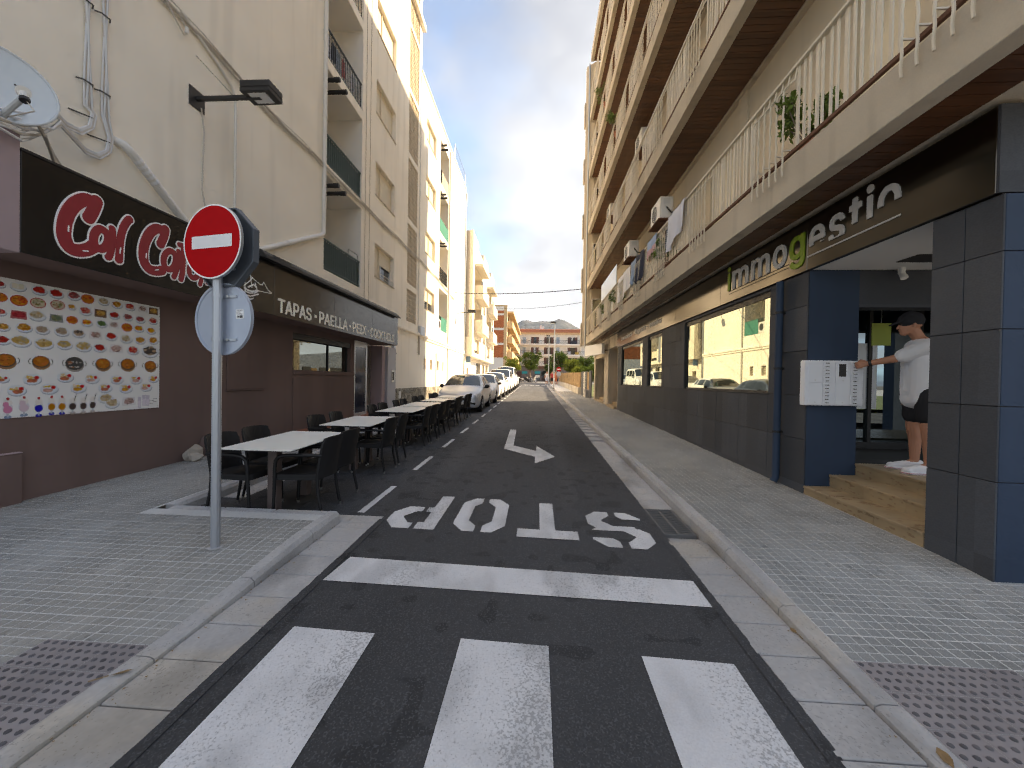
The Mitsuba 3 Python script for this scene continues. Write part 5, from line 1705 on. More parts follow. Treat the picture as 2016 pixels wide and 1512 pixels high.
part(sd, 'arm', G().tube([foot, foot * .45 + lnb * .55, lnb], .024, 8), 'mat_dish', smooth=40)
part(sd, 'receiver', G().tube([lnb - nd * .02 - vd * .02, lnb + vd * .05 - nd * .02], [.026, .030], 10).tube([lnb + vd * .055 - nd * .005, lnb + vd * .085 - nd * .05], [.046, .046], 12), 'mat_pipe_white')
part(sd, 'clamp', G().tube([lnb - vd * .05, lnb - vd * .02], .034, 8), 'mat_black_plastic')
part(sd, 'mast', G().tube([Cd - nd * .12 - vd * .1, np.array([-5.10, 3.2, 3.80])], .03, 8).tube([Cd - nd * .05, Cd - nd * .14], .06, 8), 'mat_galv')
for s_ in (-1, 1):
    for q in (.10, -.08):
        p = Cd - ud * .13 * s_ + vd * q - nd * .045
        part(sd, 'bolt', G().tube([p, p + nd * .012], .008, 6), 'mat_iron')
part(sd, 'lead', G().tube([lnb - vd * .02, lnb - vd * .12 + ud * .05, foot + nd * .05 + ud * .04, foot + ud * .02], .006, 5), 'mat_cable_cream')
# broken render and rocks at the foot of the wall
def rock(name, c, s, lab, m, seed):
    r = np.random.default_rng(seed)
    p = r.normal(size=(26, 3))
    p /= np.linalg.norm(p, axis=1, keepdims=True)
    p = p * np.array(s) * (.85 + .3 * r.random((26, 1))) + np.array(c)
    put(name, G().hull(p), m, label=lab, cat='stone')


mat('limestone', rough=0.9, tex=stucco((0.46, 0.42, 0.36), .25, .1))
zb = float(S(5.75) + hp(5.75))
rock('stone_lump', (-5.36, 5.78, zb + .10), (.09, .17, .16), 'rough beige limestone lump leaning at the foot of the brown wall', 'mat_limestone', 1)
rock('stone_lump', (-5.24, 5.72, zb + .055), (.10, .12, .075), 'rounded pale stone lying in front of the beige lump by the brown wall', 'mat_limestone', 2)
rock('stone_lump', (-5.38, 6.05, zb + .16), (.06, .13, .19), 'brown painted lump of render beside the beige stones at the wall', 'mat_brown', 3)
# ================================================================ traffic sign, tables, chairs
PX, PY = -2.585, 3.01
pz0 = float(S(PY) + hp(PY))
tsn = thing('traffic_sign', 'large no entry sign on a grey post above the back of a round sign', 'traffic sign')
pole = G()
for k in range(18):
    a = 2 * np.pi * k / 18
th = np.arange(36) * 2 * np.pi / 36
rr_ = .0335 + .0012 * np.cos(9 * th)
v = np.vstack([np.column_stack([PX + rr_ * np.cos(th), PY + rr_ * np.sin(th), np.full(36, z)]) for z in (pz0 - .05, 2.88)])
pole.add(v, [[k, (k + 1) % 36, 36 + (k + 1) % 36, 36 + k] for k in range(36)])
pole.add(np.vstack([v[36:], [PX, PY, 2.885]]), [[k, (k + 1) % 36, 36] for k in range(36)])
part(tsn, 'post', pole, 'mat_galv', smooth=40)
part(tsn, 'collar', G().prism(Point(0, 0).buffer(.055), 0, .008, lambda v: v + [PX, PY, pz0]), 'mat_concrete')
A_ = math.radians(11)
nn = np.array([-math.sin(A_), -math.cos(A_), 0])
rt = np.array([math.cos(A_), -math.sin(A_), 0])


def on_sign(c):
    c = np.array(c, float)
    return lambda v: c + np.outer(v[:, 0], rt) + np.outer(v[:, 1], [0, 0, 1.0]) + np.outer(v[:, 2], nn)


disc = Point(0, 0).buffer(.295, 48)
c1 = np.array([PX, PY, 2.61]) + nn * .050
part(tsn, 'plate', G().prism(disc, -.022, 0, on_sign(c1)), 'mat_galv')
part(tsn, 'rim', G().prism(disc.difference(Point(0, 0).buffer(.283, 48)), 0, .002, on_sign(c1)), 'mat_sign_white')
part(tsn, 'red_face', G().prism(Point(0, 0).buffer(.283, 48), 0, .0015, on_sign(c1)), 'mat_traffic_red')
part(tsn, 'white_bar', G().prism(sbox(-.205, -.050, .205, .050), .0015, .003, on_sign(c1)), 'mat_white_paint')
oc = np.array([PX + .01, PY, 2.585]) - nn * .050
octa = Polygon([(.315 * math.cos(math.pi / 8 + k * math.pi / 4) / math.cos(math.pi / 8), .315 * math.sin(math.pi / 8 + k * math.pi / 4) / math.cos(math.pi / 8)) for k in range(8)])
part(tsn, 'stop_plate', G().prism(octa, -.012, -.006, on_sign(oc)).prism(octa.difference(octa.buffer(-.012)), -.03, .022, on_sign(oc)), 'mat_sign_back')
mat('sign_back', (0.10, 0.115, 0.135), 0.6, metal=0.3)
part(tsn, 'clamp', G().tube([(PX, PY, 2.40), (PX, PY, 2.43)], .042, 14).box(PX - .15, PX + .17, PY + .035, PY + .05, 2.405, 2.425), 'mat_galv')
c2 = np.array([PX - .005, PY, 2.01]) - nn * .052
part(tsn, 'round_plate', G().prism(disc, -.006, 0, on_sign(c2)).prism(disc.difference(Point(0, 0).buffer(.274, 48)), -.022, .006, on_sign(c2)), 'mat_plate_back')
mat('plate_back', (0.42, 0.47, 0.56), 0.42, metal=0.35)
for z in (2.19, 1.84):
    part(tsn, 'clamp', G().tube([(PX, PY, z - .014), (PX, PY, z + .014)], .0375, 16).map(lambda v: v).prism(sbox(-.09, z - 2.01 - .010, .15, z - 2.01 + .010), 0, .012, on_sign(c2)), 'mat_galv')
    part(tsn, 'bolt', G().prism(Point(.07, z - 2.01).buffer(.011), .012, .024, on_sign(c2)).prism(Point(-.075, z - 2.01).buffer(.011), .012, .024, on_sign(c2)), 'mat_steel')
part(tsn, 'sticker', G().prism(sbox(.135, .0, .215, .075), .0005, .0015, on_sign(c2)), 'mat_sign_white')
part(tsn, 'sticker_print', G().prism(unary_union([sbox(.142, .062, .205, .066), sbox(.142, .052, .190, .055), sbox(.142, .042, .208, .045), sbox(.150, .008, .172, .022), sbox(.178, .006, .206, .026), sbox(.150, .028, .20, .032)]), .0016, .002, on_sign(c2)), 'mat_iron')

# ---- café tables
TY = [3.75, 5.58, 7.63, 9.00, 10.60, 12.22]
names = ['nearest café table behind the sign post', 'second café table from the sign post', 'third café table from the sign post', 'fourth café table from the sign post', 'fifth café table, next but one to the parked car', 'farthest café table before the parked car']
TX0, TX1 = -3.205, -2.435


def ramp(y0):
    def fn(v):
        return np.column_stack([v[:, 0], v[:, 1] + y0, v[:, 2] + S(v[:, 1] + y0)])
    return fn


for k, y0 in enumerate(TY):
    t = thing('cafe_table', names[k] + ', pale top on brown posts', 'table', 'café tables along the parking strip')
    rot = [0, .02, -.02, .01, .0, .03][k]
    fn = ramp(y0)
    def place(g, rot=rot, fn=fn):
        c, s = math.cos(rot), math.sin(rot)
        return g.map(lambda v: fn(np.column_stack([TX0 + .385 + (v[:, 0] - TX0 - .385) * c - (v[:, 1] - .61) * s, .61 + (v[:, 0] - TX0 - .385) * s + (v[:, 1] - .61) * c, v[:, 2]])))
    part(t, 'top', place(G().box(TX0, TX1, 0, 1.22, .728, .740, .003)), 'mat_table_top')
    part(t, 'top_edge', place(G().box(TX0 + .002, TX1 - .002, .002, 1.218, .7225, .7275)), 'mat_black_plastic')
    part(t, 'subframe', place(G().box(-2.89, -2.79, .25, 1.0, .690, .722)), 'mat_table_brown')
    for yy in (.29, .86):
        part(t, 'post', place(G().box(-2.885, -2.785, yy, yy + .10, .008, .690, .004)), 'mat_table_brown')
    part(t, 'base_plate', place(G().box(-3.04, -2.64, .13, 1.10, .0, .008)), 'mat_iron')

# ---- woven armchairs: one set of parts, placed many times (seat towards +x of the chair)
cp = {}
nu, nv = 14, 12
v, f = [], []
for side in (0, 1):
    for i in range(nu):
        for j in range(nv):
            a, b = i / (nu - 1) * 2 - 1, j / (nv - 1)
            z = .40 + .44 * b
            w = .215 + .012 * b - .02 * max(0, b - .85) / .15 * abs(a) ** 4
            x = -.205 - .075 * b ** 1.3 - .055 * (1 - a * a) + (.0 if side == 0 else -.022)
            zz = z - .018 * a ** 4 * (1 if b > .9 else 0)
            v.append((x, a * w, zz))
for side in (0, 1):
    o = side * nu * nv
    for i in range(nu - 1):
        for j in range(nv - 1):
            q = [o + i * nv + j, o + (i + 1) * nv + j, o + (i + 1) * nv + j + 1, o + i * nv + j + 1]
            f.append(q if side == 0 else q[::-1])
o = nu * nv
for i in range(nu - 1):
    f.append([i * nv + nv - 1, (i + 1) * nv + nv - 1, o + (i + 1) * nv + nv - 1, o + i * nv + nv - 1])
    f.append([i * nv, o + i * nv, o + (i + 1) * nv, (i + 1) * nv])
for j in range(nv - 1):
    f.append([j, j + 1, o + j + 1, o + j])
    f.append([(nu - 1) * nv + j, o + (nu - 1) * nv + j, o + (nu - 1) * nv + j + 1, (nu - 1) * nv + j + 1])
cp['backrest'] = (mikit.ply(G().add(v, f).get(), 'mat_rattan', smooth=50))
sg = G()
su = Polygon([(-.225, -.20), (.19, -.225), (.225, -.19), (.23, 0), (.225, .19), (.19, .225), (-.225, .20)]).buffer(.012)
sg.prism(su, .415, .445)
sg.prism(su.buffer(-.004), .385, .416)
cp['seat'] = mikit.ply(sg.get(), 'mat_rattan')
for nm, s_ in (('arm', 1), ('arm_001', -1)):
    cp[nm] = mikit.ply(G().tube([(-.262, s_ * .215, .645), (-.22, s_ * .245, .655), (-.05, s_ * .255, .655), (.10, s_ * .255, .650), (.165, s_ * .252, .635), (.200, s_ * .248, .595), (.212, s_ * .244, .52), (.222, s_ * .236, .25), (.232, s_ * .232, .035)],
                                [.016, .018, .020, .020, .019, .018, .017, .0165, .014], 10).get(), 'mat_rattan_frame', smooth=50)
    cp['leg' if s_ == 1 else 'leg_001'] = mikit.ply(G().tube([(-.250, s_ * .205, .62), (-.215, s_ * .205, .42), (-.225, s_ * .208, .25), (-.268, s_ * .215, .035)], [.014, .0165, .016, .0135], 10).get(), 'mat_rattan_frame', smooth=50)
mat('rattan_frame', (0.012, 0.012, 0.013), 0.42, spec=0.3)
for k, (x, y) in enumerate(((.232, .232), (.232, -.232), (-.270, .2155), (-.270, -.2155))):
    cp['foot_cap' + ('' if k == 0 else f'_{k:03d}')] = mikit.ply(G().tube([(x, y, 0), (x, y, .034)], .0145, 10).get(), 'mat_steel', smooth=40)
rc = random.Random(4)
ordn = ['nearest', 'second', 'third', 'fourth', 'fifth', 'farthest']
for k, y0 in enumerate(TY):
    for s_ in (-1, 1):
        for q in range(2):
            x = (-2.535 if s_ > 0 else -3.165) + rc.uniform(-.02, .03)
            y = y0 + (.38 if q == 0 else .90) + rc.uniform(-.03, .03)
            if k == 0 and q == 0:
                y = y0 + (.41 if s_ > 0 else .345)
            ang = (180 if s_ > 0 else 0) + rc.uniform(-5, 5)
            c = thing('rattan_chair', f'black woven armchair on the {"street" if s_ > 0 else "wall"} side of the {ordn[k]} café table, its {"near" if q == 0 else "far"} seat', 'chair', 'black woven chairs around the café tables')
            M = T().translate([x, y, float(S(y)) + .001]).rotate([0, 0, 1], ang)
            for nm, d in cp.items():
                put(f'{c}__{nm}', {**d, 'to_world': M}, None)
# ================================================================ vehicles


def loft(st, n_st=70, seg=(5, 3, 6, 7, 9)):
    """Closed body from stations (l, zb, zbelt, ztop, half width, half roof width). Returns grid points (stations, ring) of one half plus its mirror."""
    from scipy.interpolate import PchipInterpolator
    st = np.array(st, float)
    ls = np.unique(np.concatenate([np.linspace(st[0, 0], st[-1, 0], n_st), st[:, 0]]))
    P_ = [PchipInterpolator(st[:, 0], st[:, k])(ls) for k in range(1, 6)]
    rows = []
    for i, l in enumerate(ls):
        zb, zl, zt, w, wr = [p[i] for p in P_]
        zm = zb + (zl - zb) * .50
        key = [(0, zb), (w * .86, zb), (w * .975, zb + .10 * (zl - zb) + .03), (w, zm), (w * .965, zl), (wr, zt - .05 * (zt - zl) - .012), (wr * .62, zt + .004), (0, zt + .018)]
        segs = [seg[0], 2, seg[1], seg[2], seg[3], 3, seg[4] - 3]
        pts = []
        for a, b, n in zip(key, key[1:], segs):
            for q in range(n):
                t = q / n
                pts.append((a[0] + (b[0] - a[0]) * t, a[1] + (b[1] - a[1]) * t))
        pts.append(key[-1])
        pts = np.array(pts)
        for _ in range(2):     # soften the section
            pts[1:-1] = .5 * pts[1:-1] + .25 * (pts[:-2] + pts[2:])
        rows.append(np.column_stack([pts[:, 0], np.full(len(pts), l), pts[:, 1]]))
    return np.array(rows), ls, np.cumsum([0] + segs)


def car(name, lab, cat, st, x, yf, paint, gl, wheels, r=.31, tw=.20, group=None, extra=None, ws=None):
    """gl: (windshield l0, l1), (side glass l0, l1), (pillars ...), (rear glass l0, l1). The car faces -y with its nose at yf."""
    c = thing(name, lab, cat, group)
    rows, ls, ci = loft(st)
    ns, nr = rows.shape[:2]
    half = [rows, rows * np.array([-1, 1, 1])]
    # body shell as a closed solid, wheel housings cut out
    g = G()
    full = np.concatenate([rows, (rows * np.array([-1, 1, 1]))[:, ::-1][:, 1:-1]], axis=1)
    nf = full.shape[1]
    fs = [[i * nf + k, i * nf + (k + 1) % nf, (i + 1) * nf + (k + 1) % nf, (i + 1) * nf + k] for i in range(ns - 1) for k in range(nf)]
    V = full.reshape(-1, 3)
    caps = np.vstack([full[0].mean(0), full[-1].mean(0)])
    F = [[a, b, c_] for a, b, c_, d in fs] + [[a, c_, d] for a, b, c_, d in fs]
    n0 = len(V)
    F += [[(k + 1) % nf, k, n0] for k in range(nf)] + [[(ns - 1) * nf + k, (ns - 1) * nf + (k + 1) % nf, n0 + 1] for k in range(nf)]
    tm = trimesh.Trimesh(np.vstack([V, caps]), F, process=True)
    trimesh.repair.fix_normals(tm)
    man = m3.Manifold(m3.Mesh(np.asarray(tm.vertices, np.float32), np.asarray(tm.faces, np.uint32)))
    wid = max(s[4] for s in st)
    if man.status() == m3.Error.NoError:
        for wl in wheels:
            for s_ in (-1, 1):
                cyl = m3.Manifold.cylinder(.5, r + .045, r + .045, 40).rotate((0, 90, 0)).translate((s_ * (wid - .10) - .25, wl, r))
                man = man - cyl
    sh = lambda v: np.column_stack([v[:, 0] + x, v[:, 1] + yf, v[:, 2] + S(v[:, 1] + yf)])
    mm = man.to_mesh()
    vb, fb = np.array(mm.vert_properties[:, :3], float), np.array(mm.tri_verts)
    part(c, 'body', (sh(vb), fb), paint, smooth=32)

    def patch(nm, pred, m, off=.004, parent=None):
        gg = G()
        for hrow, sgn in ((half[0], 1), (half[1], -1)):
            ctr = (hrow[:-1, :-1] + hrow[1:, :-1] + hrow[:-1, 1:] + hrow[1:, 1:]) / 4
            e1, e2 = hrow[1:, :-1] - hrow[:-1, :-1], hrow[:-1, 1:] - hrow[:-1, :-1]
            nrm = np.cross(e1, e2) * -sgn
            nrm = nrm / (np.linalg.norm(nrm, axis=-1, keepdims=True) + 1e-12)
            nv_ = np.zeros_like(hrow)
            for di in (0, 1):
                for dj in (0, 1):
                    nv_[di:ns - 1 + di, dj:nr - 1 + dj] += nrm
            nv_ /= np.linalg.norm(nv_, axis=-1, keepdims=True) + 1e-12
            outw = hrow - np.array([0, ls.mean(), .7])
            nv_ *= np.sign((nv_ * outw).sum(-1, keepdims=True) + 1e-9)
            hv = hrow + nv_ * off
            sel = [(i, k) for i in range(ns - 1) for k in range(nr - 1) if pred(ctr[i, k], i, k, ls[i], sgn)]
            if sel:
                gg.add(hv.reshape(-1, 3), [[i * nr + k, (i + 1) * nr + k, (i + 1) * nr + k + 1, i * nr + k + 1] for i, k in sel])
        if not gg.v:
            return
        m_ = trimesh.Trimesh(*gg.get()[:2], process=False)
        m_ = trimesh.Trimesh(sh(np.array(m_.vertices)), m_.faces, process=False)
        m_.remove_unreferenced_vertices()
        part(c, nm, (np.array(m_.vertices), np.array(m_.faces)), m, smooth=True)

    jb, jr, jt = ci[4], ci[5], ci[7]
    (w0, w1), (s0, s1), pil, (r0, r1) = gl
    patch('windscreen', lambda p, i, k, l, s: w0 <= l <= w1 and k >= jr - 0, 'mat_glass_car')
    if r1 > r0:
        patch('rear_window', lambda p, i, k, l, s: r0 <= l <= r1 and k >= jr, 'mat_glass_car')
    patch('side_window', lambda p, i, k, l, s: s0 + .42 * max(0, (k - jb) / (jr - jb)) * (w1 - w0 if w1 - w0 < .9 else .9) <= l <= s1 - .12 * (k - jb) / (jr - jb) and jb + 0 < k < jr - 1 and not any(abs(l - q) < .05 for q in pil), 'mat_glass_car')
    for wl in wheels:
        for s_ in (-1, 1):
            wx = s_ * (wid - .012)
            z = r
            prof = [(r * .62, 0), (r * .93, 0), (r, -.03), (r, -tw + .03), (r * .95, -tw), (0, -tw)]
            th = np.arange(33) * 2 * np.pi / 32
            v, f = [], []
            for ra, d in prof:
                v.append(np.column_stack([np.full(33, wx + s_ * d), wl + ra * np.cos(th), z + ra * np.sin(th)]))
            for q in range(len(prof) - 1):
                f += [[q * 33 + k, q * 33 + k + 1, (q + 1) * 33 + k + 1, (q + 1) * 33 + k] for k in range(32)]
            wk = part(c, 'wheel', (sh(np.vstack(v)), np.array(f)), 'mat_tire', smooth=40)
            rg = G()
            hub = [(r * .64, .002), (r * .58, -.02), (r * .20, -.045), (.0, -.030)]
            v, f = [], []
            for ra, d in hub:
                v.append(np.column_stack([np.full(33, wx + s_ * (d - .0)), wl + ra * np.cos(th), z + ra * np.sin(th)]))
            for q in range(len(hub) - 1):
                f += [[q * 33 + k, q * 33 + k + 1, (q + 1) * 33 + k + 1, (q + 1) * 33 + k] for k in range(32)]
            put(f'{wk}__hub', (sh(np.vstack(v)), np.array(f)), 'mat_iron', smooth=40)
            sp = G()
            for q in range(5):
                a = q * 2 * np.pi / 5 + .3
                for d_ in (-.12, .12):
                    sp.hull([(wx + s_ * e, wl + rr0 * math.cos(a + d_ * t1), z + rr0 * math.sin(a + d_ * t1)) for rr0, t1 in ((r * .15, 3), (r * .15, .5), (r * .60, 1.2), (r * .60, .3)) for e in (-.014, .004)])
            put(f'{wk}__rim', G().add(sh(np.vstack(sp.v)), np.vstack(sp.f)), 'mat_alu')
    for s_ in (-1, 1):         # mirrors
        ml, mz = w0 + .42, st[4][2] + .13
        part(c, 'mirror', G().add(sh(np.array(trimesh.creation.icosphere(2, .1).vertices) * [1.0, .55, .72] + [s_ * (wid + .07), ml, mz]), trimesh.creation.icosphere(2, .1).faces), extra.get('mirror', 'mat_black_plastic') if extra else 'mat_black_plastic', smooth=True)
        part(c, 'mirror_arm', G().add(*(lambda b: (sh(b[0]), b[1]))(G().box(s_ * (wid - .06), s_ * (wid + .05), ml - .02, ml + .03, mz - .07, mz - .03).get())), 'mat_black_plastic')
    if extra:
        for nm, pred, m in extra['patches']:
            patch(nm, pred, m, .006)
        for nm, box_, m in extra.get('boxes', ()):
            part(c, nm, G().add(*(lambda b: (sh(b[0]), b[1]))(G().box(*box_, .006).get())), m)
    return c


HATCH = [(0, .30, .52, .56, .50, .40), (.04, .22, .60, .655, .66, .54), (.16, .18, .67, .735, .765, .62), (.40, .17, .76, .83, .835, .69), (.75, .17, .85, .92, .862, .73), (1.02, .17, .90, .985, .87, .75), (1.15, .17, .925, 1.07, .87, .73), (1.55, .17, .95, 1.325, .87, .64),
         (1.80, .17, .965, 1.42, .87, .605), (2.3, .17, .985, 1.46, .87, .59), (3.0, .18, 1.0, 1.43, .868, .58), (3.45, .20, 1.02, 1.36, .86, .57), (3.70, .24, 1.01, 1.20, .84, .58), (3.88, .32, .90, 1.0, .80, .60), (3.95, .42, .76, .84, .72, .56)]
SUVS = [(l * 1.10, zb + .03, zl * 1.06, zt * 1.07, w * 1.04, wr * 1.06) for l, zb, zl, zt, w, wr in HATCH]
VAN = [(0, .32, .62, .70, .55, .45), (.05, .24, .75, .84, .74, .62), (.2, .2, .88, .98, .84, .72), (.55, .2, 1.02, 1.12, .885, .78), (.85, .2, 1.08, 1.24, .90, .78), (1.3, .2, 1.12, 1.62, .91, .74), (1.55, .2, 1.13, 1.79, .91, .73), (2.2, .2, 1.14, 1.83, .91, .735), (3.8, .2, 1.14, 1.83, .91, .735), (4.12, .24, 1.12, 1.76, .89, .72),
       (4.22, .34, 1.05, 1.6, .86, .70)]
TALL = [(l * 1.14, zb, zl * 1.12, zt * 1.16, w * 1.02, wr * 1.05) for l, zb, zl, zt, w, wr in VAN]


def face(zl0, zl1, w0, w1, lmax):
    return lambda p, i, k, l, s: l < lmax and zl0 < p[2] < zl1 and w0 < abs(p[0]) < w1


ex = {'patches': [('headlight', lambda p, i, k, l, s: .10 < l < .62 and .60 - .02 < p[2] - .26 * (l - .1) < .60 + .10 and abs(p[0]) > .46 + .2 * l, 'mat_lamp_glass'), ('lower_grille', face(.24, .36, -1, .46, .2), 'mat_black_plastic'), ('upper_grille', face(.47, .54, -1, .22, .2), 'mat_black_plastic'),
                  ('fog_lamp', face(.335, .42, .50, .68, .3), 'mat_black_plastic')],
      'boxes': [('number_plate', (-.26, .26, -.012, .004, .37, .475), 'mat_white_paint'), ('badge', (-.04, .04, .02, .05, .60, .67), 'mat_chrome')]}
car('parked_car', 'silver white hatchback facing the camera behind the farthest café table, first of the parked row', 'car', HATCH, -2.98, 14.55, 'mat_car_silver', ((1.06, 1.74), (1.25, 3.35), (2.12, 2.95), (3.42, 3.72)), (.78, 3.22), .31, group='vehicles parked in a row along the left kerb', extra=ex)
ex2 = {'patches': [('headlight', lambda p, i, k, l, s: .06 < l < .50 and .62 < p[2] - .2 * l < .76 and abs(p[0]) > .46, 'mat_lamp_glass'), ('grille', face(.42, .66, -1, .36, .22), 'mat_iron'), ('bumper_grille', face(.20, .34, -1, .62, .3), 'mat_black_plastic')],
       'boxes': [('number_plate', (-.26, .26, -.012, .004, .40, .50), 'mat_white_paint'), ('grille_bar', (-.34, .34, .0, .03, .56, .60), 'mat_chrome')]}
car('parked_car', 'white small car with a dark grille, second in the parked row', 'car', HATCH, -2.90, 19.3, 'mat_car_white', ((1.06, 1.74), (1.25, 3.35), (2.12, 2.95), (3.42, 3.72)), (.78, 3.22), .31, group='vehicles parked in a row along the left kerb', extra=ex2)
ex3 = {'patches': ex2['patches'], 'boxes': [('number_plate', (-.26, .26, -.012, .004, .42, .52), 'mat_white_paint')], 'mirror': 'mat_car_white'}
car('parked_car', 'white taller car with a dark windscreen, third in the parked row', 'car', SUVS, -2.90, 24.0, 'mat_car_white', ((1.17, 1.92), (1.4, 3.7), (2.35, 3.25), (3.75, 4.1)), (.86, 3.55), .335, group='vehicles parked in a row along the left kerb', extra=ex3)
exv = {'patches': [('headlight', lambda p, i, k, l, s: .04 < l < .5 and .76 < p[2] < .96 and abs(p[0]) > .5, 'mat_lamp_glass'), ('grille', face(.40, .62, -1, .5, .22), 'mat_black_plastic')], 'boxes': [('number_plate', (-.26, .26, -.012, .004, .42, .52), 'mat_white_paint')], 'mirror': 'mat_car_white'}
car('parked_van', 'white small van with side windows, fourth in the parked row', 'van', VAN, -2.88, 29.2, 'mat_car_white', ((.82, 1.5), (1.0, 3.9), (1.9, 2.9), (0, 0)), (.80, 3.4), .31, group='vehicles parked in a row along the left kerb', extra=exv)
car('parked_van', 'white tall van at the far end of the parked row', 'van', TALL, -2.90, 34.6, 'mat_car_white', ((.93, 1.7), (1.15, 4.4), (2.2, 3.3), (0, 0)), (.95, 3.9), .33, group='vehicles parked in a row along the left kerb', extra=exv)
car('parked_car', 'pale car mostly hidden beyond the tall white van', 'car', SUVS, -2.90, 40.6, 'mat_car_silver', ((1.17, 1.92), (1.4, 3.7), (2.35, 3.25), (3.75, 4.1)), (.86, 3.55), .335, group='vehicles parked in a row along the left kerb', extra=ex3)


def scooter(x, y, rot, lab, paint, name='scooter'):
    s = thing(name, lab, 'scooter', 'scooters parked at the end of the street')
    z = float(S(y)) + (.12 if y > 80 else 0)
    c, d = math.cos(rot), math.sin(rot)
    P_ = lambda v: np.column_stack([x + v[:, 0] * c - v[:, 1] * d, y + v[:, 0] * d + v[:, 1] * c, z + v[:, 2]])
    A = lambda nm, g, m, **k: part(s, nm, g.map(P_), m, **k)
    for xx in (-.62, .62):
        t = np.linspace(0, 2 * np.pi, 25)
        w = A('wheel', G().tube(np.column_stack([xx + .21 * np.cos(t), 0 * t, .27 + .21 * np.sin(t)]), .06, 8, cap=False), 'mat_tire', smooth=60)
        put(f'{w}__hub', G().tube([(xx, -.03, .27), (xx, .03, .27)], .16, 16).map(P_), 'mat_alu')
    A('body', G().hull([(-.75, -.13, .62), (-.75, .13, .62), (-.15, -.18, .35), (-.15, .18, .35), (-.2, -.15, .74), (-.2, .15, .74), (-.85, 0, .74), (.1, -.16, .28), (.1, .16, .28), (-.5, -.16, .4), (-.5, .16, .4)]), paint)
    A('seat', G().hull([(-.80, -.12, .75), (-.80, .12, .75), (-.1, -.14, .76), (-.1, .14, .76), (-.75, -.1, .84), (-.75, .1, .84), (-.15, -.1, .80), (-.15, .1, .80)]), 'mat_black_plastic')
    A('leg_shield', G().hull([(.30, -.22, .35), (.30, .22, .35), (.42, -.18, .92), (.42, .18, .92), (.52, -.12, .90), (.52, .12, .90), (.40, -.2, .35), (.40, .2, .35)]), paint)
    A('footboard', G().hull([(-.15, -.17, .27), (.40, .17, .27), (-.15, .17, .27), (.40, -.17, .27), (-.15, -.17, .34), (.40, .17, .34), (-.15, .17, .34), (.40, -.17, .34)]), 'mat_black_plastic')
    A('fork', G().tube([(.62, 0, .27), (.52, 0, .60), (.42, 0, 1.0)], .04, 8), 'mat_black_metal')
    A('front_fender', G().hull([(.40, -.07, .44), (.40, .07, .44), (.62, -.07, .53), (.62, .07, .53), (.86, -.05, .40), (.86, .05, .40)]), paint)
    A('handlebar', G().tube([(.36, -.33, 1.03), (.42, -.1, 1.02), (.42, .1, 1.02), (.36, .33, 1.03)], .02, 6), 'mat_black_metal')
    A('headlight', G().hull([(.50, -.08, .93), (.50, .08, .93), (.50, 0, 1.02), (.40, -.1, 1.05), (.40, .1, 1.05), (.55, 0, .96)]), 'mat_lamp_glass')
    A('mirror', G().tube([(.40, -.2, 1.04), (.40, -.28, 1.2)], .008, 5).tube([(.40, -.28, 1.2), (.38, -.28, 1.2)], .05, 10).tube([(.40, .2, 1.04), (.40, .28, 1.2)], .008, 5).tube([(.40, .28, 1.2), (.38, .28, 1.2)], .05, 10), 'mat_black_plastic')


scooter(-2.35, 50.6, -1.45, 'dark scooter standing beyond the parked vehicles, its wheel towards the street', 'mat_black_plastic')
scooter(-2.1, 69.5, .35, 'white scooter, left one of those beside the bushy tree', 'mat_car_white')
scooter(-1.5, 69.0, .2, 'black scooter between two white ones beside the bushy tree', 'mat_black_plastic')
scooter(-.75, 69.6, .5, 'white scooter, right one of those beside the bushy tree', 'mat_car_white')
# ================================================================ the far end of the street
b2 = thing('white_apartment_house', 'newer cream apartment house with boxy balconies and garage doors beyond the long left house', 'building')
p2 = lambda nm, g, m, **k: part(b2, nm, g, m, **k)
X2, XG, Y0, Y1 = -5.15, -5.70, 30.55, 46.0
up = []
for (a, b) in ((33.0, 35.6), (40.4, 42.8)):
    for z in (5.25, 8.1, 10.9):
        pass
fh = [(36.6, 38.4, 4.9, 6.2, .25), (44.0, 45.4, 4.9, 6.2, .25), (44.0, 45.4, 7.7, 9.0, .25), (36.8, 38.0, 7.7, 9.0, .25), (31.6, 35.6, 6.35, 7.9, .9), (31.6, 35.6, 9.15, 10.6, .9), (39.4, 43.2, 6.35, 7.9, .9), (39.4, 43.2, 9.15, 10.6, .9), (31.8, 34.4, 3.75, 5.0, .25), (39.8, 42.2, 3.75, 5.0, .25)]
p2('upper_wall', facade(X2, 1, Y0, Y1, 3.4, 12.6, fh, .3), 'mat_cream_far')
p2('gable', bx(-14, X2 - .01, Y0, Y0 + .2, 4.9, 13.25), 'mat_gable')
mat('gable', (0.40, 0.36, 0.31), 0.9)
p2('gable_edge', bx(X2 - .25, X2 + .01, Y0 - .01, Y0 + .19, 4.9, 13.30), 'mat_cream_far')
p2('block', bx(-14, X2 - 1.0, Y0 + .2, Y1, 0, 12.6), 'mat_cream_far')
p2('roof_upstand', bx(X2 - .3, X2 + .005, Y0 + .2, 33.5, 12.6, 13.2).box(X2 - .3, X2 + .005, 36.5, 40.5, 12.6, 13.2).box(X2 - .3, X2 + .005, 42.5, Y1, 12.6, 13.2), 'mat_cream_far')
p2('ground_wall', facade(XG, 1, Y0, Y1, 0, 3.4, [(33.4, 39.2, .3, 3.15, .3), (40.6, 42.0, .3, 3.15, .3), (43.0, 45.2, .3, 3.15, .3), (31.5, 32.2, .9, 2.5, .2)], .3), 'mat_cream_far')
p2('overhang', bx(XG, X2 - .01, Y0 + .2, Y1, 3.41, 3.5), 'mat_cream_far')
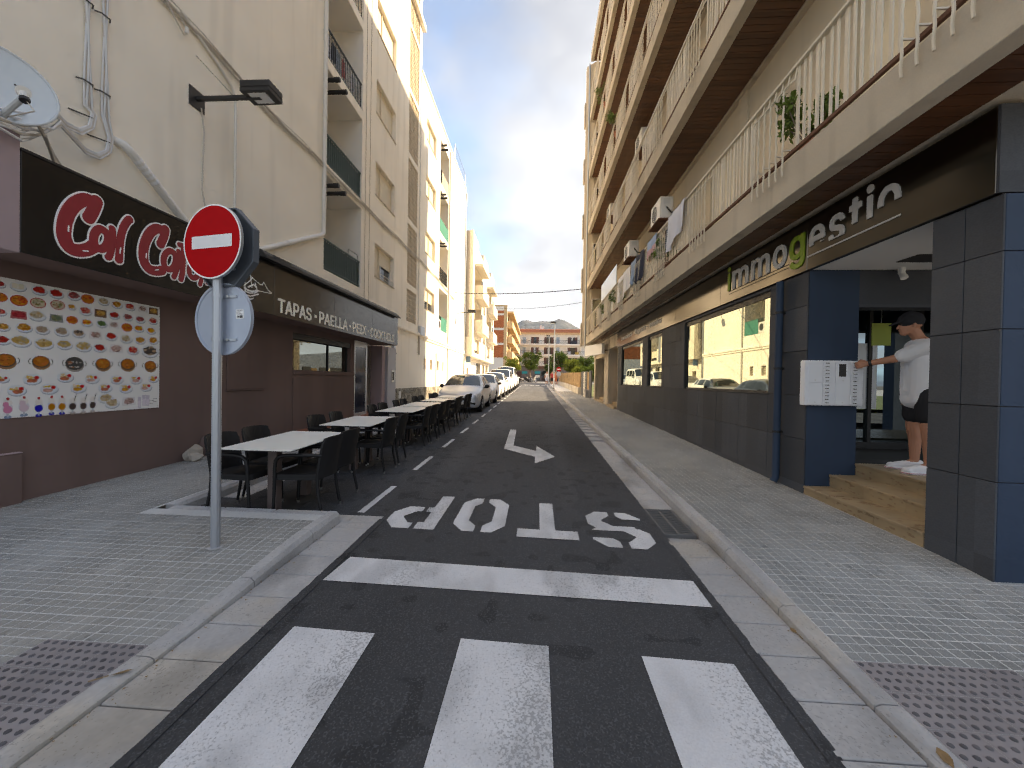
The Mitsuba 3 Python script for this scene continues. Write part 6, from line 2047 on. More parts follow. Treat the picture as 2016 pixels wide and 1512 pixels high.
p2('overhang_end', bx(XG, X2 - .012, Y0 + .001, Y0 + .19, 3.41, 4.899), 'mat_cream_far')
p2('low_gable', bx(-14, XG - .001, Y0 - .02, Y0 + .19, 0, 4.9), 'mat_cream_far')
gd = p2('garage_door', bx(XG - .28, XG - .25, 33.4, 38.0, .3, 3.15), 'mat_alu')
for k in range(6):
    put(f'{b2}__garage_door__panel', bx(XG - .25, XG - .235, 33.42, 37.98, .5 + .45 * k, .5 + .45 * k + .42), 'mat_white_plastic')
p2('doorway', bx(XG - .29, XG - .27, 38.0, 39.2, .3, 3.15), 'mat_panel_grey')
p2('doorway', bx(XG - .29, XG - .27, 40.6, 42.0, .3, 3.15), 'mat_tint')
p2('doorway', bx(XG - .29, XG - .27, 43.0, 45.2, .3, 3.15), 'mat_interior')
p2('grey_strip', bx(X2, X2 + .03, 38.6, 39.2, 3.5, 10.6), 'mat_galv')
p2('grey_strip', bx(X2, X2 + .03, 43.4, 43.8, 3.5, 8.5), 'mat_galv')
for h in fh:
    d = h[4] - .02
    w = p2('window', bx(X2 - d - .01, X2 - d, h[0], h[1], h[2], h[3]), 'mat_glass_dark')
    if d < .5:
        put(f'{b2}__{w.split("__")[1]}__shutter', bx(X2 - d + .02, X2 - d + .04, h[0], h[1], h[2] + (h[3] - h[2]) * .25, h[3]), 'mat_shutter')
for a, b in ((31.6, 35.8), (39.4, 43.4)):
    for z in (5.35, 8.15):
        bl = p2('balcony', bx(X2 - .9, -4.46, a, b, z, z + .16, .01), 'mat_cream_far')
        put(f'{b2}__{bl.split("__")[1]}__parapet', G().box(-4.52, -4.46, a, b - 1.6, z + .161, z + 1.05).box(X2, -4.52, a, a + .06, z + .161, z + 1.05), 'mat_cream_far')
        put(f'{b2}__{bl.split("__")[1]}__glass', bx(-4.50, -4.48, b - 1.58, b, z + .2, z + 1.05), 'mat_screen')
        put(f'{b2}__{bl.split("__")[1]}__blind', bx(-4.60, -4.585, a + .05, a + .9, z + 1.06, z + 1.5), 'mat_panel_grey')
    p2('canopy', bx(X2 - .9, -4.50, a, b, 10.75, 10.95, .01), 'mat_cream_far')
p2('sign_plate', bx(XG, XG + .35, 31.2, 31.24, 2.9, 3.5), 'mat_board_blue')
mat('board_blue', (0.16, 0.26, 0.42), 0.6)
fl = thing('wall_lamp', 'small dark street lamp on an arm where the long left house ends', 'lamp')
part(fl, 'arm', G().tube([(XW, 27.6, 6.25), (-4.75, 27.6, 6.32)], .03, 6), 'mat_black_metal')
part(fl, 'head', bx(-4.95, -4.42, 27.4, 27.8, 6.30, 6.48, .02), 'mat_black_metal')
# --- the ochre and brick block
tb = thing('brick_apartment_block', 'ochre apartment block with terracotta brick panels and white bands on its gable', 'building')
pt = lambda nm, g, m, **k: part(tb, nm, g, m, **k)
gz = 1.25
pt('gable_wall', bx(-22, -4.86, 62.0, 62.3, gz, 13.25), 'mat_white_wall')
for z0, z1 in ((5.12, 7.08), (7.46, 9.44), (9.83, 11.79), (12.13, 12.55)):
    pt('brick_panel', bx(-12, -5.36, 61.94, 61.999, z0, z1, .01), 'mat_brick')
pt('corner_band', bx(-5.355, -4.85, 61.93, 61.999, gz + .2, 13.26), 'mat_ochre')
pt('parapet', bx(-22, -4.84, 61.92, 62.31, 13.26, 13.42), 'mat_ochre')
pt('street_wall', facade(-4.86, 1, 62.31, 93, gz, 12.6, [(64 + 4.2 * k, 66.6 + 4.2 * k, z, z + 2.0, .4) for k in range(7) for z in (5.3, 7.7, 10.05)], .4), 'mat_ochre')
for k in range(7):
    for z in (5.3, 7.7, 10.05):
        pt('window', bx(-5.25, -5.23, 64 + 4.2 * k, 66.6 + 4.2 * k, z, z + 2.0), 'mat_glass_dark')
for z in (5.1, 7.5, 9.9):
    for y in (62.6, 72.6, 82.6):
        bl = pt('balcony', bx(-4.86, -4.0, y, y + 8.6, z, z + .2), 'mat_ochre')
        put(f'{tb}__{bl.split("__")[1]}__parapet', bx(-4.06, -4.0, y, y + 8.6, z + .2, z + 1.05).box(-4.86, -4.06, y, y + .06, z + .2, z + 1.05), 'mat_ochre')
pt('eaves', bx(-5.2, -3.9, 62.6, 93, 12.3, 12.55), 'mat_ochre')
pt('block', bx(-22, -5.4, 62.31, 93, gz, 12.9), 'mat_ochre')
# --- the long block that closes the view
cbk = thing('balconied_block', 'cream block with long balconies and a terracotta roof edge closing the end of the street', 'building')
pc = lambda nm, g, m, **k: part(cbk, nm, g, m, **k)
YC = 95.0
spec = []
for xa, xb, m in ((-3.55, -2.75, 'mat_shutter_blue'), (-1.5, .35, 'mat_shutter_brown'), (1.65, 3.9, 'mat_shutter_brown'), (4.6, 5.35, 'mat_shutter_blue'), (7.3, 9.6, 'mat_shutter_brown'), (11.5, 12.6, 'mat_shutter_brown'), (14.0, 15.5, 'mat_shutter_blue')):
    for z, h in ((10.5, 1.55), (7.95, 1.60), (5.55, 1.55)):
        spec.append((xa, xb, z, h, m))
cells_x = sorted({-6.2, 22.0, *[s[0] for s in spec], *[s[1] for s in spec]})
cells_z = sorted({4.95, 13.1, *[s[2] for s in spec], *[s[2] + s[3] for s in spec]})
wg = G()
for a, b in zip(cells_x, cells_x[1:]):
    for c, d in zip(cells_z, cells_z[1:]):
        if any(s[0] <= (a + b) / 2 <= s[1] and s[2] <= (c + d) / 2 <= s[2] + s[3] for s in spec):
            continue
        wg.quad((a, YC, c), (b, YC, c), (b, YC, d), (a, YC, d))
pc('wall', wg, 'mat_white_wall')
rt_ = random.Random(8)
for xa, xb, z, h, m in spec:
    w = pc('window', bx(xa, xb, YC + .25, YC + .28, z, z + h), 'mat_glass_dark')
    wk = f'{cbk}__{w.split("__")[1]}'
    put(f'{wk}__reveal', G().quad((xa, YC, z), (xa, YC + .25, z), (xa, YC + .25, z + h), (xa, YC, z + h)).quad((xb, YC, z), (xb, YC + .25, z), (xb, YC + .25, z + h), (xb, YC, z + h)), 'mat_white_wall')
    sw = min(.58, (xb - xa) * .42)
    put(f'{wk}__shutter', bx(xa, xa + sw, YC - .05, YC - .01, z, z + h), m)
    put(f'{wk}__shutter', bx(xb - sw, xb, YC - .05, YC - .01, z, z + h), m)
    if rt_.random() < .6:
        xm = (xa + xb) / 2
        put(f'{wk}__curtain', bx(xm - .25, xm + .12, YC + .2, YC + .22, z, z + h), 'mat_cloth_white')
for z in (10.05, 7.50, 5.05):
    b_ = pc('balcony', bx(-6.2, 22, YC - 1.0, YC - .001, z, z + .33), 'mat_white_wall')
    bk = f'{cbk}__{b_.split("__")[1]}'
    put(f'{bk}__rail', bx(-6.2, 22, YC - .98, YC - .94, z + 1.12, z + 1.18), 'mat_black_metal')
    g = G()
    x = -6.15
    while x < 16:
        g.box(x, x + .02, YC - .97, YC - .95, z + .33, z + 1.13)
        x += .15
    put(f'{bk}__balusters', g, 'mat_black_metal', kind='stuff')
    for x in (-1.9, 4.2, 7.05, 10.4):
        put(f'{bk}__divider', bx(x, x + .1, YC - .95, YC - .01, z + .34, z + 1.9), 'mat_white_wall')
for x, z, w, h, m, lab in ((7.9, 10.40, 1.5, .8, 'mat_cloth_navy', 'dark cloths airing on the top balcony at the right of the far block'), (7.4, 7.85, .6, .75, 'mat_cloth_pale', 'pale towel on the middle balcony of the far block'), (9.0, 7.85, .9, .6, 'mat_yellow', 'yellow cover on the middle balcony of the far block'), (-3.0, 7.85, .8, .4, 'mat_cloth_navy', 'dark chair on the middle balcony at the left of the far block'), (.6, 7.85, .7, .9, 'mat_cloth_white', 'white sheet on the middle balcony behind the bushy tree')):
    put('balcony_cloth', G().hull([(x + a, YC - .93 + b * .12, z + c) for a in (0, w) for b in (0, 1) for c in (0, h * (.8 + .2 * b))]), m, label=lab, cat='washing')
mat('yellow', (0.62, 0.42, 0.06), 0.8)
pc('cornice', bx(-6.2, 22, YC - .6, YC - .001, 12.75, 13.1), 'mat_ochre')
rf = pc('roof_edge', bx(-6.2, 22, YC - .7, YC + 6, 13.101, 13.85), 'mat_terracotta')
k = 0
x = -6.1
while x < 14:
    put(f'{cbk}__roof_edge__tile', G().tube([(x, YC - .75, 13.62), (x, YC + .6, 13.98)], .13, 8), 'mat_terracotta')
    x += .3
pc('block', bx(-6.2, 22, YC + .5, YC + 12, 1.2, 13.1), 'mat_white_wall')
pc('chimney', bx(.55, .95, YC + 3, YC + 3.5, 13.5, 15.3), 'mat_white_wall')
pc('chimney', bx(1.25, 1.6, YC + 3, YC + 3.5, 13.5, 15.1), 'mat_white_wall')
pc('chimney', bx(4.5, 5.3, YC + 3, YC + 3.6, 13.5, 14.4), 'mat_ochre')
an = pc('aerial', G().tube([(-3.0, YC + 2, 13.6), (-3.0, YC + 2, 15.6)], .025, 5).tube([(-3.5, YC + 2, 15.3), (-2.5, YC + 2, 15.3)], .015, 5).tube([(-3.4, YC + 2, 15.0), (-2.6, YC + 2, 15.0)], .015, 5).tube([(-4.2, YC + 2, 13.6), (-4.2, YC + 2, 14.8)], .02, 5).tube([(-4.5, YC + 2, 14.6), (-3.9, YC + 2, 14.6)], .015, 5), 'mat_iron')
# shops on its ground floor
pc('shop_wall', bx(-6.2, 22, YC - .4, YC - .002, 1.2, 4.949), 'mat_shop_grey')
mat('shop_grey', (0.16, 0.145, 0.14), 0.7)
pc('shop_sign', bx(.6, 3.3, YC - .9, YC - .41, 4.35, 4.95), 'mat_shutter_brown')
pc('shop_window', bx(-6.0, -3.7, YC - .45, YC - .41, 1.5, 3.6), 'mat_shutter_brown')
pc('shop_sign', bx(-3.6, -2.3, YC - .5, YC - .41, 3.1, 3.75), 'mat_teal')
pc('shop_sign', bx(-.5, .85, YC - .5, YC - .41, 3.15, 3.80), 'mat_teal')
pc('shop_window', bx(-.5, .85, YC - .46, YC - .41, 1.5, 3.1), 'mat_glass_dark')
pc('shop_poster', bx(-.4, .75, YC - .5, YC - .462, 2.2, 2.85), 'mat_white_wall')
pc('shop_window', bx(1.1, 3.0, YC - .46, YC - .41, 1.5, 3.9), 'mat_glass_dark')
# --- lamps, sign, fence at the right
for k, (x, y, h, lab) in enumerate(((1.585, 36.5, 6.1, 'tall grey street lamp on the right pavement, nearer of the two'), (1.45, 48.5, 6.0, 'shorter looking grey street lamp just left of the nearer one, farther away'))):
    s = thing('street_lamp', lab, 'street lamp', 'lamp posts on the right pavement')
    z = float(S(y)) + .12
    part(s, 'post', G().tube([(x, y, z), (x, y, z + .9), (x, y, z + 1.0), (x, y, z + h)], [.075, .075, .05, .04], 10), 'mat_galv')
    part(s, 'base', G().tube([(x, y, z), (x, y, z + .05)], .13, 10), 'mat_iron')
    part(s, 'head', bx(x - .38, x + .12, y - .18, y + .18, z + h, z + h + .12, .02), 'mat_black_metal')
    part(s, 'lens', bx(x - .34, x - .02, y - .14, y + .14, z + h - .012, z + h - .001), 'mat_lamp_glass')
fs = thing('traffic_sign', 'far no entry sign on a thin post beside the wooden fence', 'traffic sign')
zf = float(S(46)) + .12
part(fs, 'post', G().tube([(2.58, 46, zf), (2.58, 46, 3.2)], .035, 8), 'mat_galv')
cf = np.array([2.56, 45.95, 2.90])
fx = lambda c: (lambda v: np.column_stack([c[0] + v[:, 0], c[1] - v[:, 2], c[2] + v[:, 1]]))
part(fs, 'face', G().prism(Point(0, 0).buffer(.27), 0, .02, fx(cf)), 'mat_traffic_red')
part(fs, 'white_bar', G().prism(sbox(-.2, -.055, .2, .055), .021, .024, fx(cf)), 'mat_white_paint')
part(fs, 'round_plate', G().prism(Point(0, 0).buffer(.27), 0, .02, fx(cf - [0, 0, .56])), 'mat_plate_back')
fc = thing('garden_fence', 'fence of upright timber boards on stone plinths along the right pavement', 'fence')
rfn = random.Random(2)
y = 27.9
i = 0
while y < 52:
    L = 1.55
    x = 3.10 - max(0, y - 40) * .022
    z = float(S(y)) + .10
    part(fc, 'plinth', bx(x - .16, x + .16, y, y + L, z - .1, z + .50, .02), 'mat_limestone')
    n = 8
    for k in range(n):
        a = y + .03 + (L - .06) * k / n
        part(fc, 'board', bx(x - .05 + rfn.uniform(-.015, .015), x - .01, a + .012, a + (L - .06) / n - .012, z + .48, z + 1.56 + rfn.uniform(-.03, .03), .006), 'mat_fence_wood')
    part(fc, 'post', bx(x - .02, x + .08, y + .02, y + .14, z + .4, z + 1.5), 'mat_fence_wood')
    y += L + .22 + (.35 if i % 3 == 2 else 0)
    i += 1
gp = thing('gate', 'dark grey panels and a white pillar beside the end of the right building', 'gate')
zz_ = float(S(25)) + .1
part(gp, 'panel', bx(3.15, 3.22, 23.05, 23.9, zz_, 2.18, .01), 'mat_panel_grey')
mat('panel_grey', (0.07, 0.075, 0.085), 0.6)
part(gp, 'wood_panel', bx(3.15, 3.20, 23.95, 24.6, zz_, 2.1, .01), 'mat_fence_wood')
part(gp, 'low_block', bx(2.95, 3.25, 23.9, 24.7, zz_ - .05, zz_ + .5, .02), 'mat_concrete')
part(gp, 'panel', bx(3.15, 3.22, 24.9, 25.7, zz_, 2.18, .01), 'mat_panel_grey')
part(gp, 'pillar', bx(3.10, 3.35, 25.75, 26.15, zz_ - .05, 2.15, .02), 'mat_white_wall')
part(gp, 'panel', bx(3.12, 3.20, 26.2, 27.8, zz_, 2.2, .01), 'mat_panel_grey')
put('garden_lawn', G().quad((3.4, 23.2, .62), (26, 23.2, .62), (26, 52, 1.12), (3.4, 52, 1.12)), 'mat_lawn', kind='structure', label='dry lawn of the garden behind the fence')
mat('lawn', (0.10, 0.12, 0.05), 0.95)


# --- trees
def tree(name, x, y, h, r, trunk_h, lab, m, seed, n=1500, leaf=.11, group=None, z=None, squash=1.0):
    rnd = random.Random(seed)
    t = thing(name, lab, 'tree', group)
    z = (float(S(y)) + .0) if z is None else z
    tk = G()
    top = np.array([x + rnd.uniform(-.1, .1), y, z + trunk_h])
    tk.tube([(x, y, z - .1), (x + rnd.uniform(-.05, .05), y, z + trunk_h * .5), top], [.13 * r / 1.5 + .03, .10 * r / 1.5 + .02, .08 * r / 1.5 + .02], 8)
    ends = []
    for k in range(9):
        a = k * 2.4 + rnd.random()
        e = top + np.array([math.cos(a) * r * rnd.uniform(.35, .75), math.sin(a) * r * rnd.uniform(.35, .75), (h - trunk_h) * rnd.uniform(.2, .75)])
        mid = (top + e) / 2 + np.array([0, 0, .12 * r])
        tk.tube([top, mid, e], [.05, .035, .015], 5)
        ends.append(e)
        for q in range(2):
            e2 = e + np.array([rnd.uniform(-1, 1), rnd.uniform(-1, 1), rnd.uniform(-.2, .8)]) * r * .35
            tk.tube([mid, e2], [.022, .008], 4)
            ends.append(e2)
    part(t, 'trunk', tk, 'mat_bark')
    cz = z + trunk_h + (h - trunk_h) * .48
    cl = []
    for k in range(34):
        d = np.array([rnd.gauss(0, 1), rnd.gauss(0, 1), rnd.gauss(0, 1)])
        d /= np.linalg.norm(d)
        cl.append((np.array([x, y, cz]) + d * np.array([r * .72, r * .72, (h - trunk_h) * .40 * squash]) * rnd.uniform(.45, 1.05), r * rnd.uniform(.20, .38)))
    cl += [(e, r * .28) for e in ends]
    lf = G()
    per = n // len(cl)
    for c, rad in cl:
        vv, ff = [], []
        for q in range(per):
            d = np.array([rnd.gauss(0, 1), rnd.gauss(0, 1), rnd.gauss(0, .8)])
            d = d / np.linalg.norm(d) * rad * rnd.random() ** .45
            a = np.array([rnd.gauss(0, 1), rnd.gauss(0, 1), rnd.gauss(0, .6)])
            a /= np.linalg.norm(a)
            b = np.cross(a, [rnd.gauss(0, 1), rnd.gauss(0, 1), rnd.gauss(0, 1)])
            b /= np.linalg.norm(b) + 1e-9
            s = leaf * (.6 + .8 * rnd.random())
            p = c + d
            o = len(vv)
            vv += [p - a * s, p + b * s * .5, p + a * s, p - b * s * .5]
            ff.append([o, o + 1, o + 2, o + 3])
        lf.add(vv, ff)
    part(t, 'crown', lf, m)


tree('young_tree', -3.05, 51.0, 3.7, 1.15, 1.7, 'light yellow green young tree behind the last parked van', 'mat_leaf_light', 31, 1700, .12)
tree('street_tree', -1.15, 72.0, 5.9, 1.85, 1.9, 'bushy round green tree in the middle of the far street end', 'mat_leaf_mid', 32, 3600, .14)
for k, (x, y, h, r, m, lab) in enumerate(((3.6, 60, 5.0, 1.7, 'mat_leaf_mid', 'dark green tree above the far end of the fence, left one of the group'), (5.0, 56, 3.9, 1.5, 'mat_leaf_light', 'bright green tree behind the fence, right of the dark one'), (6.6, 57, 4.2, 1.7, 'mat_leaf_mid', 'green tree behind the fence beside the right building, rightmost'),
                                          (4.6, 44, 2.4, 1.0, 'mat_leaf_light', 'low light green shrub behind the fence boards'), (5.2, 38, 2.5, 1.2, 'mat_leaf_mid', 'low green shrub behind the grey gate panels'), (2.2, 64, 3.6, 1.0, 'mat_leaf_mid', 'small tree behind the lamp posts'))):
    tree('garden_tree', x, y, h, r, h * .36, lab, m, 50 + k, 2400, .13, 'trees behind the fence', z=float(S(y)))
tree('street_tree', -5.0, 88, 6, 2.0, 2.2, 'dark tree in front of the ochre block, beyond the young tree', 'mat_leaf_mid', 71, 1500, .2)
for k, (x, y, h) in enumerate(((17, -22, 7.5), (24, -26, 8.0), (10, -30, 7.0))):
    tree('promenade_tree', x, y, h, 3.0, 2.6, ['feathery tree behind the camera, mirrored in the office door', 'second tree behind the camera across the crossing street', 'third tree behind the camera at the promenade'][k], 'mat_leaf_mid', 90 + k, 2200, .22, 'trees on the promenade behind the camera', z=-.2)
put('promenade_lawn', G().quad((-40, -60, -.18), (80, -60, -.18), (80, -18, -.18), (-40, -18, -.18)), 'mat_lawn', kind='structure', label='dry promenade lawn behind the camera')
# --- the hills
hx = np.linspace(-2600, 2600, 131)
prof = np.interp(hx / 1.0, [-2600, -900, -400, -163, -103, -52, -20, 40, 86, 132, 164, 224, 260, 316, 500, 900, 2600], [180, 300, 340, 440, 476, 456, 451, 465, 459, 467, 481, 458, 442, 412, 360, 260, 120])
v, f = [], []
nd_ = 30
for i, xx in enumerate(hx):
    for j in range(nd_):
        t = j / (nd_ - 1)
        y = 2100 + 1000 * t
        w = 1 - (1 - t) ** 1.5
        n = float(meshkit.fbm(np.array([xx / 190.0, y / 190.0, 0.5]), 5, 3)) - .5
        z = prof[i] * (.10 + .90 * w) + n * 150 * (t * (1 - t) * 3.2) - 20 * (1 - t)
        v.append((xx * (y / 3000 * .9 + .1), y, z if j else -5))
f = [[i * nd_ + j, (i + 1) * nd_ + j, (i + 1) * nd_ + j + 1, i * nd_ + j + 1] for i in range(len(hx) - 1) for j in range(nd_ - 1)]
put('hills', G().add(v, f), 'mat_hill', smooth=True, kind='structure', label='grey scrub covered hills rising behind the far block')
# ================================================================ people


def skeleton(bones, res=.018, sm=12):
    """A continuous body from bones ((p, r), (q, r)): hulls of spheres, joined, refined and smoothed."""
    man = m3.Manifold()
    for b in bones:
        pts = []
        for p, r in b:
            s = m3.Manifold.sphere(r, 14).translate(tuple(float(q) for q in p))
            pts.append(s)
        man = man + m3.Manifold.batch_hull(pts)
    man = man.refine_to_length(res)
    me = man.to_mesh()
    t = trimesh.Trimesh(me.vert_properties[:, :3], me.tri_verts, process=True)
    trimesh.smoothing.filter_taubin(t, lamb=.5, nu=.53, iterations=sm)
    return np.array(t.vertices), np.array(t.faces)


def hand(w, d, up, r=1.0):
    """Bones of a loosely closed hand at wrist w pointing along d, the thumb towards up."""
    w, d, up = np.array(w, float), np.array(d, float), np.array(up, float)
    d /= np.linalg.norm(d)
    up = up - d * (up @ d)
    up /= np.linalg.norm(up)
    n = np.cross(d, up)
    out = [((w, .026), (w + d * .075 + up * .028, .016)), ((w, .026), (w + d * .08 - up * .028, .014)), ((w + d * .02, .022), (w + d * .078, .018))]
    for k, (o, L) in enumerate(((.030, .070), (.010, .078), (-.010, .072), (-.029, .056))):
        a = w + d * .082 + up * o
        b = a + d * L * .45 + n * .012
        c = b + d * L * .25 + n * .026
        e = c - d * .008 + n * .024
        out += [((a, .0105), (b, .0098)), ((b, .0098), (c, .0088)), ((c, .0088), (e, .0078))]
    a = w + d * .025 + up * .03
    out += [((a, .014), (a + d * .035 + up * .022 + n * .012, .011)), ((a + d * .035 + up * .022 + n * .012, .011), (a + d * .062 + up * .014 + n * .024, .009))]
    return out


def person(lab, base, J, clothes, group=None, res=.02, hair=None, simple=False):
    """J: joints in metres. clothes: (name, bones, material)."""
    p = thing('person', lab, 'person', group)
    b = []
    B = lambda a, ra, c, rc: b.append(((J[a], ra), (J[c], rc)))
    B('pelvis', .105, 'chest', .11)
    for s in 'lr':
        b.append(((J['pelvis'] + (J[s + 'hip'] - J['pelvis']) * .7, .10), (J['chest'] + (J[s + 'sho'] - J['chest']) * .55, .09)))
        B(s + 'hip', .088, s + 'knee', .060)
        B(s + 'knee', .060, s + 'calf', .058)
        B(s + 'calf', .058, s + 'ank', .038)
        B(s + 'ank', .040, s + 'toe', .030)
        B(s + 'sho', .062, s + 'elb', .042)
        B(s + 'elb', .044, s + 'wri', .029)
        b.append(((J['neck'], .058), (J[s + 'sho'] + np.array([0, 0, .01]), .052)))
        dv = J[s + 'wri'] - J[s + 'elb']
        b.extend(hand(J[s + 'wri'], dv, J[s + 'thumb']) if not simple else [((J[s + 'wri'], .028), (J[s + 'wri'] + dv / np.linalg.norm(dv) * .13, .02))])
    B('neck', .058, 'head', .058)
    f = J['face'] / np.linalg.norm(J['face'])
    h = J['head']
    b += [((h + [0, 0, .035] - f * .022, .088), (h + [0, 0, .035] + f * .015, .080)), ((h + [0, 0, .0] + f * .01, .072), (h - [0, 0, .07] + f * .052, .036)), ((h + f * .06 - [0, 0, .02], .036), (h + f * .055 + [0, 0, .045], .046))]
    sd_ = np.cross(f, [0, 0, 1.0])
    b += [((h + f * .090 + [0, 0, .022], .010), (h + f * .108 - [0, 0, .012], .013))]
    for s in (-1, 1):
        b += [((h + sd_ * s * .080 + [0, 0, .012] - f * .004, .013), (h + sd_ * s * .086 + [0, 0, -.022] - f * .0, .010)), ((h + f * .082 + sd_ * s * .030 + [0, 0, .040], .012), (h + f * .085 + sd_ * s * .012 + [0, 0, .040], .010))]
    b += [((h + f * .082 - [0, 0, .040] + sd_ * .02, .010), (h + f * .082 - [0, 0, .040] - sd_ * .02, .010))]
    part(p, 'body', skeleton(b, res if not simple else .03, 6 if not simple else 4), 'mat_skin', smooth=True)
    if not simple:
        for s in (-1, 1):
            part(p, 'eye', G().tm(trimesh.creation.icosphere(2, .011)).map(lambda v, s=s: v + h + f * .082 + sd_ * s * .032 + [0, 0, .022]), 'mat_eye', smooth=True)
    for nm, bones, m, kw in clothes:
        part(p, nm, skeleton(bones, res if not simple else .03, kw) if not isinstance(bones, G) else bones, m, smooth=True)
    return p


mat('eye', (0.06, 0.05, 0.045), 0.2)
V3 = lambda *a: np.array(a, float)
z0 = .60
J = dict(pelvis=V3(4.260, 4.62, z0 + .94), chest=V3(4.240, 4.60, z0 + 1.27), neck=V3(4.215, 4.60, z0 + 1.47), head=V3(4.115, 4.605, z0 + 1.625), face=V3(-.95, .30, -.12),
         lhip=V3(4.240, 4.53, z0 + .90), lknee=V3(4.235, 4.51, z0 + .50), lcalf=V3(4.260, 4.51, z0 + .36), lank=V3(4.260, 4.51, z0 + .09), ltoe=V3(4.100, 4.52, z0 + .035),
         rhip=V3(4.290, 4.71, z0 + .90), rknee=V3(4.290, 4.74, z0 + .50), rcalf=V3(4.330, 4.75, z0 + .36), rank=V3(4.330, 4.75, z0 + .09), rtoe=V3(4.180, 4.80, z0 + .035),
         lsho=V3(4.185, 4.455, z0 + 1.385), lelb=V3(4.010, 4.655, z0 + 1.262), lwri=V3(3.872, 4.838, z0 + 1.215), lthumb=V3(0, 0, 1.0),
         rsho=V3(4.310, 4.77, z0 + 1.405), relb=V3(4.42, 4.86, z0 + 1.12), rwri=V3(4.36, 4.84, z0 + .86), rthumb=V3(-1, 0, 0))
f_ = J['face'] / np.linalg.norm(J['face'])
h_ = J['head']
sr = np.cross(f_, [0, 0, 1.0])
up_ = np.cross(sr, f_)
P_, C_ = J['pelvis'], J['chest']
tee = [((P_ + [-.035, -.05, -.03], .118), (C_ + [-.03, -.06, -.02], .116)), ((P_ + [-.02, .06, -.03], .116), (C_ + [0, .08, -.02], .114)), ((P_ + [-.035, -.05, -.03], .118), (P_ + [-.02, .06, -.03], .116)), ((P_ + [-.03, -.05, -.12], .112), (P_ + [-.01, .07, -.12], .118)), ((P_ + [-.035, -.05, -.03], .118), (P_ + [-.03, -.05, -.12], .112)), ((P_ + [-.02, .06, -.03], .116), (P_ + [-.01, .07, -.12], .112)),
       ((C_ + [-.03, -.06, -.02], .116), (C_ + [0, .08, -.02], .114)), ((P_ + [-.035, -.05, -.03], .118), (C_ + [0, .08, -.02], .114)), ((C_, .112), (J['neck'] - [0, 0, .06], .085))]
for s in 'lr':
    m_ = J[s + 'sho'] * .26 + J[s + 'elb'] * .74
    tee += [((J[s + 'sho'], .085), (m_, .078)), ((J[s + 'sho'], .085), (J['chest'] + [0, 0, .05], .12)), ((J[s + 'sho'] - [0, 0, .0], .078), (J['neck'] - [0, 0, .045], .078))]
shorts = [((J['pelvis'] + [0, -.05, -.06], .114), (J['pelvis'] + [0, .06, -.06], .114))]
for s in 'lr':
    e = J[s + 'hip'] * .32 + J[s + 'knee'] * .68
    shorts += [((J[s + 'hip'] + [0, 0, -.02], .108), (e, .098))]
cap = [((h_ + up_ * .055 - f_ * .030, .098), (h_ + up_ * .055 + f_ * .012, .092)), ((h_ + up_ * .075 - f_ * .01, .088), (h_ + up_ * .085, .07))]
brim = [((h_ + f_ * .085 + up_ * .058 + sr * .055, .010), (h_ + f_ * .165 + up_ * .030 + sr * .028, .007)), ((h_ + f_ * .085 + up_ * .058 - sr * .055, .010), (h_ + f_ * .165 + up_ * .030 - sr * .028, .007)), ((h_ + f_ * .165 + up_ * .030 + sr * .028, .007), (h_ + f_ * .165 + up_ * .030 - sr * .028, .007)),
        ((h_ + f_ * .085 + up_ * .058 + sr * .05, .010), (h_ + f_ * .165 + up_ * .032 - sr * .028, .007)), ((h_ + f_ * .085 + up_ * .058 - sr * .05, .010), (h_ + f_ * .165 + up_ * .032 + sr * .028, .007))]
clothes = [('t_shirt', tee, 'mat_cloth_white', 8), ('shorts', shorts, 'mat_cloth_black', 8), ('cap', cap, 'mat_cloth_black', 6), ('cap_brim', brim, 'mat_cloth_black', 4)]
for s in 'lr':
    a, t = J[s + 'ank'], J[s + 'toe']
    d = (t - a) * [1, 1, 0]
    d /= np.linalg.norm(d)
    sd2 = np.array([-d[1], d[0], 0])
    shoe = [((a + [0, 0, -.02] - d * .035, .050), (a + [0, 0, -.045] - d * .045, .040)), ((a - [0, 0, .035] - d * .03, .044), (t + d * .055 - [0, 0, -.002], .034)), ((t + d * .05 + sd2 * .018, .033), (t + d * .05 - sd2 * .018, .033)), ((a + [0, 0, -.02], .048), (t + [0, 0, .012], .036))]
    clothes.append(('shoe', shoe, 'mat_cloth_white', 6))
    o = Polygon([(-.085, -.036), (.10, -.044), (.20, -.048), (.245, -.02), (.245, .02), (.20, .046), (.10, .042), (-.085, .036)]).buffer(.012)
    clothes.append(('sole', G().prism(o, 0, .020, lambda v, a=a, d=d, sd2=sd2: np.column_stack([a[0] + d[0] * v[:, 0] + sd2[0] * v[:, 1], a[1] + d[1] * v[:, 0] + sd2[1] * v[:, 1], z0 + .001 + v[:, 2]])), 'mat_cloth_white', 0))
    clothes.append(('sole_stripe', G().prism(o.buffer(.0015), .010, .015, lambda v, a=a, d=d, sd2=sd2: np.column_stack([a[0] + d[0] * v[:, 0] + sd2[0] * v[:, 1], a[1] + d[1] * v[:, 0] + sd2[1] * v[:, 1], z0 + .001 + v[:, 2]])), 'mat_cloth_red', 0))
w_ = J['lwri']
dv = J['lwri'] - J['lelb']
dv /= np.linalg.norm(dv)
clothes.append(('watch', G().tube([w_ - dv * .035, w_ - dv * .008], .036, 16), 'mat_black_plastic', 0))
person('man in white t-shirt and black cap reaching to the letterboxes in the office entrance', None, J, clothes, res=.016)


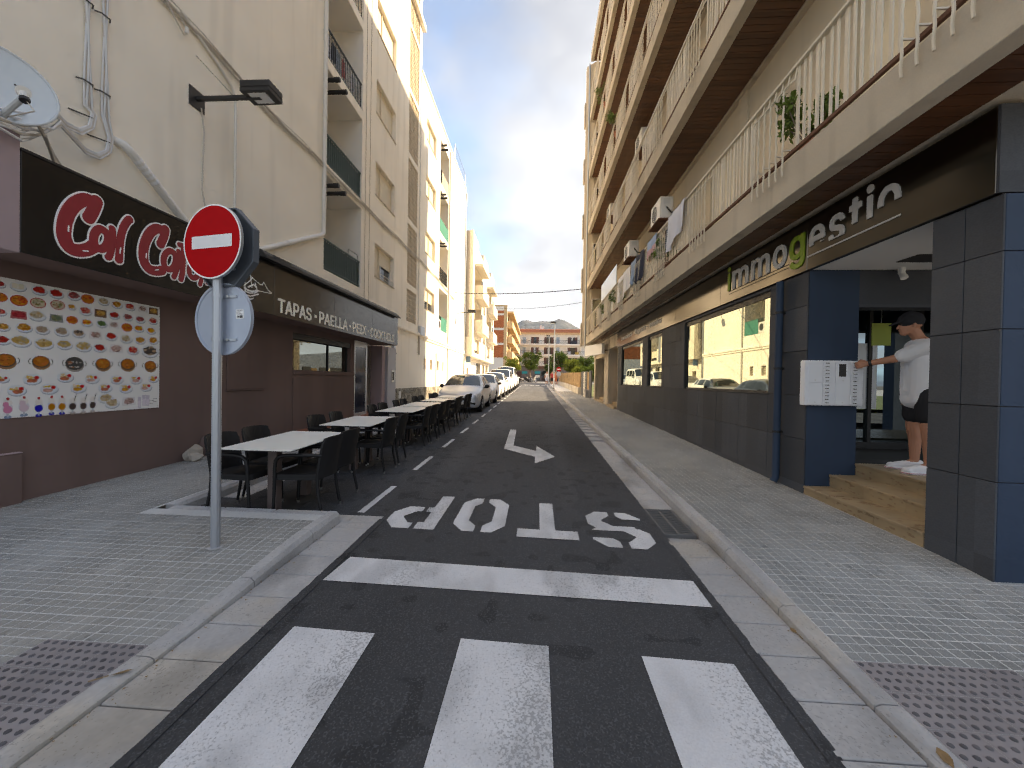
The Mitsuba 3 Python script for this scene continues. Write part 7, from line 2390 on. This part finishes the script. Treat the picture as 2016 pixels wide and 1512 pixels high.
def walker(x, y, top, bottom, lab, phase, facing=1, h=1.68):
    z = float(S(y)) + .12
    k = h / 1.75
    s_ = facing
    j = lambda a, b, c: np.array([x + a * k, y + b * s_ * k, z + c * k])
    st = .16 * phase
    J = dict(pelvis=j(0, 0, .93), chest=j(0, .0, 1.27), neck=j(0, .01, 1.47), head=j(0, .03, 1.625), face=V3(0, s_, 0), lhip=j(-.09, 0, .90), rhip=j(.09, 0, .90), lknee=j(-.09, st + .03, .50), rknee=j(.09, -st + .03, .50), lcalf=j(-.09, st - .02, .36), rcalf=j(.09, -st - .05, .36),
             lank=j(-.09, st * 1.2, .09), rank=j(.09, -st * 1.5, .09), ltoe=j(-.09, st * 1.2 + .14, .035), rtoe=j(.09, -st * 1.5 + .14, .035), lsho=j(-.17, 0, 1.41), rsho=j(.17, 0, 1.41), lelb=j(-.23, -.04 - st * .3, 1.13), relb=j(.23, -.04 + st * .3, 1.13), lwri=j(-.24, .06 - st * .5, .88), rwri=j(.24, .06 + st * .5, .88),
             lthumb=V3(0, 1, 0), rthumb=V3(0, 1, 0))
    shirt = [((J['pelvis'], .135), (J['chest'], .14)), ((J['chest'], .13), (J['neck'] - [0, 0, .06], .08))]
    pants = [((J['lhip'], .125), (J['rhip'], .125))]
    for s in 'lr':
        shirt += [((J[s + 'sho'], .078), (J[s + 'sho'] * .4 + J[s + 'elb'] * .6, .068)), ((J[s + 'sho'], .08), (J['chest'], .12))]
        pants += [((J[s + 'hip'], .12), (J[s + 'knee'] + [0, 0, .04], .088))]
    hair = [((J['head'] + [0, -s_ * .025, .06], .10), (J['head'] + [0, -s_ * .035, .0], .09))]
    cl = [('shirt', shirt, top, 4), ('shorts', pants, bottom, 4), ('hair', hair, 'mat_hair', 4)]
    for s in 'lr':
        cl.append(('shoe', [((J[s + 'ank'] - [0, 0, .04], .046), (J[s + 'toe'], .04))], 'mat_cloth_white', 3))
    person(lab, None, J, cl, simple=True)


mat('hair', (0.05, 0.035, 0.025), 0.6)
walker(1.28, 50.5, 'mat_cloth_white', 'mat_cloth_pale', 'person in white top and pale shorts on the far right pavement, leftmost walker', .8, -1)
walker(1.95, 50.2, 'mat_cloth_red', 'mat_cloth_black', 'person in dark red shirt and black shorts on the far right pavement', -.7, -1)
walker(2.35, 49.2, 'mat_cloth_orange', 'mat_cloth_orange', 'person in orange clothes beside the end of the wooden fence', .5, -1, 1.72)
walker(2.62, 50.8, 'mat_cloth_pale', 'mat_cloth_navy', 'person in a pale top half hidden behind the person in orange', .4, 1, 1.6)
# ================================================================ haze: the thin summer air over the valley
scene['air'] = {'type': 'homogeneous', 'albedo': C3(0.93, 0.95, 0.97), 'sigma_t': C3(0.00005, 0.00006, 0.000075)}
scene['haze'] = {'type': 'cube', 'to_world': T().translate([0, 1700, 300]).scale([3200, 1950, 303]), 'bsdf': {'type': 'null'}, 'interior': {'type': 'ref', 'id': 'air'}}
labels['haze'] = {'label': 'thin pale haze in front of the distant hills', 'kind': 'stuff'}
scene['camera']['medium'] = {'type': 'ref', 'id': 'air'}
